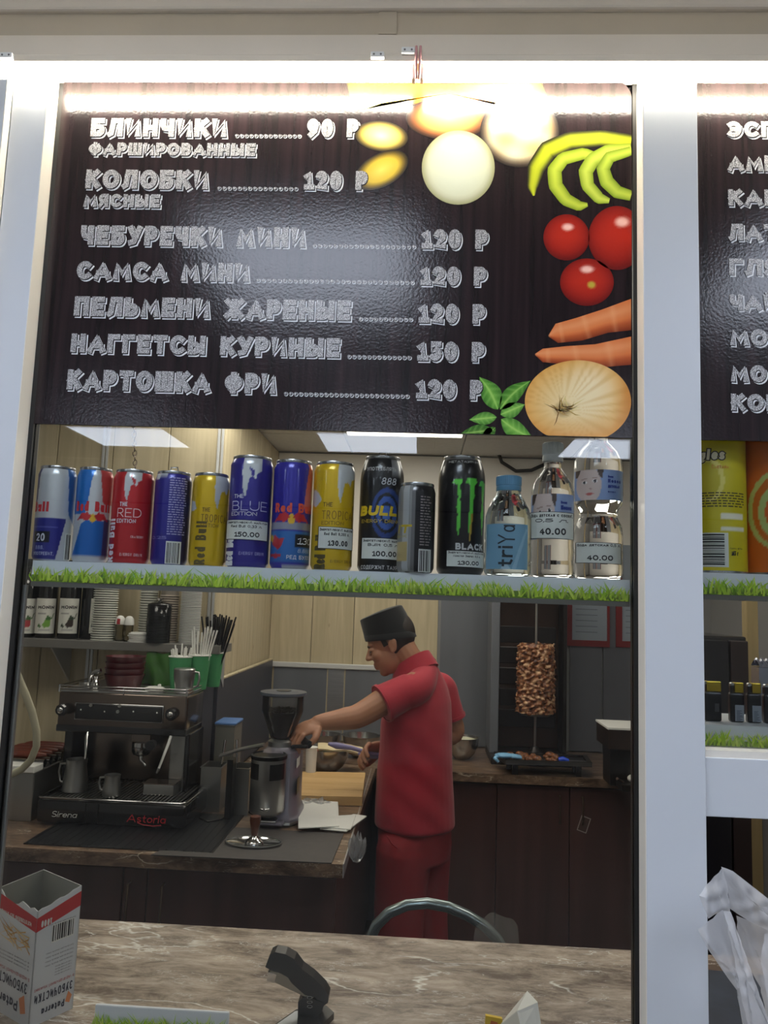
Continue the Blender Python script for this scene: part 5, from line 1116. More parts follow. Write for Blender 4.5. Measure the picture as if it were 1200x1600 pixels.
obj('knot', MB().lathe([(r*.3, Hh+.008), (r*.12, Hh+.014), (r*.35, Hh+.022)], 9, c, capb=False), THIN('clear_sleeve', (250, 252, 255), 1.5, .12), t)

# ------------------------------------------------------------------ espresso machine
dt, dtr = 2.62, 2.50
xl, xr_ = P(90, 1110, dt).x, P(292, 1115, dt).x; zt, zb_ = P(190, 1079, dt).z, P(190, 1146, dt).z
txl, txr = P(58, 1248, dtr).x, P(291, 1256, dtr).x; ztr = P(175, 1251, dtr).z; zpb = P(175, 1291, dtr).z
yt_, ytr = dt-CAM_D, dtr-CAM_D
em = thing('espresso_machine', 'black and chrome one-group espresso machine on the coffee counter', 'coffee machine', ((xl+xr_)/2, yt_+.1, CZ))
ub = obj('upper_body', MB().box(xl, yt_, zb_, xr_, yt_+.20, zt-.010, .008, 3), m_dsteel, em, 40)
obj('rear_body', MB().box(xl+.01, yt_+.20, CZ+.03, xr_-.10, yt_+.38, zt-.012, .005), m_blackm, em)
obj('lower_band', MB().box(xl-.001, yt_-.002, zb_-.002, xr_+.001, yt_+.19, zb_+.022, .004), m_blackm, em)
obj('cup_tray', MB().box(xl+.004, yt_+.004, zt-.012, xr_-.004, yt_+.19, zt-.006).box(xl+.004, yt_+.19, zt-.012, xr_-.09, yt_+.37, zt-.006), m_sat, em)
rl = MB()
for dz in (0.0, 0.010): rl.tube([(xl, yt_+.36, zt+dz), (xl, yt_+.006, zt+dz), (xl+.006, yt_, zt+dz), (xr_-.012, yt_, zt+dz), (xr_-.002, yt_+.01, zt+dz), (xr_, yt_+.2, zt+dz)], .0026, 8)
for x in (xl, (xl+xr_)/2, xr_-.004): rl.cyl((x, yt_+.001, zt-.012), (x, yt_+.001, zt+.012), .003, 8)
obj('cup_rail', rl, m_chrome, em, 60)
pxa, pxb, pza, pzb = P(118, 1112, dt).x, P(255, 1112, dt).x, P(186, 1126, dt).z, P(186, 1101, dt).z
pnl = obj('control_panel', MB().box(pxa, yt_-.008, pza, pxb, yt_+.002, pzb, .010, 4), m_blackm, em, 40)
obj('panel_rim', MB().box(pxa-.0025, yt_-.0045, pza-.0025, pxb+.0025, yt_+.001, pzb+.0025, .011, 4), m_chrome, em, 40)
for px, py in ((126, 1109), (163, 1112), (208, 1112), (245, 1114)): p = P(px, py, dt-.01); obj('button_lamp', MB().ell((p.x, yt_-.0085, p.z), (.0028, .002, .0028), 10, 6), m_paperw, pnl, 180)
for px, py in ((142, 1102), (184, 1112), (187, 1103)): p = P(px, py, dt-.01); obj('push_button', MB().cyl((p.x, yt_-.008, p.z), (p.x, yt_-.013, p.z), .0055, 16), m_sat, pnl, 40)
for px, py in ((97, 1109), (268, 1116)):
    p = P(px, py, dt-.02); kn = MB().lathe([(.010, 0), (.013, .004), (.020, .012), (.021, .026), (.017, .034), (.010, .036)], 10, (p.x, yt_, p.z), (0, -1, 0))
    k = obj('steam_knob', kn, m_blackm, em, 20); obj('knob_cap', MB().lathe([(.010, 0), (.008, .003), (.0001, .004)], 16, (p.x, yt_-.036, p.z), (0, -1, 0), capt=False), m_chrome, k, 60)
obj('back_plate', MB().box(xl+.035, yt_+.16, ztr-.02, xr_-.05, yt_+.20, zb_, .004), m_dsteel, em)
obj('left_pillar', MB().box(xl+.004, yt_+.06, ztr-.02, xl+.036, yt_+.20, zb_, .004), m_blackm, em)
obj('right_pillar', MB().box(xr_-.066, yt_+.05, ztr-.02, xr_-.012, yt_+.20, zb_, .004), m_sat, em)
obj('pillar_edge', MB().box(xr_-.012, yt_+.04, ztr-.02, xr_+.004, yt_+.21, zb_, .004), m_blackm, em)
gx = P(216, 1155, dt).x
gh = obj('group_head', MB().box(gx-.038, yt_+.03, zb_-.034, gx+.034, yt_+.12, zb_, .004), m_dsteel, em)
obj('group_ring', MB().lathe([(.030, 0), (.036, .006), (.036, .02), (.030, .022)], 28, (gx-.004, yt_+.06, zb_-.055)), m_chrome, gh, 40)
pf = obj('portafilter', MB().lathe([(.012, 0), (.026, .006), (.032, .016), (.033, .03)], 28, (gx-.006, yt_+.055, zb_-.082)), m_chrome, em, 40)
hd = P(232, 1166, dt-.10); obj('portafilter_handle', MB().tube([(gx+.022, yt_+.03, zb_-.062), (gx+.03, yt_-.01, zb_-.055), (hd.x, yt_-.06, hd.z), (hd.x+.004, yt_-.10, hd.z+.002)], [.007, .010, .014, .015], 12), m_blackp, pf, 50)
obj('spout', MB().tube([(gx-.006, yt_+.055, zb_-.082), (gx-.004, yt_+.05, zb_-.096), (gx+.008, yt_+.045, zb_-.102), (gx+.016, yt_+.045, zb_-.112)], [.008, .006, .005, .005], 10), m_chrome, pf, 60)
w0 = P(136, 1150, dt); w1 = P(133, 1186, dt-.03); obj('steam_wand', MB().tube([(w0.x, yt_+.01, zb_+.005), (w0.x+.004, yt_-.01, zb_-.015), (w1.x, yt_-.03, w1.z)], [.006, .006, .004], 10), m_chrome, em, 60)
w0 = P(266, 1160, dt); w1 = P(246, 1206, dt-.03); sw_ = obj('steam_wand', MB().tube([(w0.x, yt_+.01, zb_+.005), (w0.x, yt_-.015, zb_-.02), (w1.x, yt_-.03, w1.z)], [.005, .005, .004], 10), m_paperw, em, 60)
obj('wand_tip', MB().tube([(w1.x+.004, yt_-.029, w1.z+.012), (w1.x-.002, yt_-.031, w1.z-.004)], [.006, .004], 10), m_chrome, sw_, 60)
tb = obj('tray_base', MB().box(txl, ytr, zpb, txr, yt_+.20, ztr-.006, .010, 3), m_blackm, em, 40)
obj('tray_rim', MB().tube([(txl+.004, yt_+.06, ztr), (txl+.004, ytr+.006, ztr), (txl+.010, ytr, ztr), (txr-.02, ytr, ztr), (txr-.002, ytr+.02, ztr), (txr, yt_+.06, ztr)], .0032, 8), m_chrome, em, 60)
obj('front_seam', MB().box(txl+.16, ytr-.0012, zpb+.006, txl+.164, ytr+.001, ztr-.012).box(txl+.20, ytr-.0012, zpb+.006, txl+.204, ytr+.001, ztr-.012), m_black, tb)
gr = MB()
for k in range(34): x = txl+.03+(txr-txl-.06)*k/33; gr.box(x-.0022, ytr+.02, ztr-.006, x+.0022, yt_+.14, ztr-.002)
gr.box(txl+.02, ytr+.014, ztr-.009, txr-.02, yt_+.15, ztr-.006); obj('drip_grille', gr, m_sat, em)
mb = MB(); p0, p1 = P(80, 1276, dtr), P(119, 1278, dtr); text(mb, 'Sirena', p1.x-p0.x, .018, plane_fn((p0.x, ytr-.0008, p0.z), (1, 0, 0), (0, 0, 1)), .10, slant=.25); obj('lettering', mb, m_paperw, tb)
mb = MB(); p0, p1 = P(198, 1284, dtr), P(258, 1287, dtr); text(mb, 'Astoria', p1.x-p0.x, .024, plane_fn((p0.x, ytr-.0008, p0.z), (1, 0, 0), (0, 0, 1)), .12, slant=.1)
mb.tube([(p0.x+.035, ytr-.001, p0.z-.001), (p0.x+.055, ytr-.001, p0.z-.007), (p0.x+.085, ytr-.001, p0.z-.009), (p0.x+.112, ytr-.001, p0.z-.006)], .0012, 6); obj('lettering', mb, M('red_badge', (190, 30, 44), .4), tb)
obj('skirt', MB().box(txl+.03, ytr+.03, CZ+.008, txr-.03, yt_+.19, zpb+.004, .004), m_blackm, em)
for x in (txl+.05, txr-.05):
    for y in (ytr+.05, yt_+.15): obj('foot', MB().lathe([(.024, 0), (.022, .012), (.018, zpb-CZ-.0055)], 20, (x, y, CZ+.0055)), m_blackp, em, 50)
mt = thing('bar_mat', 'black ribbed rubber mat under the espresso machine', 'mat', (-1, yt_, CZ)); q = [PZ(34, 1318, CZ+.005), PZ(333, 1332, CZ+.005)]
ma, mb_ = q[0].x, q[1].x; my = q[1].y; obj('sheet', MB().box(ma, my, CZ, mb_, my+.40, CZ+.004, .0015), m_blackp, mt); rb = MB()
for k in range(22): x = ma+.01+(mb_-ma-.02)*k/21; rb.box(x-.003, my+.004, CZ+.004, x+.003, my+.396, CZ+.0052)
obj('ribs', rb, m_blackp, mt)
# jugs on the tray, and one upside down on the rail
def jug(label, px0, px1, yb, yt, d, inv=False, hside=-1, zb=None):
    r = SIZE(px1-px0, d)/2; X = P((px0+px1)/2, yb, d).x; z = zb if zb is not None else P((px0+px1)/2, yb, d).z; H = SIZE(yb-yt, d); c = (X, d-CAM_D, z)
    t = thing('milk_jug', label, 'jug', c, 'steel milk jugs')
    pr = [(r*.90, 0), (r, .004), (r*.98, H*.35), (r*.82, H*.8), (r*.86, H), (r*.82, H), (r*.78, H*.8), (r*.92, H*.3), (r*.9, .006), (.0001, .006)]
    if inv: pr = [(rr, H-z_) for rr, z_ in pr][::-1]
    obj('body', MB().lathe(pr, 32, c, capb=not inv, capt=inv), m_sat, t, 40)
    h = [(X+hside*r*.86, c[1], z+H*.85), (X+hside*r*1.35, c[1], z+H*.84), (X+hside*r*1.45, c[1], z+H*.6), (X+hside*r*1.3, c[1], z+H*.3), (X+hside*r*.95, c[1], z+H*.25)]
    obj('handle', MB().tube(h, .0042, 8), m_sat, t, 60); return t
jug('steel milk jug with handle on the left side of the drip tray', 98, 135, 1236, 1188, 2.60, zb=ztr-.002); jug('small steel milk jug in the middle of the drip tray', 160, 188, 1242, 1210, 2.56, zb=ztr-.002, hside=-1)
jug('upside-down steel jug on the corner of the cup rail', 270, 303, 1083, 1045, 2.67, True, 1, zb=zt-.006)
kb = thing('knock_box', 'low steel box on the right of the drip tray', 'box', (P(250, 1230, 2.6).x, 2.62-CAM_D, ztr)); a, b = P(226, 1225, 2.61).x, P(274, 1225, 2.61).x
obj('body', MB().box(a, 2.595-CAM_D, ztr-.002, b, 2.66-CAM_D, ztr+.032, .003), m_sat, kb); obj('lid', MB().box(a-.002, 2.593-CAM_D, ztr+.032, b+.002, 2.662-CAM_D, ztr+.036, .002), m_dsteel, kb)
# things on the cup tray
zc = zt-.006
d = 2.75; X = P(195, 1050, d).x; m_maroon = M('maroon_plastic', (88, 22, 30), .35)
first = None
for k in range(4):
    r = .068; loc = (X, d-CAM_D, zc+k*.021)
    if first is None:
        first = obj('maroon_bowl', MB().lathe([(r*.78, 0), (r*.82, .002), (r, .046), (r*1.03, .048), (r*.98, .048), (r*.76, .006), (.0001, .006)], 32, capt=False), m_maroon, None, 40, world=False); first.location = loc; tag(first, 'maroon plastic bowl, lowest of the stack on the coffee machine', 'bowl', 'stacked maroon bowls')
    else: o = first.copy(); COL.objects.link(o); o.location = loc; o['label'] = 'maroon plastic bowl, %s of the stack on the coffee machine' % ('', 'second from below', 'third from below', 'topmost')[k]
d = 2.67; p = P(143, 1072, d); t = thing('spare_portafilter', 'chrome filter holder standing on the coffee machine top, left', 'filter holder', (p.x, d-CAM_D, zc))
obj('bowl', MB().lathe([(.016, 0), (.024, .006), (.026, .024), (.028, .026)], 24, (p.x-.018, d-CAM_D, zc)), m_chrome, t, 40); obj('cup', MB().lathe([(.012, 0), (.017, .008), (.015, .02), (.008, .034), (.012, .046)], 20, (p.x+.016, d-CAM_D-.01, zc)), m_chrome, t, 40)
obj('arm', MB().tube([(p.x-.01, d-CAM_D, zc+.02), (p.x-.004, d-CAM_D, zc+.048), (p.x+.012, d-CAM_D-.01, zc+.06), (p.x+.034, d-CAM_D-.012, zc+.066)], [.006, .007, .008, .008], 10), m_chrome, t, 60)
d = 2.70; p = P(242, 1072, d); t = thing('plastic_cover', 'white plastic cover with a knob lying on the coffee machine', 'cover', (p.x, d-CAM_D, zc)); obj('plate', MB().lathe([(.030, 0), (.034, .004), (.034, .010), (.024, .014), (.0001, .014)], 28, (p.x, d-CAM_D, zc), capt=False), m_paperw, t, 40)
obj('knob', MB().lathe([(.006, .014), (.006, .022), (.0001, .024)], 12, (p.x+.016, d-CAM_D, zc), capt=False), m_paperw, t, 40)
d = 2.87; p = P(245, 1070, d); gb = MB(); gb.grid(lambda u, v: (p.x+(u-.5)*.115*(1-.25*v), d-CAM_D-.018*math.sin(PI*u)*(1.2-v)+.004*math.sin(9*u+5*v), zc+.118*v+.004*math.sin(7*u)), 18, 14); gb.grid(lambda u, v: (p.x+(u-.5)*.115*(1-.25*v), d-CAM_D+.018*math.sin(PI*u)*(1.2-v)+.002, zc+.118*v+.004*math.sin(7*u)), 18, 14)
obj('green_pouch', gb, M('green_pouch_film', (60, 110, 40), .35, noise=(18, .25)), None, 180, label='crumpled green pouch behind the steel jug', cat='pouch')
m_gcup = M('green_cup_paper', (70, 150, 96), .5)
cups = []
for k, (cx, pw, yt2, d, lab_) in enumerate(((282, 37, 1025, 2.765, 'green paper cup of short white sticks, first from the left'), (311, 35, 1023, 2.80, 'green paper cup of white straws, in the middle'), (333, 32, 1019, 2.90, 'green paper cup of black straws at the pine corner'))):
    X = P(cx, 1040, d).x; r = SIZE(pw, d)/2; H = P(cx, yt2, d).z-zc; c = (X, d-CAM_D, zc); t = thing('straw_cup', lab_, 'cup', c, 'green straw cups')
    obj('body', MB().lathe([(r*.72, 0), (r*.98, H-.003), (r*.94, H-.003), (r*.68, .004), (.0001, .004)], 28, c, capt=False), m_gcup, t, 50); obj('rim', MB().lathe([(r*.95, H-.004), (r*1.03, H-.003), (r*1.03, H), (r*.95, H)], 28, c), m_paperw, t, 50); cups.append((c, r, H))
def sticks(ci, n, L, rad, mat, name, lab_, grp, spread, cat, lean=0):
    (cx, cy, cz), r, H = cups[ci]
    for k in range(n):
        a = 2*PI*k/n+random.random(); q = r*.55*math.sqrt(random.random()); b0 = Vector((cx+q*.5*math.cos(a), cy+q*.5*math.sin(a), cz+.006+random.random()*.01)); tp = Vector((cx+q*1.5*math.cos(a)*spread+lean*random.uniform(.2, 1), cy+q*1.2*math.sin(a)*spread, cz+L*random.uniform(.9, 1.05)))
        dr_ = (tp-b0).normalized(); obj(name, MB().tube([b0, b0+dr_*L*.5, b0+dr_*L*random.uniform(.94, 1.05)], rad, 6), mat, None, 60, label=lab_, cat=cat, group=grp)
sticks(0, 16, cups[0][2]+.022, .0028, m_paperw, 'stirring_stick', 'short white stick in the leftmost green cup', 'white sticks in the first green cup', 1.2, 'stick')
sticks(1, 14, cups[1][2]+.085, .0032, m_paperw, 'drinking_straw', 'white drinking straw in the middle green cup', 'white straws in the middle green cup', 1.5, 'straw', .02)
sticks(2, 26, cups[2][2]+.125, .0034, m_blackp, 'drinking_straw', 'black drinking straw in the green cup at the corner', 'black straws in the corner cup', 2.2, 'straw', .03)
# roller grill with brown sausages, hose
d = 2.53; a, b = P(18, 1240, d).x, min(P(68, 1250, d).x, txl-.03); ztop = P(45, 1207, d).z; yy = d-CAM_D
rg = thing('roller_grill', 'grey roller grill with white ledge left of the coffee machine', 'grill', ((a+b)/2-.06, yy+.15, CZ)); a -= .16
obj('body', MB().box(a, yy, CZ, b, yy+.30, ztop, .004), m_sat, rg); obj('ledge', MB().box(a-.002, yy-.012, ztop, b+.004, yy+.05, ztop+.022, .003), m_paperw, rg)
for k in range(6): y = yy+.075+k*.042; obj('roller', MB().cyl((a+.01, y, ztop+.016), (b-.004, y, ztop+.016), .013, 14), m_chrome, rg, 40)
m_saus = M('sausage_skin', (104, 48, 32), .35, noise=(30, .3))
for k in range(5):
    y = yy+.096+k*.042; xa, xb = a+.02+.01*k, b-.01; pts = [(xa+(xb-xa)*i/10, y, ztop+.0375) for i in range(11)]
    obj('sausage', MB().tube(pts, [.006, .0105, .012, .0125, .0125, .0125, .0125, .0125, .012, .0105, .006], 12), m_saus, None, 60, label='brown sausage on the roller grill, %s' % ('frontmost', 'second from the front', 'middle one', 'second from the back', 'rearmost')[k], cat='sausage', group='sausages on the roller grill')
hp = [P(px, py, dd) for px, py, dd in ((22, 1040, 1.75), (30, 1062, 1.78), (40, 1085, 1.80), (50, 1112, 1.82), (57, 1142, 1.84), (57, 1166, 1.86), (48, 1188, 1.88), (34, 1202, 1.90), (14, 1212, 1.92), (-40, 1220, 2.0))]
obj('hose', MB().tube(hp, .0085, 12), M('cream_hose', (206, 202, 176), .35), None, 60, label='cream plastic hose bulging beside the coffee machine', cat='hose')
# chain hanging from the ceiling, left
p0 = P(199, 600, 2.3); p1 = P(212, 760, 2.3); p0.z = SZ; ch = thing('chain', 'thin steel chain hanging from the ceiling at the left', 'chain', (p1.x, p1.y, p1.z)); n = 34; lk = None
for k in range(n):
    q = p0.lerp(p1, k/(n-1)); L = (p0-p1).length/(n-1)
    if lk is None:
        pts = [(.0055*math.sin(2*PI*i/12), 0, L*.64*math.cos(2*PI*i/12)) for i in range(12)]; lk = obj('link', MB().tube(pts, .0016, 6, closed=True), m_dsteel, ch, 60, world=False); o = lk
    else: o = lk.copy(); COL.objects.link(o)
    o.location = q-ch.location; o.rotation_euler = (0, .06, (PI/2 if k % 2 else 0)+.4)

# ------------------------------------------------------------------ coffee grinder
d = 2.67; yg = d-CAM_D; gx0 = P(430, 1200, d).x
zb0 = CZ; zl = P(438, 1084, d).z; zh = P(438, 1114, d).z; zn = P(438, 1157, d).z; zd_t, zd_b = P(420, 1176, d-.06).z, P(425, 1262, d-.06).z
gdr = thing('coffee_grinder', 'grey coffee grinder with bean hopper and round doser', 'grinder', (gx0, yg, CZ)); rh = SIZE(64, d)/2; hx = P(440, 1100, d).x
body = [(-.055, -.085), (.050, -.085), (.072, -.05), (.072, .075), (.05, .10), (-.05, .10), (-.065, .06), (-.065, -.06)]
bz = P(450, 1168, d).z; m_lav = M('lavender_grey_enamel', (140, 136, 150), .28, .5, noise=(4, .05))
rings = [[(gx0+.012+x*s, yg+.03+y*s, z) for x, y in body] for s, z in ((1.06, CZ+.012), (1.06, CZ+.03), (.94, CZ+.05), (.92, bz-.03), (.86, bz-.012), (.6, bz))]
obj('body', MB().loft(rings), m_lav, gdr, 35); obj('base', MB().loft([[(gx0+.012+x*s, yg+.03+y*s, z) for x, y in body] for s, z in ((1.1, CZ+.004), (1.14, CZ+.008), (1.12, CZ+.014))]), m_sat, gdr, 35)
for x, y in ((-.04, -.05), (.06, -.05), (-.04, .1), (.06, .1)): obj('foot', MB().lathe([(.012, 0), (.012, .006)], 12, (gx0+.01+x, yg+.02+y, CZ)), m_blackp, gdr)
hopc = (hx, yg+.03, 0)
obj('hopper', MB().lathe([(rh*.42, zn), (rh*.55, zn+.01), (rh*.98, zh), (rh, zh+.004), (rh, zl-.004), (rh*.97, zl-.004), (rh*.97, zh+.004), (rh*.52, zn+.012)], 36, hopc, capb=False, capt=False), THIN('smoky_hopper', (246, 245, 243), 1.42, .03, .05, (150, 146, 140)), gdr, 50)
bn = MB().lathe([(rh*.40, zn+.002), (rh*.52, zn+.013), (rh*.93, zh-.002), (rh*.93, zh+.003), (.0001, zh+.006)], 36, hopc, capt=False)
for k in range(150):
    a = random.random()*2*PI; q = rh*.9*math.sqrt(random.random()); bn.ell((hx+q*math.cos(a), yg+.03+q*math.sin(a), zh+.004+random.random()*.004), (.006, .0045, .0035), 8, 5, mat=Matrix.Rotation(a*3, 4, 'Z'))
obj('coffee_beans', bn, M('roasted_beans', (52, 30, 22), .3, noise=(160, .5)), gdr, 50, kind='stuff')
ld = obj('hopper_lid', MB().lathe([(rh*1.10, zl-.007), (rh*1.14, zl-.004), (rh*1.12, zl+.004), (rh*.4, zl+.007), (rh*.36, zl+.004), (.0001, zl+.004)], 40, hopc, capb=True, capt=False), M('dark_blue_grey_lid', (72, 78, 90), .35), gdr, 40)
obj('lid_knob', MB().lathe([(rh*.3, zl+.004), (rh*.32, zl+.008), (.0001, zl+.009)], 24, hopc, capt=False), m_blackp, ld, 40)
obj('collar', MB().lathe([(rh*.62, bz-.005), (rh*.62, zn-.006), (rh*.5, zn), (rh*.42, zn+.004)], 32, hopc, capt=False), m_sat, gdr, 40)
dx = P(420, 1220, d-.06).x; rd = SIZE(53, d-.06)/2; dc = (dx, yg-.075, 0)
ds_ = obj('doser', MB().lathe([(rd*.55, zd_b-.022), (rd*.95, zd_b-.008), (rd, zd_b), (rd, zd_t-.012), (.0001, zd_t-.012)], 36, dc, capt=False), m_sat, gdr, 40)
obj('doser_lid', MB().lathe([(rd*1.03, zd_t-.014), (rd*1.04, zd_t-.002), (rd*.96, zd_t), (rd*.9, zd_t-.004), (.0001, zd_t-.004)], 36, dc, capt=False), m_blackp, gdr, 40)
obj('doser_window', MB().lathe([(rd*1.01, zd_t-.075), (rd*1.01, zd_t-.025)], 10, dc, a0=-PI*.95, a1=-PI*.62), m_blackp, ds_); obj('doser_window', MB().lathe([(rd*1.01, zd_t-.075), (rd*1.01, zd_t-.025)], 10, dc, a0=-PI*.42, a1=-PI*.1), m_blackp, ds_)
obj('doser_neck', MB().box(dx-.02, yg-.08, CZ+.05, gx0+.03, yg-.02, zd_t-.04), m_blackm, gdr); obj('front_block', MB().box(dx-.042, yg-.105, CZ+.022, gx0+.03, yg-.03, zd_b-.03, .006), m_sat, gdr); obj('catch_tray', MB().box(dx-.045, yg-.10, CZ+.012, gx0+.05, yg-.03, CZ+.022, .004), m_lav, gdr)
obj('fork', MB().tube([(dx-.02, yg-.05, CZ+.075), (dx-.025, yg-.12, CZ+.072), (dx+.005, yg-.14, CZ+.072), (dx+.025, yg-.12, CZ+.072), (dx+.02, yg-.05, CZ+.075)], .004, 8), m_chrome, gdr, 60)
obj('switch_plate', MB().box(gx0+.082, yg-.04, CZ+.10, gx0+.0835, yg+.01, CZ+.15), m_blackp, gdr); obj('badge', MB().box(gx0+.077, yg-.03, bz-.06, gx0+.0785, yg+.03, bz-.03), m_paperw, gdr)
lv = P(478, 1165, d); obj('lever', MB().tube([(gx0+.05, yg+.02, bz-.004), (gx0+.06, yg-.02, bz+.008), (lv.x+.01, yg-.03, bz+.012)], [.006, .006, .007], 10), m_blackp, gdr, 60)
# tamper and oval tray
p = PZ(396, 1320, CZ); t = thing('oval_tray', 'small oval chrome tray on the grey counter mat', 'tray', p)
obj('dish', MB().lathe([(.058, .003), (.082, .004), (.086, .009), (.084, .010), (.078, .006), (.0001, .005)], 40, p, sy=.62, capt=False), m_chrome, t, 40); obj('rim', MB().tube([(p.x+.085*math.cos(a), p.y+.0527*math.sin(a), p.z+.0095) for a in [2*PI*k/40 for k in range(40)]], .0018, 6, closed=True), m_sat, t, 60)
t = thing('tamper', 'brown handled coffee tamper standing on the oval tray', 'tamper', p+Vector((.002, 0, .006))); obj('base', MB().lathe([(.028, 0), (.028, .007), (.012, .016), (.009, .022)], 28, p+Vector((.002, 0, .006))), m_chrome, t, 40)
obj('handle', MB().lathe([(.009, .022), (.012, .03), (.013, .045), (.017, .066), (.016, .078), (.0001, .082)], 20, p+Vector((.002, 0, .006)), capt=False), WOOD('tamper_wood', (70, 36, 24), (98, 54, 36), .35), t, 50)
# counter mat, papers, cable, plastic
q = [PZ(*k, CZ) for k in ((236, 1337), (518, 1350), (537, 1304), (330, 1292))]; gm = MB(); gm.add([(k.x, k.y, CZ+.0004) for k in q]+[(k.x, k.y, CZ+.0032) for k in q], [(3, 2, 1, 0), (4, 5, 6, 7), (0, 1, 5, 4), (1, 2, 6, 5), (2, 3, 7, 6), (3, 0, 4, 7)])
obj('counter_mat', gm, M('grey_rubber_mat', (74, 70, 68), .6, noise=(60, .12)), None, label='thin dark grey mat on the corner of the coffee counter', cat='mat')
for k, (cs, lab_) in enumerate(((((466, 1295), (530, 1292), (528, 1254), (466, 1250)), 'white card sheet lying flat beside the grinder'), (((490, 1292), (548, 1297), (556, 1277), (500, 1280)), 'white card sheet sticking out over the counter end, middle one'), (((500, 1296), (541, 1300), (573, 1279), (552, 1276)), 'white card sheet sticking out over the counter end, lowest one'))):
    z = CZ+.016-.004*k; q = [PZ(px, py, z) for px, py in cs]; mb = MB(); mb.add([(v.x, v.y, z+(.006 if i in (2, 3) and k else 0)) for i, v in enumerate(q)]+[(v.x, v.y, z+.003+(.006 if i in (2, 3) and k else 0)) for i, v in enumerate(q)], [(3, 2, 1, 0), (4, 5, 6, 7), (0, 1, 5, 4), (1, 2, 6, 5), (2, 3, 7, 6), (3, 0, 4, 7)])
    obj('card_sheet', mb, m_paperw, None, label=lab_, cat='card', group='white card sheets')
cp_ = [PZ(px, py, CZ+.006) for px, py in ((312, 1278), (325, 1284), (345, 1281), (358, 1272), (352, 1264), (368, 1262), (388, 1268), (398, 1274))]
obj('power_cable', MB().tube(cp_, .0035, 8), m_blackp, None, 60, label='black power cable looped on the worktop left of the grinder', cat='cable')
m_film = THIN('crumpled_film', (255, 255, 255), 1.5, .12, .35, (214, 216, 220))
def crumple(name, label, px, py, d, w_, h_, mat, cat, seed=1, z=None):
    rs = np.random.RandomState(seed); c = P(px, py, d); z0 = CZ if z is None else z; bm = bmesh.new(); bmesh.ops.create_icosphere(bm, subdivisions=3, radius=1)
    for v in bm.verts:
        k = 1+.28*math.sin(7*v.co.x+seed)*math.sin(6*v.co.y+2*seed)+.22*(rs.rand()-.5); v.co = Vector((v.co.x*w_*k, v.co.y*w_*.7*k, max(0, (v.co.z*.5+.5)*h_*k)))
    mb = MB(); bm.verts.index_update(); mb.add([(v.co.x+c.x, v.co.y+d-CAM_D, v.co.z+z0) for v in bm.verts], [[v.index for v in f.verts] for f in bm.faces]); bm.free(); return obj(name, mb, mat, None, label=label, cat=cat)
crumple('plastic_wrap', 'crumpled clear wrap beside the grinder', 361, 1255, 2.84, .030, .055, m_film, 'wrap', 3); crumple('black_cloth', 'small crumpled black cloth left of the grinder', 381, 1258, 2.87, .022, .05, m_blackp, 'cloth', 5)
crumple('plastic_bag', 'crumpled clear bag on the worktop behind the white cards', 492, 1246, 2.88, .055, .026, m_film, 'bag', 8)
cw_ = crumple('wrap_scrap', 'white wrap scrap caught at the free end of the coffee counter', 545, 1335, 2.34, .022, .075, m_film, 'wrap', 11, z=P(545, 1348, 2.34).z)
cw_.location.x = XE+.034
# tins, ladle and lidded box behind the grinder
def tin(name, label, px0, py0, px1, py1, d, mat, lid=None, dep=.10, cat='tin', z=CZ):
    a, b, zb1, zt1 = BB(px0, py0, px1, py1, d); y = d-CAM_D; t = thing(name, label, cat, ((a+b)/2, y+dep/2, z)); th = .003
    mb = MB().box(a, y, z, b, y+th, zt1).box(a, y+dep-th, z, b, y+dep, zt1).box(a, y+th, z, a+th, y+dep-th, zt1).box(b-th, y+th, z, b, y+dep-th, zt1).box(a+th, y+th, z, b-th, y+dep-th, z+.003); obj('body', mb, mat, t)
    rim = MB().box(a-.003, y-.003, zt1, b+.003, y+th, zt1+.003).box(a-.003, y+dep-th, zt1, b+.003, y+dep+.003, zt1+.003).box(a-.003, y+th, zt1, a+th, y+dep-th, zt1+.003).box(b-th, y+th, zt1, b+.003, y+dep-th, zt1+.003); obj('rim', rim, m_sat, t)
    if lid: obj('lid', MB().box(a-.004, y-.004, zt1+.003, b+.004, y+dep+.004, zt1+.012, .003), lid, t)
    return t, a, b, zt1
_, ta, tb2, tz = tin('steel_tin', 'steel tin with a ladle handle, left of the grinder, nearer the machine', 313, 1200, 345, 1240, 2.74, m_sat); tin('steel_tin', 'slotted steel tin right behind the grinder', 360, 1202, 389, 1242, 2.72, m_sat)
tin('lidded_box', 'clear lidded box with a blue rim behind the steel tins', 334, 1134, 364, 1240, 2.88, M('smoky_plastic', (120, 118, 110), .3), M('blue_box_lid', (90, 130, 190), .35), .12, 'box')
for k, (x0, x1, lab_) in enumerate(((338, 352, 'steel ladle standing in the left tin'), (372, 370, 'steel spoon handle standing behind the right tin'))):
    a = P(x0, 1230, 2.78); b = P(x1, 1160, 2.80); b.z = a.z+.16; t = thing('ladle', lab_, 'ladle', (a.x, a.y, CZ+.004)); a.z = CZ+.03
    obj('handle', MB().tube([a, a.lerp(b, .5), b], [.003, .003, .005], 8), m_chrome, t, 60); obj('bowl', MB().ell((a.x, a.y, CZ+.024), (.018, .018, .02), 14, 8), m_chrome, t, 180)
a, b = P(343, 1182, 2.66), P(412, 1164, 2.60); t = thing('tongs', 'long steel tongs leaning beside the grinder', 'tongs', (a.x, a.y, CZ))
for k in (0, 1): obj('arm', MB().tube([Vector((a.x, a.y+.012*k, a.z+.003*k)), a.lerp(b, .5)+Vector((0, .02*k, .004)), Vector((b.x, b.y+.01*k, b.z))], [.004, .005, .006], 8), m_sat, t, 60)
obj('rest', MB().box(a.x+.03, a.y-.01, CZ, a.x+.05, a.y+.04, a.z-.008), m_blackp, t)

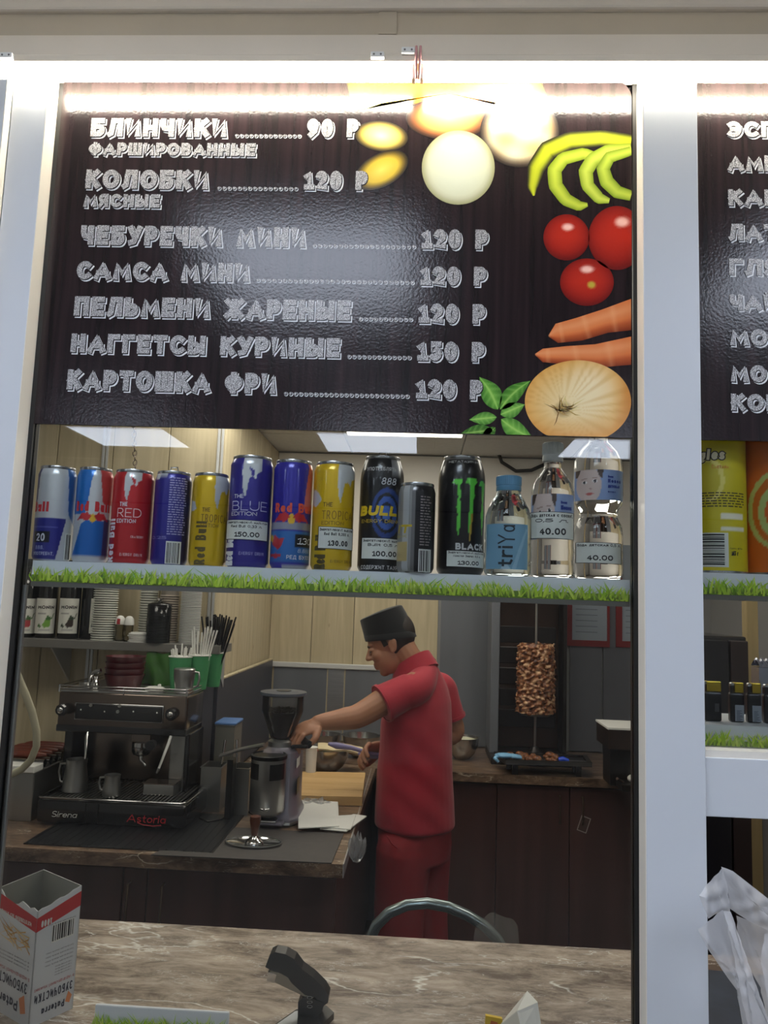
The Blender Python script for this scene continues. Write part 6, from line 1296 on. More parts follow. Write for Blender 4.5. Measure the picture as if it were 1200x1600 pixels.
# ================================================================== KITCHEN SIDE
m_board = WOOD('chopping_board_wood', (196, 158, 104), (214, 178, 124), .5, 'x', 4)
zbt = CZ+.034; q = [PZ(*k, zbt) for k in ((466, 1243), (566, 1245), (571, 1207), (470, 1205))]; cb_ = thing('chopping_board', 'thick pale wooden chopping board at the end of the coffee counter', 'chopping board', (sum(v.x for v in q)/4, sum(v.y for v in q)/4, CZ))
for k in range(4):
    l = [q[0].lerp(q[3], k/4), q[1].lerp(q[2], k/4), q[1].lerp(q[2], (k+.985)/4), q[0].lerp(q[3], (k+.985)/4)]
    mb = MB(); mb.add([(v.x, v.y, CZ+.002) for v in l]+[(v.x, v.y, zbt) for v in l], [(3, 2, 1, 0), (4, 5, 6, 7), (0, 1, 5, 4), (1, 2, 6, 5), (2, 3, 7, 6), (3, 0, 4, 7)]); obj('stave', mb, m_board, cb_)
def bowl_(label, px0, px1, yrim, d, z=CZ, H=None, fill=None, fillm=None):
    r = SIZE(px1-px0, d)/2; X = P((px0+px1)/2, yrim, d).x; zr_ = P((px0+px1)/2, yrim, d).z; H = zr_-z; c = (X, d-CAM_D, z); t = thing('steel_bowl', label, 'bowl', c, 'steel mixing bowls')
    pr = [(r*.30, 0), (r*.46, .004), (r*.74, H*.28), (r*.92, H*.62), (r*1.0, H-.003), (r*1.05, H-.002), (r*1.05, H), (r*.97, H-.001), (r*.89, H*.62), (r*.71, H*.28), (r*.4, .008), (.0001, .007)]
    obj('body', MB().lathe(pr, 36, c, capt=False), M('bowl_steel', (190, 188, 184), .2, .95), t, 50)
    if fill: obj('filling', MB().lathe([(r*.90, H*fill), (r*.6, H*fill+.008), (r*.3, H*fill+.012), (.0001, H*fill+.010)], 24, c, capb=True, capt=False), fillm, t, 60)
    return t, c, r, H
t, bc, br, bh = bowl_('steel bowl of salad under the striped flatbread', 478, 546, 1168, 3.45, fill=.82, fillm=M('salad_greens', (120, 132, 70), .6, noise=(40, .4)))
for k in range(9):
    a = random.random()*6.28; q = br*.6*random.random(); obj('tomato_piece', MB().ell((bc[0]-br*.45+q*math.cos(a)*.5, bc[1]-.03+q*math.sin(a)*.6, CZ+bh*.86+.008), (.012, .009, .007), 8, 6, mat=Matrix.Rotation(a, 4, 'Z')), M('tomato_red', (206, 62, 40), .35), None, 180, label='small red tomato piece in the salad bowl', cat='tomato', group='tomato pieces in the salad bowl')
bowl_('shiny empty steel bowl behind the flatbread', 536, 594, 1148, 3.80); bowl_('steel bowl half hidden behind the forearm', 488, 532, 1146, 3.85)
# flatbread folded over the bowl
p0, p1 = P(500, 1150, 2.96), P(562, 1152, 3.0); zt0 = CZ+bh+.004
def fb(u, v):
    x = bc[0]-br*.35+u*(br*2.0); z = zt0+.022*math.sin(PI*min(1, v*1.1))-.05*max(0, u-.75)*(1)-.035*v*v; return (x-.02*v, bc[1]-br*.7+v*br*1.5, z+.002*math.sin(14*u))
mb = MB(); mb.grid(fb, 30, 16, lambda u, v: lin(lerp((222, 206, 166), (166, 120, 70), max(0, math.sin(v*52))**3*(.4+.6*abs(math.sin(u*17))))))
mb.grid(lambda u, v: tuple(Vector(fb(u, v))-Vector((0, 0, .006))), 30, 16, lambda u, v: lin((206, 186, 146))); obj('flatbread', mb, VM('flatbread_crust', .7), None, 180, label='folded flatbread with brown grill stripes over the salad bowl', cat='flatbread')
# white tub + jar on counter behind the grinder
X = P(482, 1160, 2.9).x
t = thing('white_tub', 'small white tub beside the salad bowl', 'tub', (P(482, 1190, 3.2).x, 3.28-CAM_D, CZ)); c = (P(482, 1190, 3.2).x, 3.28-CAM_D, CZ); H = P(482, 1166, 3.28).z-CZ
obj('body', MB().lathe([(.020, 0), (.024, H-.01), (.022, H-.01), (.018, .004), (.0001, .004)], 24, c, capt=False), m_paperw, t, 50); obj('lid', MB().lathe([(.025, H-.012), (.026, H-.002), (.0001, H)], 24, c, capt=False), m_paperw, t, 50)
t, bc2, br2, bh2 = bowl_('steel bowl of white sauce on the back counter behind the red shirt', 697, 748, 1151, 3.86, fill=.86, fillm=M('white_sauce', (226, 224, 196), .4))
sp = [Vector((bc2[0]-.02, bc2[1]-.02, CZ+bh2*.88)), Vector((bc2[0]-.025, bc2[1]-.05, CZ+bh2+.02)), Vector((bc2[0]-.05, bc2[1]-.10, CZ+bh2-.01))]; obj('black_spoon', MB().tube(sp, [.011, .006, .007], 8), m_blackp, None, 60, label='black spoon handle resting in the bowl of sauce', cat='spoon')
# vertical kebab grill
dk = 3.88; yk = dk-CAM_D; ka, kb2 = P(770, 1050, dk).x, P(884, 1050, dk).x; kz0, kz1 = CZ, P(828, 935, dk).z; kx = P(838, 1060, dk-.10).x
kg = thing('kebab_grill', 'dark vertical kebab grill with spit on the back counter', 'grill', ((ka+kb2)/2, yk, CZ)); m_bk = M('browned_steel', (70, 54, 46), .35, .7, noise=(6, .25)); m_dk2 = M('dark_grill_steel', (52, 48, 47), .35, .7, noise=(8, .2))
obj('back_plate', MB().box(ka+.03, yk+.14, CZ+.04, kb2-.01, yk+.20, kz1+.1, .003), m_bk, kg); obj('side_column', MB().box(ka-.012, yk-.02, CZ+.035, ka+.03, yk+.20, kz1+.1, .004), m_sheet, kg); obj('side_column', MB().box(kb2-.010, yk+.02, CZ+.035, kb2+.01, yk+.20, kz1+.1, .004), m_dk2, kg)
for k in range(5): z = CZ+.14+k*.105; obj('burner', MB().box(ka+.045, yk+.135, z, kb2-.025, yk+.16, z+.085, .004), m_dk2, kg)
obj('base', MB().box(ka-.012, yk-.12, CZ, kb2+.01, yk+.20, CZ+.035, .004), m_dk2, kg); obj('cross_bar', MB().box(ka-.01, yk-.11, kz1+.08, kb2+.01, yk+.20, kz1+.10, .003), m_dk2, kg)
mz0, mz1 = P(840, 1114, dk-.1).z, P(840, 1006, dk-.1).z; ym = yk-.08
obj('spit', MB().cyl((kx, ym, CZ+.03), (kx, ym, kz1+.08), .006, 12), m_sat, kg, 40); obj('drip_funnel', MB().lathe([(.068, CZ+.036), (.06, CZ+.04), (.03, CZ+.06), (.012, CZ+.085)], 32, (kx, ym, 0)), m_dk2, kg, 40)
obj('spit_disc', MB().lathe([(.07, mz0-.012), (.075, mz0-.006), (.07, mz0-.002)], 32, (kx, ym, 0)), m_sat, kg, 40)
sk = MB(); rm = SIZE(56, dk-.1)/2
def meat(u, v):
    a = 2*PI*u; z = mz0+(mz1-mz0)*v; r = rm*(.98-.04*v)*(1+.06*math.sin(9*a+4*math.sin(30*v))+.05*math.sin(23*v*PI+3*math.sin(5*a))+.05*math.sin(17*a-40*v)) * (1-.12*max(0, (v-.94)/.06)); return (kx+r*math.cos(a), ym+r*math.sin(a), z)
sk.grid(meat, 90, 70); mt_ = thing('kebab_meat', 'browned stack of kebab meat on the vertical spit', 'meat', (kx, ym, mz0))
mm, nt, b = newmat('roast_meat'); tc = nt.nodes.new('ShaderNodeTexCoord'); n_ = nt.nodes.new('ShaderNodeTexNoise'); n_.inputs['Scale'].default_value = 42; n_.inputs['Detail'].default_value = 5; nt.links.new(tc.outputs['Object'], n_.inputs['Vector']); r_ = nt.nodes.new('ShaderNodeValToRGB'); e_ = r_.color_ramp.elements; e_[0].position = .35; e_[0].color = (*lin((58, 28, 14)), 1); e_[1].position = .66; e_[1].color = (*lin((228, 190, 150)), 1); k_ = e_.new(.5); k_.color = (*lin((140, 82, 44)), 1); nt.links.new(n_.outputs[0], r_.inputs[0]); nt.links.new(r_.outputs[0], b.inputs['Base Color']); b.inputs['Roughness'].default_value = .4
obj('core', sk, mm, mt_, 180); sc2 = MB()
for k in range(260):
    v = random.random(); u = random.random(); p = Vector(meat(u, v)); a = 2*PI*u; s = random.uniform(.006, .015); sc2.ell(p, (s, s*.35, s*.55), 7, 5, mat=Matrix.Rotation(a+PI/2, 4, 'Z') @ Matrix.Rotation(random.uniform(-.6, .6), 4, 'Y'))
obj('meat_slices', sc2, mm, mt_, 180, kind='stuff')
# tray of scraps in front of the grill
zt1 = CZ+.070; q = [PZ(*k, zt1) for k in ((790, 1187), (925, 1191), (906, 1170), (768, 1166))]; q[2].y = min(q[2].y, 2.65); q[3].y = min(q[3].y, 2.65); tr = thing('scrap_tray', 'black tray of meat scraps in front of the kebab grill', 'tray', (sum(v.x for v in q)/4, sum(v.y for v in q)/4, CZ))
c_ = sum(q, Vector())/4; inn = [c_+(v-c_)*.90 for v in q]; mb = MB()
def slab(mb, l, z0, z1): mb.add([(v.x, v.y, z0) for v in l]+[(v.x, v.y, z1) for v in l], [(3, 2, 1, 0), (4, 5, 6, 7), (0, 1, 5, 4), (1, 2, 6, 5), (2, 3, 7, 6), (3, 0, 4, 7)])
slab(mb, inn, zt1-.022, zt1-.010)
for i in range(4): slab(mb, [q[i], q[(i+1) % 4], inn[(i+1) % 4], inn[i]], zt1-.022, zt1)
obj('pan', mb, m_dk2, tr); obj('front_lip', MB().add([(q[0].x, q[0].y-.001, zt1-.02), (q[1].x, q[1].y-.001, zt1-.02), (q[1].x, q[1].y-.004, zt1), (q[0].x, q[0].y-.004, zt1)], [(0, 1, 2, 3)]), m_sat, tr)
for l in ((.1, .2), (.9, .2), (.1, .8), (.9, .8)):
    v = inn[0].lerp(inn[1], l[0]).lerp(inn[3].lerp(inn[2], l[0]), l[1]); obj('leg', MB().box(v.x-.012, v.y-.012, CZ, v.x+.012, v.y+.012, zt1-.022), m_dk2, tr)
for k in range(30):
    u, v = random.uniform(.03, .66), random.uniform(.12, .85); p = inn[0].lerp(inn[1], u).lerp(inn[3].lerp(inn[2], u), v); s = random.uniform(.010, .024)
    obj('meat_scrap', MB().ell((p.x, p.y, zt1-.009+s*.4), (s, s*.8, s*.6), 8, 6, mat=Matrix.Rotation(random.random()*3, 4, 'Z')), mm, None, 180, label='browned meat scrap lying in the black tray', cat='meat', group='meat scraps in the tray')
# glove, knife, sauce cup in the tray
p = q[0].lerp(q[1], .02)+Vector((-.01, .03, 0)); gl = MB(); gl.ell((p.x, p.y, zt1+.012), (.045, .028, .012), 14, 8)
for k in range(4): gl.tube([(p.x+.03, p.y-.018+.012*k, zt1+.012), (p.x+.075, p.y-.022+.014*k, zt1+.008)], [.008, .006], 8)
gl.tube([(p.x-.03, p.y-.015, zt1+.012), (p.x-.045, p.y-.03, zt1+.004), (p.x-.03, p.y-.04, zt1-.01)], [.010, .009, .007], 8)
obj('glove', gl, M('light_blue_glove', (130, 186, 226), .4), None, 180, label='light blue glove on the left corner of the scrap tray', cat='glove')
p = P(880, 1184, q[1].y+CAM_D+.03); t = thing('knife', 'knife with bright blue handle lying in the scrap tray', 'knife', (p.x, p.y, zt1-.008)); obj('handle', MB().tube([(p.x-.02, p.y, zt1-.002), (p.x, p.y, zt1+.002), (p.x+.024, p.y-.004, zt1-.004)], [.011, .013, .008], 10), M('bright_blue_plastic', (36, 76, 206), .35), t, 60)
obj('blade', MB().prism([(0, -.008), (.08, -.006), (.10, .004), (0, .008)], (p.x+.024, p.y, zt1-.004), (1, 0, 0), (0, 1, 0), (0, 0, .0015)), m_sat, t)
# right end of the back counter: white-topped box and second tray
a = P(955, 1128, 3.30); b1_ = P(1030, 1165, 3.0); wb_ = thing('white_topped_box', 'brown box with a white top at the right edge of the big window', 'box', (a.x+.12, 3.35-CAM_D, CZ))
zt2 = P(957, 1135, 3.42).z; obj('box_body', MB().box(a.x+.004, 3.36-CAM_D, zt2-.085, a.x+.26, 3.58-CAM_D, zt2-.004), m_bk, wb_); obj('white_top', MB().box(a.x, 3.355-CAM_D, zt2-.004, a.x+.265, 3.585-CAM_D, zt2+.004), m_paperw, wb_)
obj('stand', MB().box(a.x+.03, 3.44-CAM_D, CZ, a.x+.24, 3.57-CAM_D, zt2-.085), m_dk2, wb_)
st = thing('side_tray', 'small dark tray with a white pot at the right end of the back counter', 'tray', (P(985, 1190, 3.4).x, 3.33-CAM_D+.06, CZ)); xx = P(966, 1185, 3.4).x; obj('pan', MB().box(xx, 3.335-CAM_D, CZ, xx+.16, 3.44-CAM_D, CZ+.028, .003), m_dk2, st); obj('pot', MB().ell((xx+.06, 3.385-CAM_D, CZ+.044), (.026, .022, .017), 16, 10), m_paperw, st, 180); obj('handle', MB().tube([(xx+.01, 3.36-CAM_D, CZ+.03), (xx-.012, 3.35-CAM_D, CZ+.045), (xx-.02, 3.34-CAM_D, CZ+.05)], .006, 8), m_bk, st, 60)
# red-framed notices on the back wall
for k, (xa, ya, xb, yb_, lab_) in enumerate(((884, 938, 952, 1010, 'red framed notice on the back wall right of the kebab grill'), (962, 940, 1030, 1012, 'red framed notice cut by the window edge'))):
    x0, x1, z0, z1 = BB(xa, ya, xb, yb_, DB-.02); t = thing('notice', lab_, 'notice', ((x0+x1)/2, YB-.03, z0), 'red framed notices'); w_ = .032
    fr = MB().box(x0, YB-.030, z0, x0+w_, YB-.0165, z1+.3).box(x1-w_*.4, YB-.030, z0, x1, YB-.0165, z1+.3).box(x0+w_, YB-.030, z0, x1-w_*.4, YB-.0165, z0+w_); obj('frame', fr, M('dark_red_frame', (120, 26, 30), .5), t); sh_ = obj('sheet', MB().box(x0+w_, YB-.022, z0+w_, x1-w_*.4, YB-.0165, z1+.3), M('notice_paper', (150, 160, 172), .6), t)
    mb = MB()
    for q_ in range(6): mb.box(x0+w_+.02, YB-.0232, z1-.02-.03*q_, x1-w_*.4-.05, YB-.0225, z1-.016-.03*q_)
    obj('print_lines', mb, M('faint_print', (110, 118, 130), .6), sh_, kind='stuff')
# wall cable seen above the bottles
obj('wall_cable', MB().tube([P(px, py, DB-.05) for px, py in ((775, 640), (776, 700), (784, 722), (806, 736), (830, 735), (850, 726), (872, 716), (905, 690))], .010, 8), m_blackp, None, 60, label='grey cable drooping on the wall above the small water bottle', cat='cable')

# ================================================================== THE COOK
def remesh(mb, voxel, it=4, fac=.5):
    me = bpy.data.meshes.new('tmp'); me.from_pydata(mb.v, [], mb.f); o = bpy.data.objects.new('tmp', me); COL.objects.link(o)
    m = o.modifiers.new('r', 'REMESH'); m.mode = 'VOXEL'; m.voxel_size = voxel
    s = o.modifiers.new('s', 'SMOOTH'); s.iterations = it; s.factor = fac
    dg = bpy.context.evaluated_depsgraph_get(); dg.update(); e = bpy.data.meshes.new_from_object(o.evaluated_get(dg))
    r = MB(); r.add([tuple(v.co) for v in e.vertices], [tuple(p.vertices) for p in e.polygons])
    bpy.data.objects.remove(o); bpy.data.meshes.remove(me); bpy.data.meshes.remove(e); return r
DP = 3.0
FW = Vector((-.85, .53, 0)).normalized(); SX = Vector((.53, .85, 0)).normalized()      # the chest's forward; his right
def ring(px, py, a, b, n=32, d=DP, dz=0, fwd=0):
    c = P(px, py, d)+FW*fwd; return [c+SX*(a*math.cos(t))+FW*(b*math.sin(t))+Vector((0, 0, dz*math.sin(t))) for t in [2*PI*k/n for k in range(n)]]
def limb(mb, pts, rad, n=14, sub=6):
    """smooth tapering limb through joints"""
    P_ = [Vector(p) for p in pts]; out = []; rr = []
    for i in range(len(P_)-1):
        p0, p1, p2, p3 = P_[max(i-1, 0)], P_[i], P_[i+1], P_[min(i+2, len(P_)-1)]
        for k in range(sub):
            t = k/sub; out.append(.5*((2*p1)+(p2-p0)*t+(2*p0-5*p1+4*p2-p3)*t*t+(3*p1-p0-3*p2+p3)*t**3)); rr.append(rad[i]+(rad[i+1]-rad[i])*t)
    out.append(P_[-1]); rr.append(rad[-1]); mb.tube(out, rr, n)
    mb.ell(out[-1], (rr[-1],)*3, 12, 8); mb.ell(out[0], (rr[0],)*3, 12, 8); return mb
# head frame
HC = P(611, 1003, 2.97); pit = math.radians(22); hz = Vector((-.985, .10, 0)).normalized()
HF = hz*math.cos(pit)-Vector((0, 0, 1))*math.sin(pit); HU = hz*math.sin(pit)+Vector((0, 0, 1))*math.cos(pit); HL = HU.cross(HF)*1.0
if HL.y > 0: HL = -HL                                # HL points to the camera side (his left)
HM = Matrix(((HF.x, HL.x, HU.x, HC.x), (HF.y, HL.y, HU.y, HC.y), (HF.z, HL.z, HU.z, HC.z), (0, 0, 0, 1)))
def hp_(f, l, u): return HM @ Vector((f, l, u))
def hell(mb, f, l, u, rf, rl, ru, rot=0):
    T = HM @ Matrix.Translation((f, l, u)) @ Matrix.Rotation(rot, 4, 'Y'); s = len(mb.v); mb.ell((0, 0, 0), (rf, rl, ru), 24, 16); mb.xf(T, s)
sk = MB()
hell(sk, -.008, 0, .03, .094, .072, .092); hell(sk, .028, 0, -.045, .060, .054, .070); hell(sk, .020, 0, -.065, .052, .048, .042, .3); hell(sk, .058, 0, -.097, .022, .024, .018)
hell(sk, .070, 0, .014, .020, .046, .012)
for k in range(8): t = k/7; hell(sk, .084+.020*t, 0, .002-.032*t, .009+.003*t, .007+.005*t, .010)
for s in (-1, 1): hell(sk, .094, s*.011, -.034, .010, .008, .007); hell(sk, .058, s*.036, -.030, .022, .020, .024); hell(sk, .075, s*.030, -.004, .012, .014, .008)
hell(sk, .080, 0, -.060, .013, .020, .010); hell(sk, .084, 0, -.067, .010, .020, .0055); hell(sk, .081, 0, -.077, .010, .018, .006)
for s in (-1, 1):
    hell(sk, -.012, s*.071, -.012, .017, .007, .028, -.15); hell(sk, -.020, s*.076, -.004, .010, .006, .020, -.2); hell(sk, -.004, s*.072, -.032, .008, .007, .010)
nb = P(653, 1046, 2.99)
limb(sk, [hp_(-.035, 0, -.03), hp_(-.045, 0, -.075), nb], [.050, .047, .055])
# trunk core, shoulders
tr_ = [ring(655, 1040, .055, .05), ring(652, 1066, .10, .07), ring(652, 1094, .14, .09), ring(652, 1130, .14, .10), ring(650, 1180, .12, .11), ring(649, 1240, .125, .115), ring(649, 1300, .13, .12)]; sk.loft(tr_)
LS, LE, LW = P(650, 1072, 2.88), P(563, 1117, 2.79), P(497, 1129, 2.74)
RS, RE, RW = P(690, 1078, 3.14), P(708, 1146, 3.16), P(600, 1168, 3.06)
limb(sk, [LS, LS.lerp(LE, .5)+Vector((0, 0, .006)), LE, LE.lerp(LW, .35)+Vector((0, 0, -.004)), LW], [.054, .050, .043, .040, .026], 16)
limb(sk, [RS, RS.lerp(RE, .55), RE, RE.lerp(RW, .4), RW], [.055, .048, .041, .038, .027], 16)
def hand(mb, w, along, palm_n, curl, thumb_dir, L=.085):
    """palm at the wrist w, fingers along 'along', curling towards palm_n"""
    a = along.normalized(); n = (palm_n-a*palm_n.dot(a)).normalized(); s = a.cross(n)
    T = Matrix(((a.x, s.x, n.x, w.x), (a.y, s.y, n.y, w.y), (a.z, s.z, n.z, w.z), (0, 0, 0, 1)))
    st_ = len(mb.v); mb.ell((.045, 0, 0), (.052, .040, .017), 16, 10); mb.ell((.015, 0, 0), (.035, .030, .019), 14, 8); mb.xf(T, st_)
    tips = []
    for k, (off, ln) in enumerate(((-.030, .92), (-.010, 1.05), (.011, 1.0), (.030, .80))):
        b = Vector((.082, off, .0)); seg = [.036*ln, .026*ln, .020*ln]; ang = .15; pts = [b]
        for q, sl in enumerate(seg):
            ang += curl*(.9, 1.1, .7)[q]; pts.append(pts[-1]+Vector((math.cos(ang), 0, math.sin(ang)))*sl)
        wp = [T @ p for p in pts]; limb(mb, wp, [.0105, .0095, .0085, .0072], 10, 4); tips.append(wp[-1])
    td = thumb_dir; b = Vector((.02, td*.030, .006)); pts = [b, b+Vector((.028, td*.022, .012)), b+Vector((.052, td*.018, .026)), b+Vector((.070, td*.006, .034))]
    limb(mb, [T @ p for p in pts], [.014, .012, .0105, .008], 10, 4); return T
hl_dir = (P(462, 1146, 2.69)-LW).normalized(); TL = hand(sk, LW, hl_dir, Vector((.05, .35, -1)), .62, 1)
TR = hand(sk, RW, (P(566, 1172, 3.0)-RW), Vector((-.1, -.8, -.5)), .55, -1)
cook = thing('person', 'cook in a black cap, red polo shirt and red trousers reaching to the grinder', 'person', (P(649, 1300, DP).x, DP-CAM_D, 0))
m_skin = M('skin', (172, 122, 94), .5, noise=(9, .06)); m_skin.node_tree.nodes['Principled BSDF'].inputs['Subsurface Weight'].default_value = .08
m_skin.node_tree.nodes['Principled BSDF'].inputs['Subsurface Radius'].default_value = (.012, .005, .003)
bodyo = obj('body', remesh(sk, .0034, 3), m_skin, cook, 180)
# shirt
m_shirt = M('red_polo_cotton', (170, 28, 50), .75, noise=(220, .06), bump=(26, .18), sheen=.2); m_trs = M('red_trouser_cloth', (142, 20, 30), .8, noise=(200, .05), bump=(14, .3))
shb = MB(); shb.loft([ring(657, 1036, .062, .060), ring(657, 1046, .080, .070), ring(656, 1057, .108, .082), ring(655, 1072, .138, .096), ring(654, 1096, .158, .112), ring(651, 1130, .160, .126), ring(650, 1165, .150, .132), ring(648, 1205, .148, .141), ring(648, 1250, .152, .147), ring(648, 1286, .156, .150), ring(648, 1290, .150, .145)])
SE = LS.lerp(LE, .46)+Vector((0, 0, -.002)); limb(shb, [P(664, 1050, 2.96), LS+Vector((.006, .004, -.004)), LS.lerp(LE, .28)], [.050, .060, .062], 20); axis = (LE-LS).normalized()
shb.lathe([(.060, 0), (.063, .05), (.068, .125)], 28, LS.lerp(LE, .10), axis)
SR = RS.lerp(RE, .45); limb(shb, [RS+Vector((-.02, -.02, .01)), RS, RS.lerp(RE, .25)], [.064, .063, .062], 20); shb.lathe([(.062, 0), (.063, .06), (.064, .10)], 28, RS.lerp(RE, .10), (RE-RS).normalized())
so = remesh(shb, .006, 6)
# soft folds: push the cloth along its normal a little, by position
arr = np.array(so.v); zr0 = arr[:, 2]
fold = .0035*np.sin(arr[:, 0]*38+arr[:, 2]*21)*np.sin(arr[:, 2]*33+arr[:, 1]*17)*np.clip((1.35-zr0)/.3, 0.1, 1); arr[:, 1] += fold*1.2; so.v = [tuple(q) for q in arr]
shirt = obj('polo_shirt', so, m_shirt, cook, 180)
col_ = MB(); n = 36; lo, hi_ = [], []
for k in range(n):
    t = 2*PI*k/n; open_ = max(0, math.sin(t))**6      # front notch
    c0 = P(648, 1046, 2.985); c1 = P(643, 1033, 2.98); tl_ = Vector((0, 0, -.046*math.sin(t)))
    lo.append(c0+SX*.078*math.cos(t)+FW*(.080*math.sin(t))+tl_); hi_.append(c1+SX*.066*math.cos(t)+FW*(.068*math.sin(t))+tl_+Vector((0, 0, -.015*open_)))
out2 = [v+Vector((0, 0, -.024))+(v-P(648, 1046, 2.985))*.14 for v in lo]; inn_ = [v-(v-P(643, 1033, 2.98))*.06 for v in hi_]
col_.loft([out2, hi_, inn_, lo], False); obj('collar', col_, m_shirt, shirt, 60)
for c_, r_, ax in ((LS.lerp(LE, .10)+axis*.119, .0695, axis), (RS.lerp(RE, .10)+(RE-RS).normalized()*.095, .0655, (RE-RS).normalized())):
    obj('sleeve_hem', MB().lathe([(r_, 0), (r_+.0022, .001), (r_+.0018, .012), (r_-.003, .013)], 32, c_-ax*.006, ax, capb=False, capt=False), m_shirt, shirt, 60)
# trousers and shoes
tb_ = MB(); tb_.loft([ring(648, 1272, .140, .132), ring(648, 1300, .145, .136), ring(647, 1340, .140, .128)])
for s, px0, px1 in ((-1, 622, 614), (1, 668, 662)):
    c0 = P(648, 1320, DP)+SX*(.072*s); c3 = c0.copy(); c3.z = .07; c3 += SX*(.035*s)-FW*.02; c1 = c0.lerp(c3, .35)+FW*.012; c2 = c0.lerp(c3, .6)
    limb(tb_, [c0, c1, c2, c3], [.104, .092, .080, .074], 20); ft = c3.copy(); ft.z = 0
    sh2 = MB(); sh2.loft([[Vector((ft.x, ft.y, 0))+FW*(f+l*math.cos(t))+SX*(w_*math.sin(t))+Vector((0, 0, z)) for t in [2*PI*k/20 for k in range(20)]] for f, l, w_, z in ((.05, .135, .048, 0), (.05, .14, .05, .02), (.045, .13, .046, .05), (.0, .07, .04, .085))]); obj('shoe', sh2, m_blackp, cook, 50)
trs = obj('trousers', remesh(tb_, .007, 6), m_trs, cook, 180)
pk = P(612, 1312, 2.84); obj('pocket_seam', MB().tube([P(604, 1306, 2.835), P(612, 1318, 2.832), P(622, 1326, 2.835)], .0022, 6), m_trs, trs, 60)
# cap, hair, eyes
m_cap = M('black_cap_cloth', (8, 9, 13), .9, noise=(150, .2), sheen=.2); cp2 = MB(); n = 44; rings = []
def caprow(rf, rl, uf, ub, off=0): return [hp_(off+rf*math.cos(t), rl*math.sin(t), ub+(uf-ub)*(math.cos(t)+1)/2) for t in [2*PI*k/n for k in range(n)]]
rings = [caprow(.080, .070, .040, -.008, -.006), caprow(.094, .080, .034, -.014, -.004), caprow(.094, .081, .060, .015, -.004), caprow(.090, .079, .100, .085, -.003), caprow(.086, .077, .116, .116, -.001), caprow(.078, .070, .119, .121), caprow(.04, .036, .122, .125), caprow(.001, .001, .123, .126)]
cp2.loft(rings, False); capo = obj('cap', cp2, m_cap, cook, 35); obj('cap_band', MB().loft([caprow(.0955, .0815, .034, -.014, -.004), caprow(.0962, .0822, .037, -.011, -.004), caprow(.0955, .082, .056, .010, -.004), caprow(.094, .081, .057, .011, -.004)], False), m_cap, capo, 60)
m_hair = M('dark_brown_hair', (38, 28, 24), .6, noise=(260, .4)); hr = MB(); nu, nv = 40, 20; vv = []; 
def scalp(th, ph, k): return (-.008+.094*k*math.cos(ph)*math.cos(th), .072*k*math.cos(ph)*math.sin(th), .03+.092*k*math.sin(ph))
hr.grid(lambda u, v: hp_(*scalp(math.radians(88+184*u), math.radians(-66+96*v), 1.025+.01*math.sin(60*u)*.3)), nu, nv)
for s in (-1, 1): hr.grid(lambda u, v: hp_(.002+.020*u+.006*(1-v), s*(.0735-.006*u+.0015*math.sin(PI*v)), .034-.040*v-.004*u), 6, 8)
obj('hair', hr, m_hair, cook, 180)
for s in (-1, 1):
    e1 = MB(); hell(e1, .0775, s*.031, -.0085, .0075, .0105, .0035); obj('eye', e1, M('eye_dark', (40, 28, 24), .3), bodyo, 180)
    obj('eyebrow', MB().tube([hp_(.088, s*.014, .008), hp_(.085, s*.028, .013), hp_(.076, s*.043, .010)], [.0022, .003, .0018], 8), m_hair, bodyo, 60)
    obj('eyelash', MB().tube([hp_(.0865, s*.020, -.0095), hp_(.0845, s*.031, -.0115), hp_(.0775, s*.042, -.0095)], [.0012, .0016, .001], 6), m_hair, bodyo, 60)
mo = MB(); hell(mo, .0885, 0, -.0715, .0045, .016, .0022); obj('mouth_line', mo, M('lip_dark', (120, 62, 54), .5), bodyo, 180)
# what he holds
gA = TL @ Vector((.075, -.055, .026)); gB = TL @ Vector((.078, .060, .024)); gC = P(462, 1146, 2.68)
t = thing('held_filter_holder', 'filter holder with black handle gripped in his left hand at the grinder', 'filter holder', (gA.x, gA.y, min(gA.z, gC.z)))
obj('handle', MB().tube([gB, gB.lerp(gA, .5), gA], [.0135, .0125, .012], 14), m_blackp, t, 60); obj('collar', MB().tube([gA, gA+(gA-gB)*.18], [.009, .008], 12), m_chrome, t, 60); gq = gA+(gA-gB)*.45; obj('basket', MB().lathe([(.018, -.02), (.030, -.012), (.033, .012), (.030, .014)], 24, gq), m_chrome, t, 50)
m_tong = M('lavender_plastic', (128, 122, 168), .35); h0 = TR @ Vector((.07, 0, .02)); e0 = P(513, 1162, 3.02); e2 = P(560, 1178, 3.05)
t = thing('held_tongs', 'lavender kitchen tongs in his right hand over the flatbread', 'tongs', (h0.x, h0.y, min(h0.z, e0.z)))
obj('arm', MB().tube([h0+Vector((.06, .01, -.006)), h0, h0.lerp(e0, .45)+Vector((0, 0, .004)), h0.lerp(e0, .8), e0], [.006, .007, .009, .013, .006], 10), m_tong, t, 60); obj('arm', MB().tube([h0+Vector((.06, .012, -.010)), h0+Vector((0, .012, -.016)), h0.lerp(e2, .6)+Vector((0, .01, -.006)), e2], [.006, .007, .009, .006], 10), m_tong, t, 60)
obj('hinge', MB().ell(h0+Vector((.06, .011, -.008)), (.012, .008, .010), 12, 8), m_tong, t, 180)

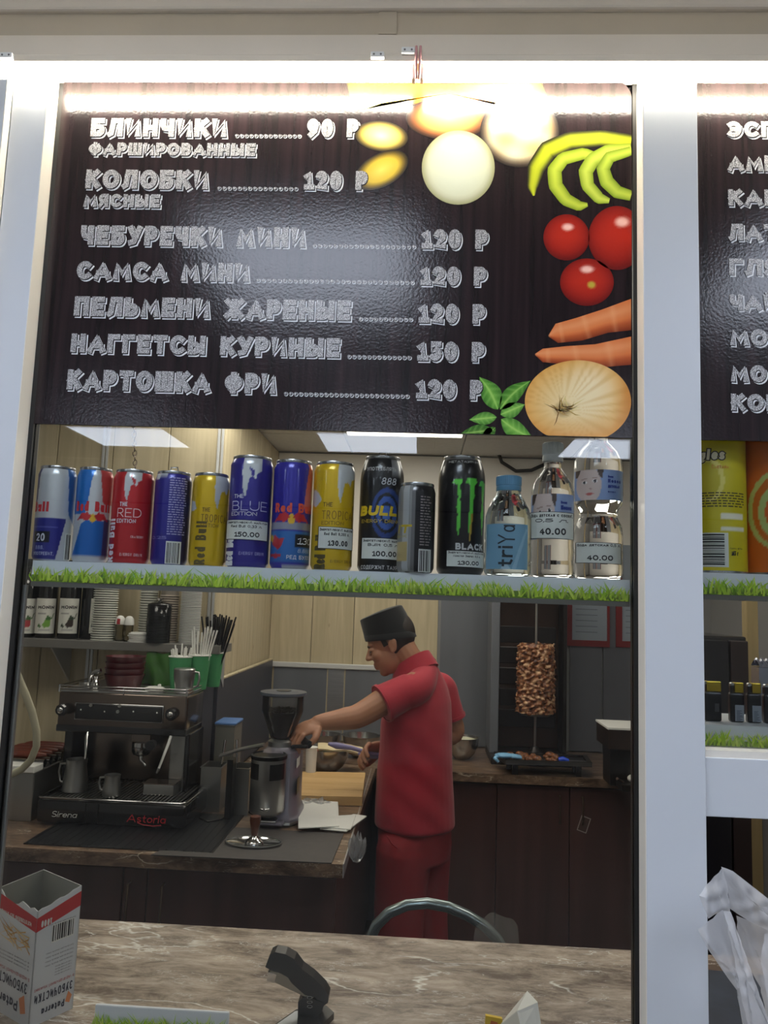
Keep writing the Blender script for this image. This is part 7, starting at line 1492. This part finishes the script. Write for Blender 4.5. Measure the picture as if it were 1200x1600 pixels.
# ================================================================== FRONT COUNTER AND RIGHT BAY
# toothpick box, standing upside down
def quad_box():
    zf = FZ; b0 = PZ(44, 1606, zf); b1 = PZ(105, 1580, zf); ztop = None
    return b0, b1
c0 = PZ(44, 1608, FZ); ux = Vector((.52, .854, 0)).normalized(); uy = Vector((-ux.y, ux.x, 0)); wr_ = .074; lw = .105      # near corner; right face runs along ux, left face along uy
c1 = c0+ux*wr_; cl = c0+uy*lw; cbk = c1+uy*lw
hz1 = P(62, 1425, c0.y+CAM_D).z-FZ
bxx = thing('toothpick_box', 'white and red cardboard toothpick box standing upside down', 'box', ((c0.x+cbk.x)/2, (c0.y+cbk.y)/2, FZ))
m_card = M('white_card', (214, 217, 222), .55); m_inside = M('grey_card_inside', (150, 150, 142), .7); m_redp = M('red_print', (190, 36, 42), .5); m_navy = M('dark_blue_print', (40, 44, 66), .5)
hr_ = hz1+.020
faces = [(c0, ux, wr_, hz1, hz1+.018), (c1, uy, lw, hz1+.018, hz1+.020), (cl, ux, wr_, hz1+.012, hz1+.020), (c0, uy, lw, hz1, hz1+.012)]
for k, (o_, d_, L_, ha, hb) in enumerate(faces):
    n_ = Vector((d_.y, -d_.x, 0)) if k in (0, 1) else Vector((-d_.y, d_.x, 0))
    torn = k in (0, 3); m_ = 10; top_ = [(L_*i/m_, ha+(hb-ha)*i/m_+((.0025*math.sin(i*2.1)-.014*math.exp(-(i-7)**2/4.0)) if k == 3 and 0 < i < m_ else (.0012*math.sin(i*1.7) if torn and 0 < i < m_ else 0))) for i in range(m_+1)]
    poly = [(0, 0), (L_, 0)]+top_[::-1]; pf_ = (o_, d_, Vector((0, 0, 1)))
    obj('card_panel', MB().prism(poly, o_, d_, (0, 0, 1), -n_*.0008), m_card, bxx); obj('lining', MB().prism(poly, o_-n_*.0009, d_, (0, 0, 1), -n_*.0006), m_inside, bxx)
    if k not in (0, 3): continue
    rb = MB(); rb.prism([(0, ha-.030), (L_, hb-.030), (L_, hb-.006 if not torn else hb-.008), (0, ha-.010)], o_+n_*.0002, d_, (0, 0, 1), n_*.0002); obj('red_band', rb, m_redp, bxx)
    U = d_ if k == 0 else d_; Wt = L_
    def tx(mb, s, u0, u1, z0, h, sw=.14):      # upside-down print: it reads from the other end
        # u0 < u1 measured from the near corner; rotated by half a turn about the face normal
        if k == 0: mb_o = o_+d_*u1+Vector((0, 0, z0+h))+n_*.0006; text(mb, s, u1-u0, h, lambda u, v, w=0: tuple(mb_o-d_*u-Vector((0, 0, v))+n_*w), sw)
        else: mb_o = o_+d_*u0+Vector((0, 0, z0+h))+n_*.0006; text(mb, s, u1-u0, h, lambda u, v, w=0: tuple(mb_o+d_*u-Vector((0, 0, v))+n_*w), sw)
    big = MB(); sm = MB(); rd_ = MB(); wh = MB(); kz = hz1/.222
    tx_ = tx
    def tx(mb, s, u0, u1, z0, h, sw=.14): tx_(mb, s, u0, u1, z0*kz if z0 < hz1*.8 else z0, h*kz, sw)
    if k == 0:
        tx(big, 'ЗУБОЧИСТКИ', L_*.08, L_*.94, .042, .017); tx(big, 'Paterra', L_*.26, L_*.78, .014, .014, .2); tx(rd_, 'В ИНДИВИДУАЛЬНОЙ УПАКОВКЕ', L_*.06, L_*.96, .066, .005)
        for q in range(5): tx(sm, 'Состав бамбук хранить сухом', L_*.26, L_*.9, .106+.008*q, .0035); 
        for q in range(4): tx(sm, 'Изготовлено', L_*.5, L_*.88, .082+.0055*q, .003)
        tx(wh, '1000', L_*.10, L_*.34, hz1*.8+.001+ha-.026-hz1*.8, .013, .2)
        bc_ = obj('barcode', MB().prism([(L_*.36, .150*kz), (L_*.88, .150*kz), (L_*.88, .186*kz), (L_*.36, .186*kz)], o_+n_*.0002, d_, (0, 0, 1), n_*.0002), m_paperw, bxx); bars = MB(); x = L_*.38
        while x < L_*.85: w_ = random.choice([.0012, .002, .003]); bars.prism([(x, .153*kz), (x+w_, .153*kz), (x+w_, .184*kz), (x, .184*kz)], o_+n_*.0005, d_, (0, 0, 1), n_*.0002); x += w_+random.choice([.0014, .0024])
        obj('bars', bars, m_ink, bc_, kind='stuff')
        lf = MB(); lf.prism([(L_*.80, .016), (L_*.9, .012), (L_*.95, .022), (L_*.86, .03)], o_+n_*.0002, d_, (0, 0, 1), n_*.0002); obj('leaf_mark', lf, M('orange_print', (222, 140, 90), .5), bxx)
    else:
        tx(big, 'ЗУБОЧИСТКИ', L_*.10, L_*1.0, .060, .020); tx(big, 'Paterra', L_*.30, L_*.95, .020, .020, .2); tx(rd_, 'В ИНДИВИДУАЛЬНОЙ УПАКОВКЕ', L_*.06, L_*.98, .086, .006); tx(wh, 'ИЗГОТОВЛЕНО БЕЗ ОТХОДОВ', L_*.12, L_*.98, ha-.024, .008, .18)
        for q in range(3): tx(sm, 'в упаковке зубочисток', L_*.1, L_*.9, .104+.007*q, .0035)
        tp = MB()
        for q in range(26):
            a = random.uniform(-.5, .9); uc, vc = L_*random.uniform(.25, .85), .158*kz+random.uniform(-.012, .014); ln = random.uniform(.014, .024); tp.prism([(uc-ln*math.cos(a), vc-ln*math.sin(a)-.0012), (uc+ln*math.cos(a), vc+ln*math.sin(a)), (uc-ln*math.cos(a), vc-ln*math.sin(a)+.0012)], o_+n_*(.0003+.00003*q), d_, (0, 0, 1), n_*.00002, col=lin(random.choice([(222, 180, 110), (206, 156, 84), (236, 206, 150)])))
        obj('printed_toothpicks', tp, m_label, bxx, kind='stuff')
        lf = MB(); lf.prism([(L_*.10, .018), (L_*.22, .014), (L_*.28, .034), (L_*.16, .042)], o_+n_*.0002, d_, (0, 0, 1), n_*.0002); obj('leaf_mark', lf, M('orange_print', (222, 140, 90), .5), bxx)
    obj('brand_lettering', big, m_navy, bxx); obj('red_lettering', rd_, M('red_letter_print', (176, 60, 70), .5), bxx); obj('white_lettering', wh, m_paperw, bxx); obj('small_print', sm, M('grey_print', (90, 92, 104), .5), bxx, kind='stuff')
# stapler
ps = PZ(500, 1592, FZ); dS = ps.y+CAM_D; S = SIZE(1, dS)
m_stap = M('black_stapler_plastic', (48, 46, 45), .25, noise=(5, .08)); sp_ = thing('stapler', 'black desk stapler with its head raised on the marble counter', 'stapler', (ps.x, ps.y, FZ))
def sp(px, py, d=dS): return P(px, py, d)
def slab_px(poly, d, th): mb = MB(); o_ = Vector((0, d-CAM_D-th/2, 0)); pts = [(P(x, y, d).x, P(x, y, d).z) for x, y in poly]; mb.prism(pts, o_, (1, 0, 0), (0, 0, 1), (0, th, 0)); return mb
obj('arm', slab_px([(417, 1505), (424, 1486), (432, 1482), (448, 1485), (462, 1493), (473, 1508), (492, 1522), (508, 1538), (515, 1550), (514, 1560), (506, 1566), (494, 1552), (478, 1548), (458, 1530), (452, 1521), (440, 1514), (430, 1512)], dS, .026), m_stap, sp_)
obj('magazine', slab_px([(424, 1512), (434, 1513), (452, 1522), (492, 1552), (490, 1556), (476, 1551), (432, 1530), (422, 1527)], dS, .022), M('stapler_steel', (150, 142, 128), .3, .8), sp_)
obj('staple_plate', slab_px([(421, 1513), (434, 1517), (431, 1530), (419, 1527)], dS, .024), m_chrome, sp_)
fz_ = [(467, 1596), (468, 1558), (474, 1552), (486, 1551), (508, 1560), (506, 1570), (500, 1578), (497, 1596)]; obj('spring_post', slab_px(fz_, dS, .030), m_stap, sp_)
for k in range(3): obj('spring_coil', MB().tube([P(484+4*math.cos(a), 1559+7*k+2*math.sin(a), dS-.016) for a in [2*PI*i/10 for i in range(10)]], .0009, 6, closed=True), m_chrome, sp_, 60)
q = [PZ(*k, FZ+.010) for k in ((424, 1604), (500, 1604), (522, 1582), (510, 1571), (463, 1577))]; mb = MB(); mb.add([(v.x, v.y, FZ) for v in q]+[(v.x, v.y, FZ+.010) for v in q], [(4, 3, 2, 1, 0), (5, 6, 7, 8, 9)]+[(i, (i+1) % 5, 5+(i+1) % 5, 5+i) for i in range(5)]); obj('base', mb, m_stap, sp_)
q = [PZ(*k, FZ+.0105) for k in ((430, 1602), (464, 1602), (466, 1579), (461, 1580))]; obj('anvil', MB().add([tuple(v) for v in q], [(0, 1, 2, 3)]), m_steel, sp_)
# paper cone and yellow packet at the bottom edge
p = [P(779, 1604, 1.24), P(824, 1549, 1.27), P(840, 1566, 1.24), P(846, 1604, 1.22), P(815, 1610, 1.20), P(808, 1580, 1.22)]
obj('paper_corner', MB().add([tuple(v) for v in p]+[tuple(v+Vector((0, .0015, 0))) for v in p], [(0, 5, 1), (5, 2, 1), (5, 4, 3, 2), (0, 4, 5), (7, 11, 6), (7, 8, 11), (8, 9, 10, 11), (11, 10, 6)]), m_paperw, None, label='folded white paper corner sticking up at the bottom edge', cat='paper')
a = P(757, 1588, 1.24); b = P(784, 1606, 1.23); yp = MB().prism([(0, 0), (.028, 0), (.027, .030), (.002, .032)], (a.x, a.y, FZ), (1, 0, 0), (0, .10, 1), (0, .006, 0)); t = thing('yellow_packet', 'small yellow printed packet beside the white paper corner', 'packet', (a.x+.014, a.y, FZ)); hpk = a.z-FZ
obj('film', MB().prism([(0, 0), (.028, 0), (.027, hpk-.003), (.002, hpk)], (a.x, a.y, FZ), (1, 0, 0), (0, .05, 1), (0, .006, 0)), M('yellow_packet_film', (226, 190, 40), .35), t); obj('logo_patch', MB().prism([(.006, hpk-.022), (.022, hpk-.024), (.020, hpk-.008), (.010, hpk-.006)], (a.x, a.y-.0006, FZ), (1, 0, 0), (0, .05, 1), (0, .0004, 0)), M('orange_patch', (206, 110, 40), .5), t)
# bent steel tube chair back behind the counter, with an added translucent sheet imitating a paper reflection
dc_ = 1.86
arcp = [P(px, py, dc_) for px, py in ((574, 1500), (577, 1470), (588, 1446), (608, 1426), (636, 1414), (668, 1411), (700, 1417), (730, 1430), (756, 1446), (776, 1466), (790, 1490), (798, 1520))]
for v in arcp: pass
chx = thing('tube_chair', 'chair with a bent grey steel tube back behind the counter', 'chair', ((arcp[0].x+arcp[-1].x)/2, dc_-CAM_D, 0))
fl, fr_ = arcp[0].copy(), arcp[-1].copy(); fl.z = .47; fr_.z = .47
m_tube = M('grey_green_tube', (138, 150, 150), .22, .75)
obj('back_tube', MB().tube([fl]+arcp+[fr_], .0125, 14), m_tube, chx, 60)
obj('seat', MB().box(fl.x-.01, dc_-CAM_D-.19, .44, fr_.x+.01, dc_-CAM_D+.19, .475, .012, 3), m_blackp, chx, 40)
for x in (fl.x+.02, fr_.x-.02):
    for y in (-.17, .17): obj('leg', MB().tube([(x, dc_-CAM_D+y, .445), (x, dc_-CAM_D+y*1.1, 0.0)], .011, 10), m_tube, chx, 60)
bp_ = [(738, 1500), (741, 1462), (752, 1434), (766, 1426), (782, 1424), (800, 1438), (810, 1462), (813, 1500)]; c_ = [P(x, y, dc_-.035) for x, y in bp_]; bg = MB()
bg.grid(lambda u, v: tuple((c_[0].lerp(c_[-1], u)).lerp(P(742+68*u, 1426+26*(2*u-1)**2-4*math.sin(9*u), dc_-.035), v)+Vector((0, .012*math.sin(11*u+3*v)-.03*math.sin(PI*u)*v*(1-v), 0))), 24, 12)
obj('reflected_paper_sheet', bg, THIN('thin_white_film', (255, 255, 255), 1.2, .3, .24, (206, 204, 196)), None, 180, label='translucent white sheet on the chair tube, standing in for a paper reflection', cat='bag')
# ---- right bay, lower opening: carrier bag, dark tray cloth, plank, dark fridge
m_bag = THIN('white_carrier_film', (255, 255, 255), 1.25, .3, .62, (238, 238, 240))
cg = thing('carrier_bag', 'translucent white plastic carrier bag hanging at the right column', 'bag', (P(1170, 1590, 1.0).x, 0, 1.05))
def facet(name, poly, d, seed, depth=0.0, lev=7):
    cx, cy = sum(p[0] for p in poly)/len(poly), sum(p[1] for p in poly)/len(poly); pl = []
    for i, p in enumerate(poly):
        q = poly[(i+1) % len(poly)]; ns = max(2, int(math.hypot(q[0]-p[0], q[1]-p[1])/9)); pl += [(p[0]+(q[0]-p[0])*k/ns, p[1]+(q[1]-p[1])*k/ns) for k in range(ns)]
    n = len(pl); v = []; f = []
    def pt(x, y, t):
        q = P(x, y, d+depth*(y-cy)/200.0); wv = .0016*math.sin(.09*x+.21*y+seed)+.0011*math.sin(.31*x-.12*y+2*seed)+.004*(t*t); return (q.x, q.y+wv, q.z)
    v.append(pt(cx, cy, 0))
    for l in range(1, lev+1):
        for p in pl: v.append(pt(cx+(p[0]-cx)*l/lev, cy+(p[1]-cy)*l/lev, l/lev))
    f += [(0, 1+k, 1+(k+1) % n) for k in range(n)]+[(1+l*n+k, 1+l*n+(k+1) % n, 1+(l+1)*n+(k+1) % n, 1+(l+1)*n+k) for l in range(lev-1) for k in range(n)]
    return obj(name, MB().add(v, f), m_bag, cg, 50)
facet('back_panel', [(1152, 1432), (1200, 1452), (1260, 1470), (1260, 1650), (1215, 1650), (1190, 1545), (1172, 1512), (1156, 1470)], 1.005, 1)
facet('far_handle', [(1130, 1357), (1146, 1362), (1200, 1404), (1262, 1440), (1262, 1482), (1200, 1455), (1165, 1437), (1143, 1422), (1137, 1385)], .985, 4)
facet('handle_fold', [(1130, 1357), (1137, 1380), (1144, 1430), (1131, 1424), (1109, 1438), (1094, 1401)], .976, 7)
facet('near_handle', [(1092, 1454), (1131, 1424), (1146, 1440), (1176, 1540), (1212, 1650), (1170, 1650), (1158, 1556), (1136, 1526), (1106, 1482)], .966, 10)
facet('handle_edge', [(1131, 1424), (1145, 1428), (1166, 1490), (1222, 1650), (1184, 1650), (1160, 1560), (1148, 1490)], .960, 13)
facet('front_panel', [(1197, 1462), (1262, 1440), (1262, 1650), (1214, 1650), (1196, 1532), (1191, 1502)], .970, 16)
q = [PZ(*k, FZ+.012) for k in ((1090, 1514), (1290, 1530), (1330, 1640), (1090, 1625))]; mb = MB(); mb.add([(v.x, v.y, FZ+.0005) for v in q]+[(v.x, v.y, FZ+.012) for v in q], [(0, 1, 2, 3), (7, 6, 5, 4), (0, 4, 5, 1), (1, 5, 6, 2), (2, 6, 7, 3), (3, 7, 4, 0)])
obj('tray_cloth', mb, M('dark_slate_cloth', (44, 54, 70), .6, noise=(14, .35)), None, label='dark slate blue cloth on the counter below the carrier bag', cat='cloth')
pa, pb_ = P(1174, 1350, 2.6).x, P(1193, 1350, 2.6).x; obj('wooden_post', MB().box(pa, 2.6-CAM_D, 0, pb_, 2.64-CAM_D, SZ-.001, .003), WOOD('post_pine', (150, 132, 92), (172, 152, 110), .5), None, label='upright pine post seen behind the lighters and the carrier bag', cat='post')
dfz = 2.3; fa, fb_ = P(1085, 1030, dfz).x, P(1172, 1030, dfz).x; fzt = P(1130, 994, dfz).z; t = thing('tall_fridge', 'dark upright fridge behind the lighter shelf', 'fridge', ((fa+fb_)/2, dfz-CAM_D+.2, 0)); obj('body', MB().box(fa, dfz-CAM_D+.02, 0.02, fb_, dfz-CAM_D+.42, fzt, .006), m_blackm, t)
obj('door', MB().box(fa+.004, dfz-CAM_D, .10, (fa+fb_)/2+.02, dfz-CAM_D+.019, fzt-.012, .003), M('dark_fridge_door', (30, 30, 36), .25), t); obj('door', MB().box((fa+fb_)/2+.024, dfz-CAM_D, .10, fb_-.004, dfz-CAM_D+.019, fzt-.012, .003), M('dark_brown_door', (44, 34, 34), .35), t); obj('foot_plinth', MB().box(fa+.01, dfz-CAM_D+.03, 0, fb_-.01, dfz-CAM_D+.40, .02), m_plinth, t)
a, b, z0, z1 = BB(1176, 1050, 1225, 1066, 1.17); fp = MB(); fp.grid(lambda u, v: (a+(b-a)*u, .075+.03*v, z3+.075+.010*math.sin(PI*v)+.003*math.sin(40*u)*math.sin(PI*v)), 30, 8); fp.box(a, .078, z3, b, .105, z3+.074)
obj('foil_packet', fp, M('silver_foil', (190, 192, 206), .22, .9), None, label='box with silver foil top standing behind the lighters', cat='packet')
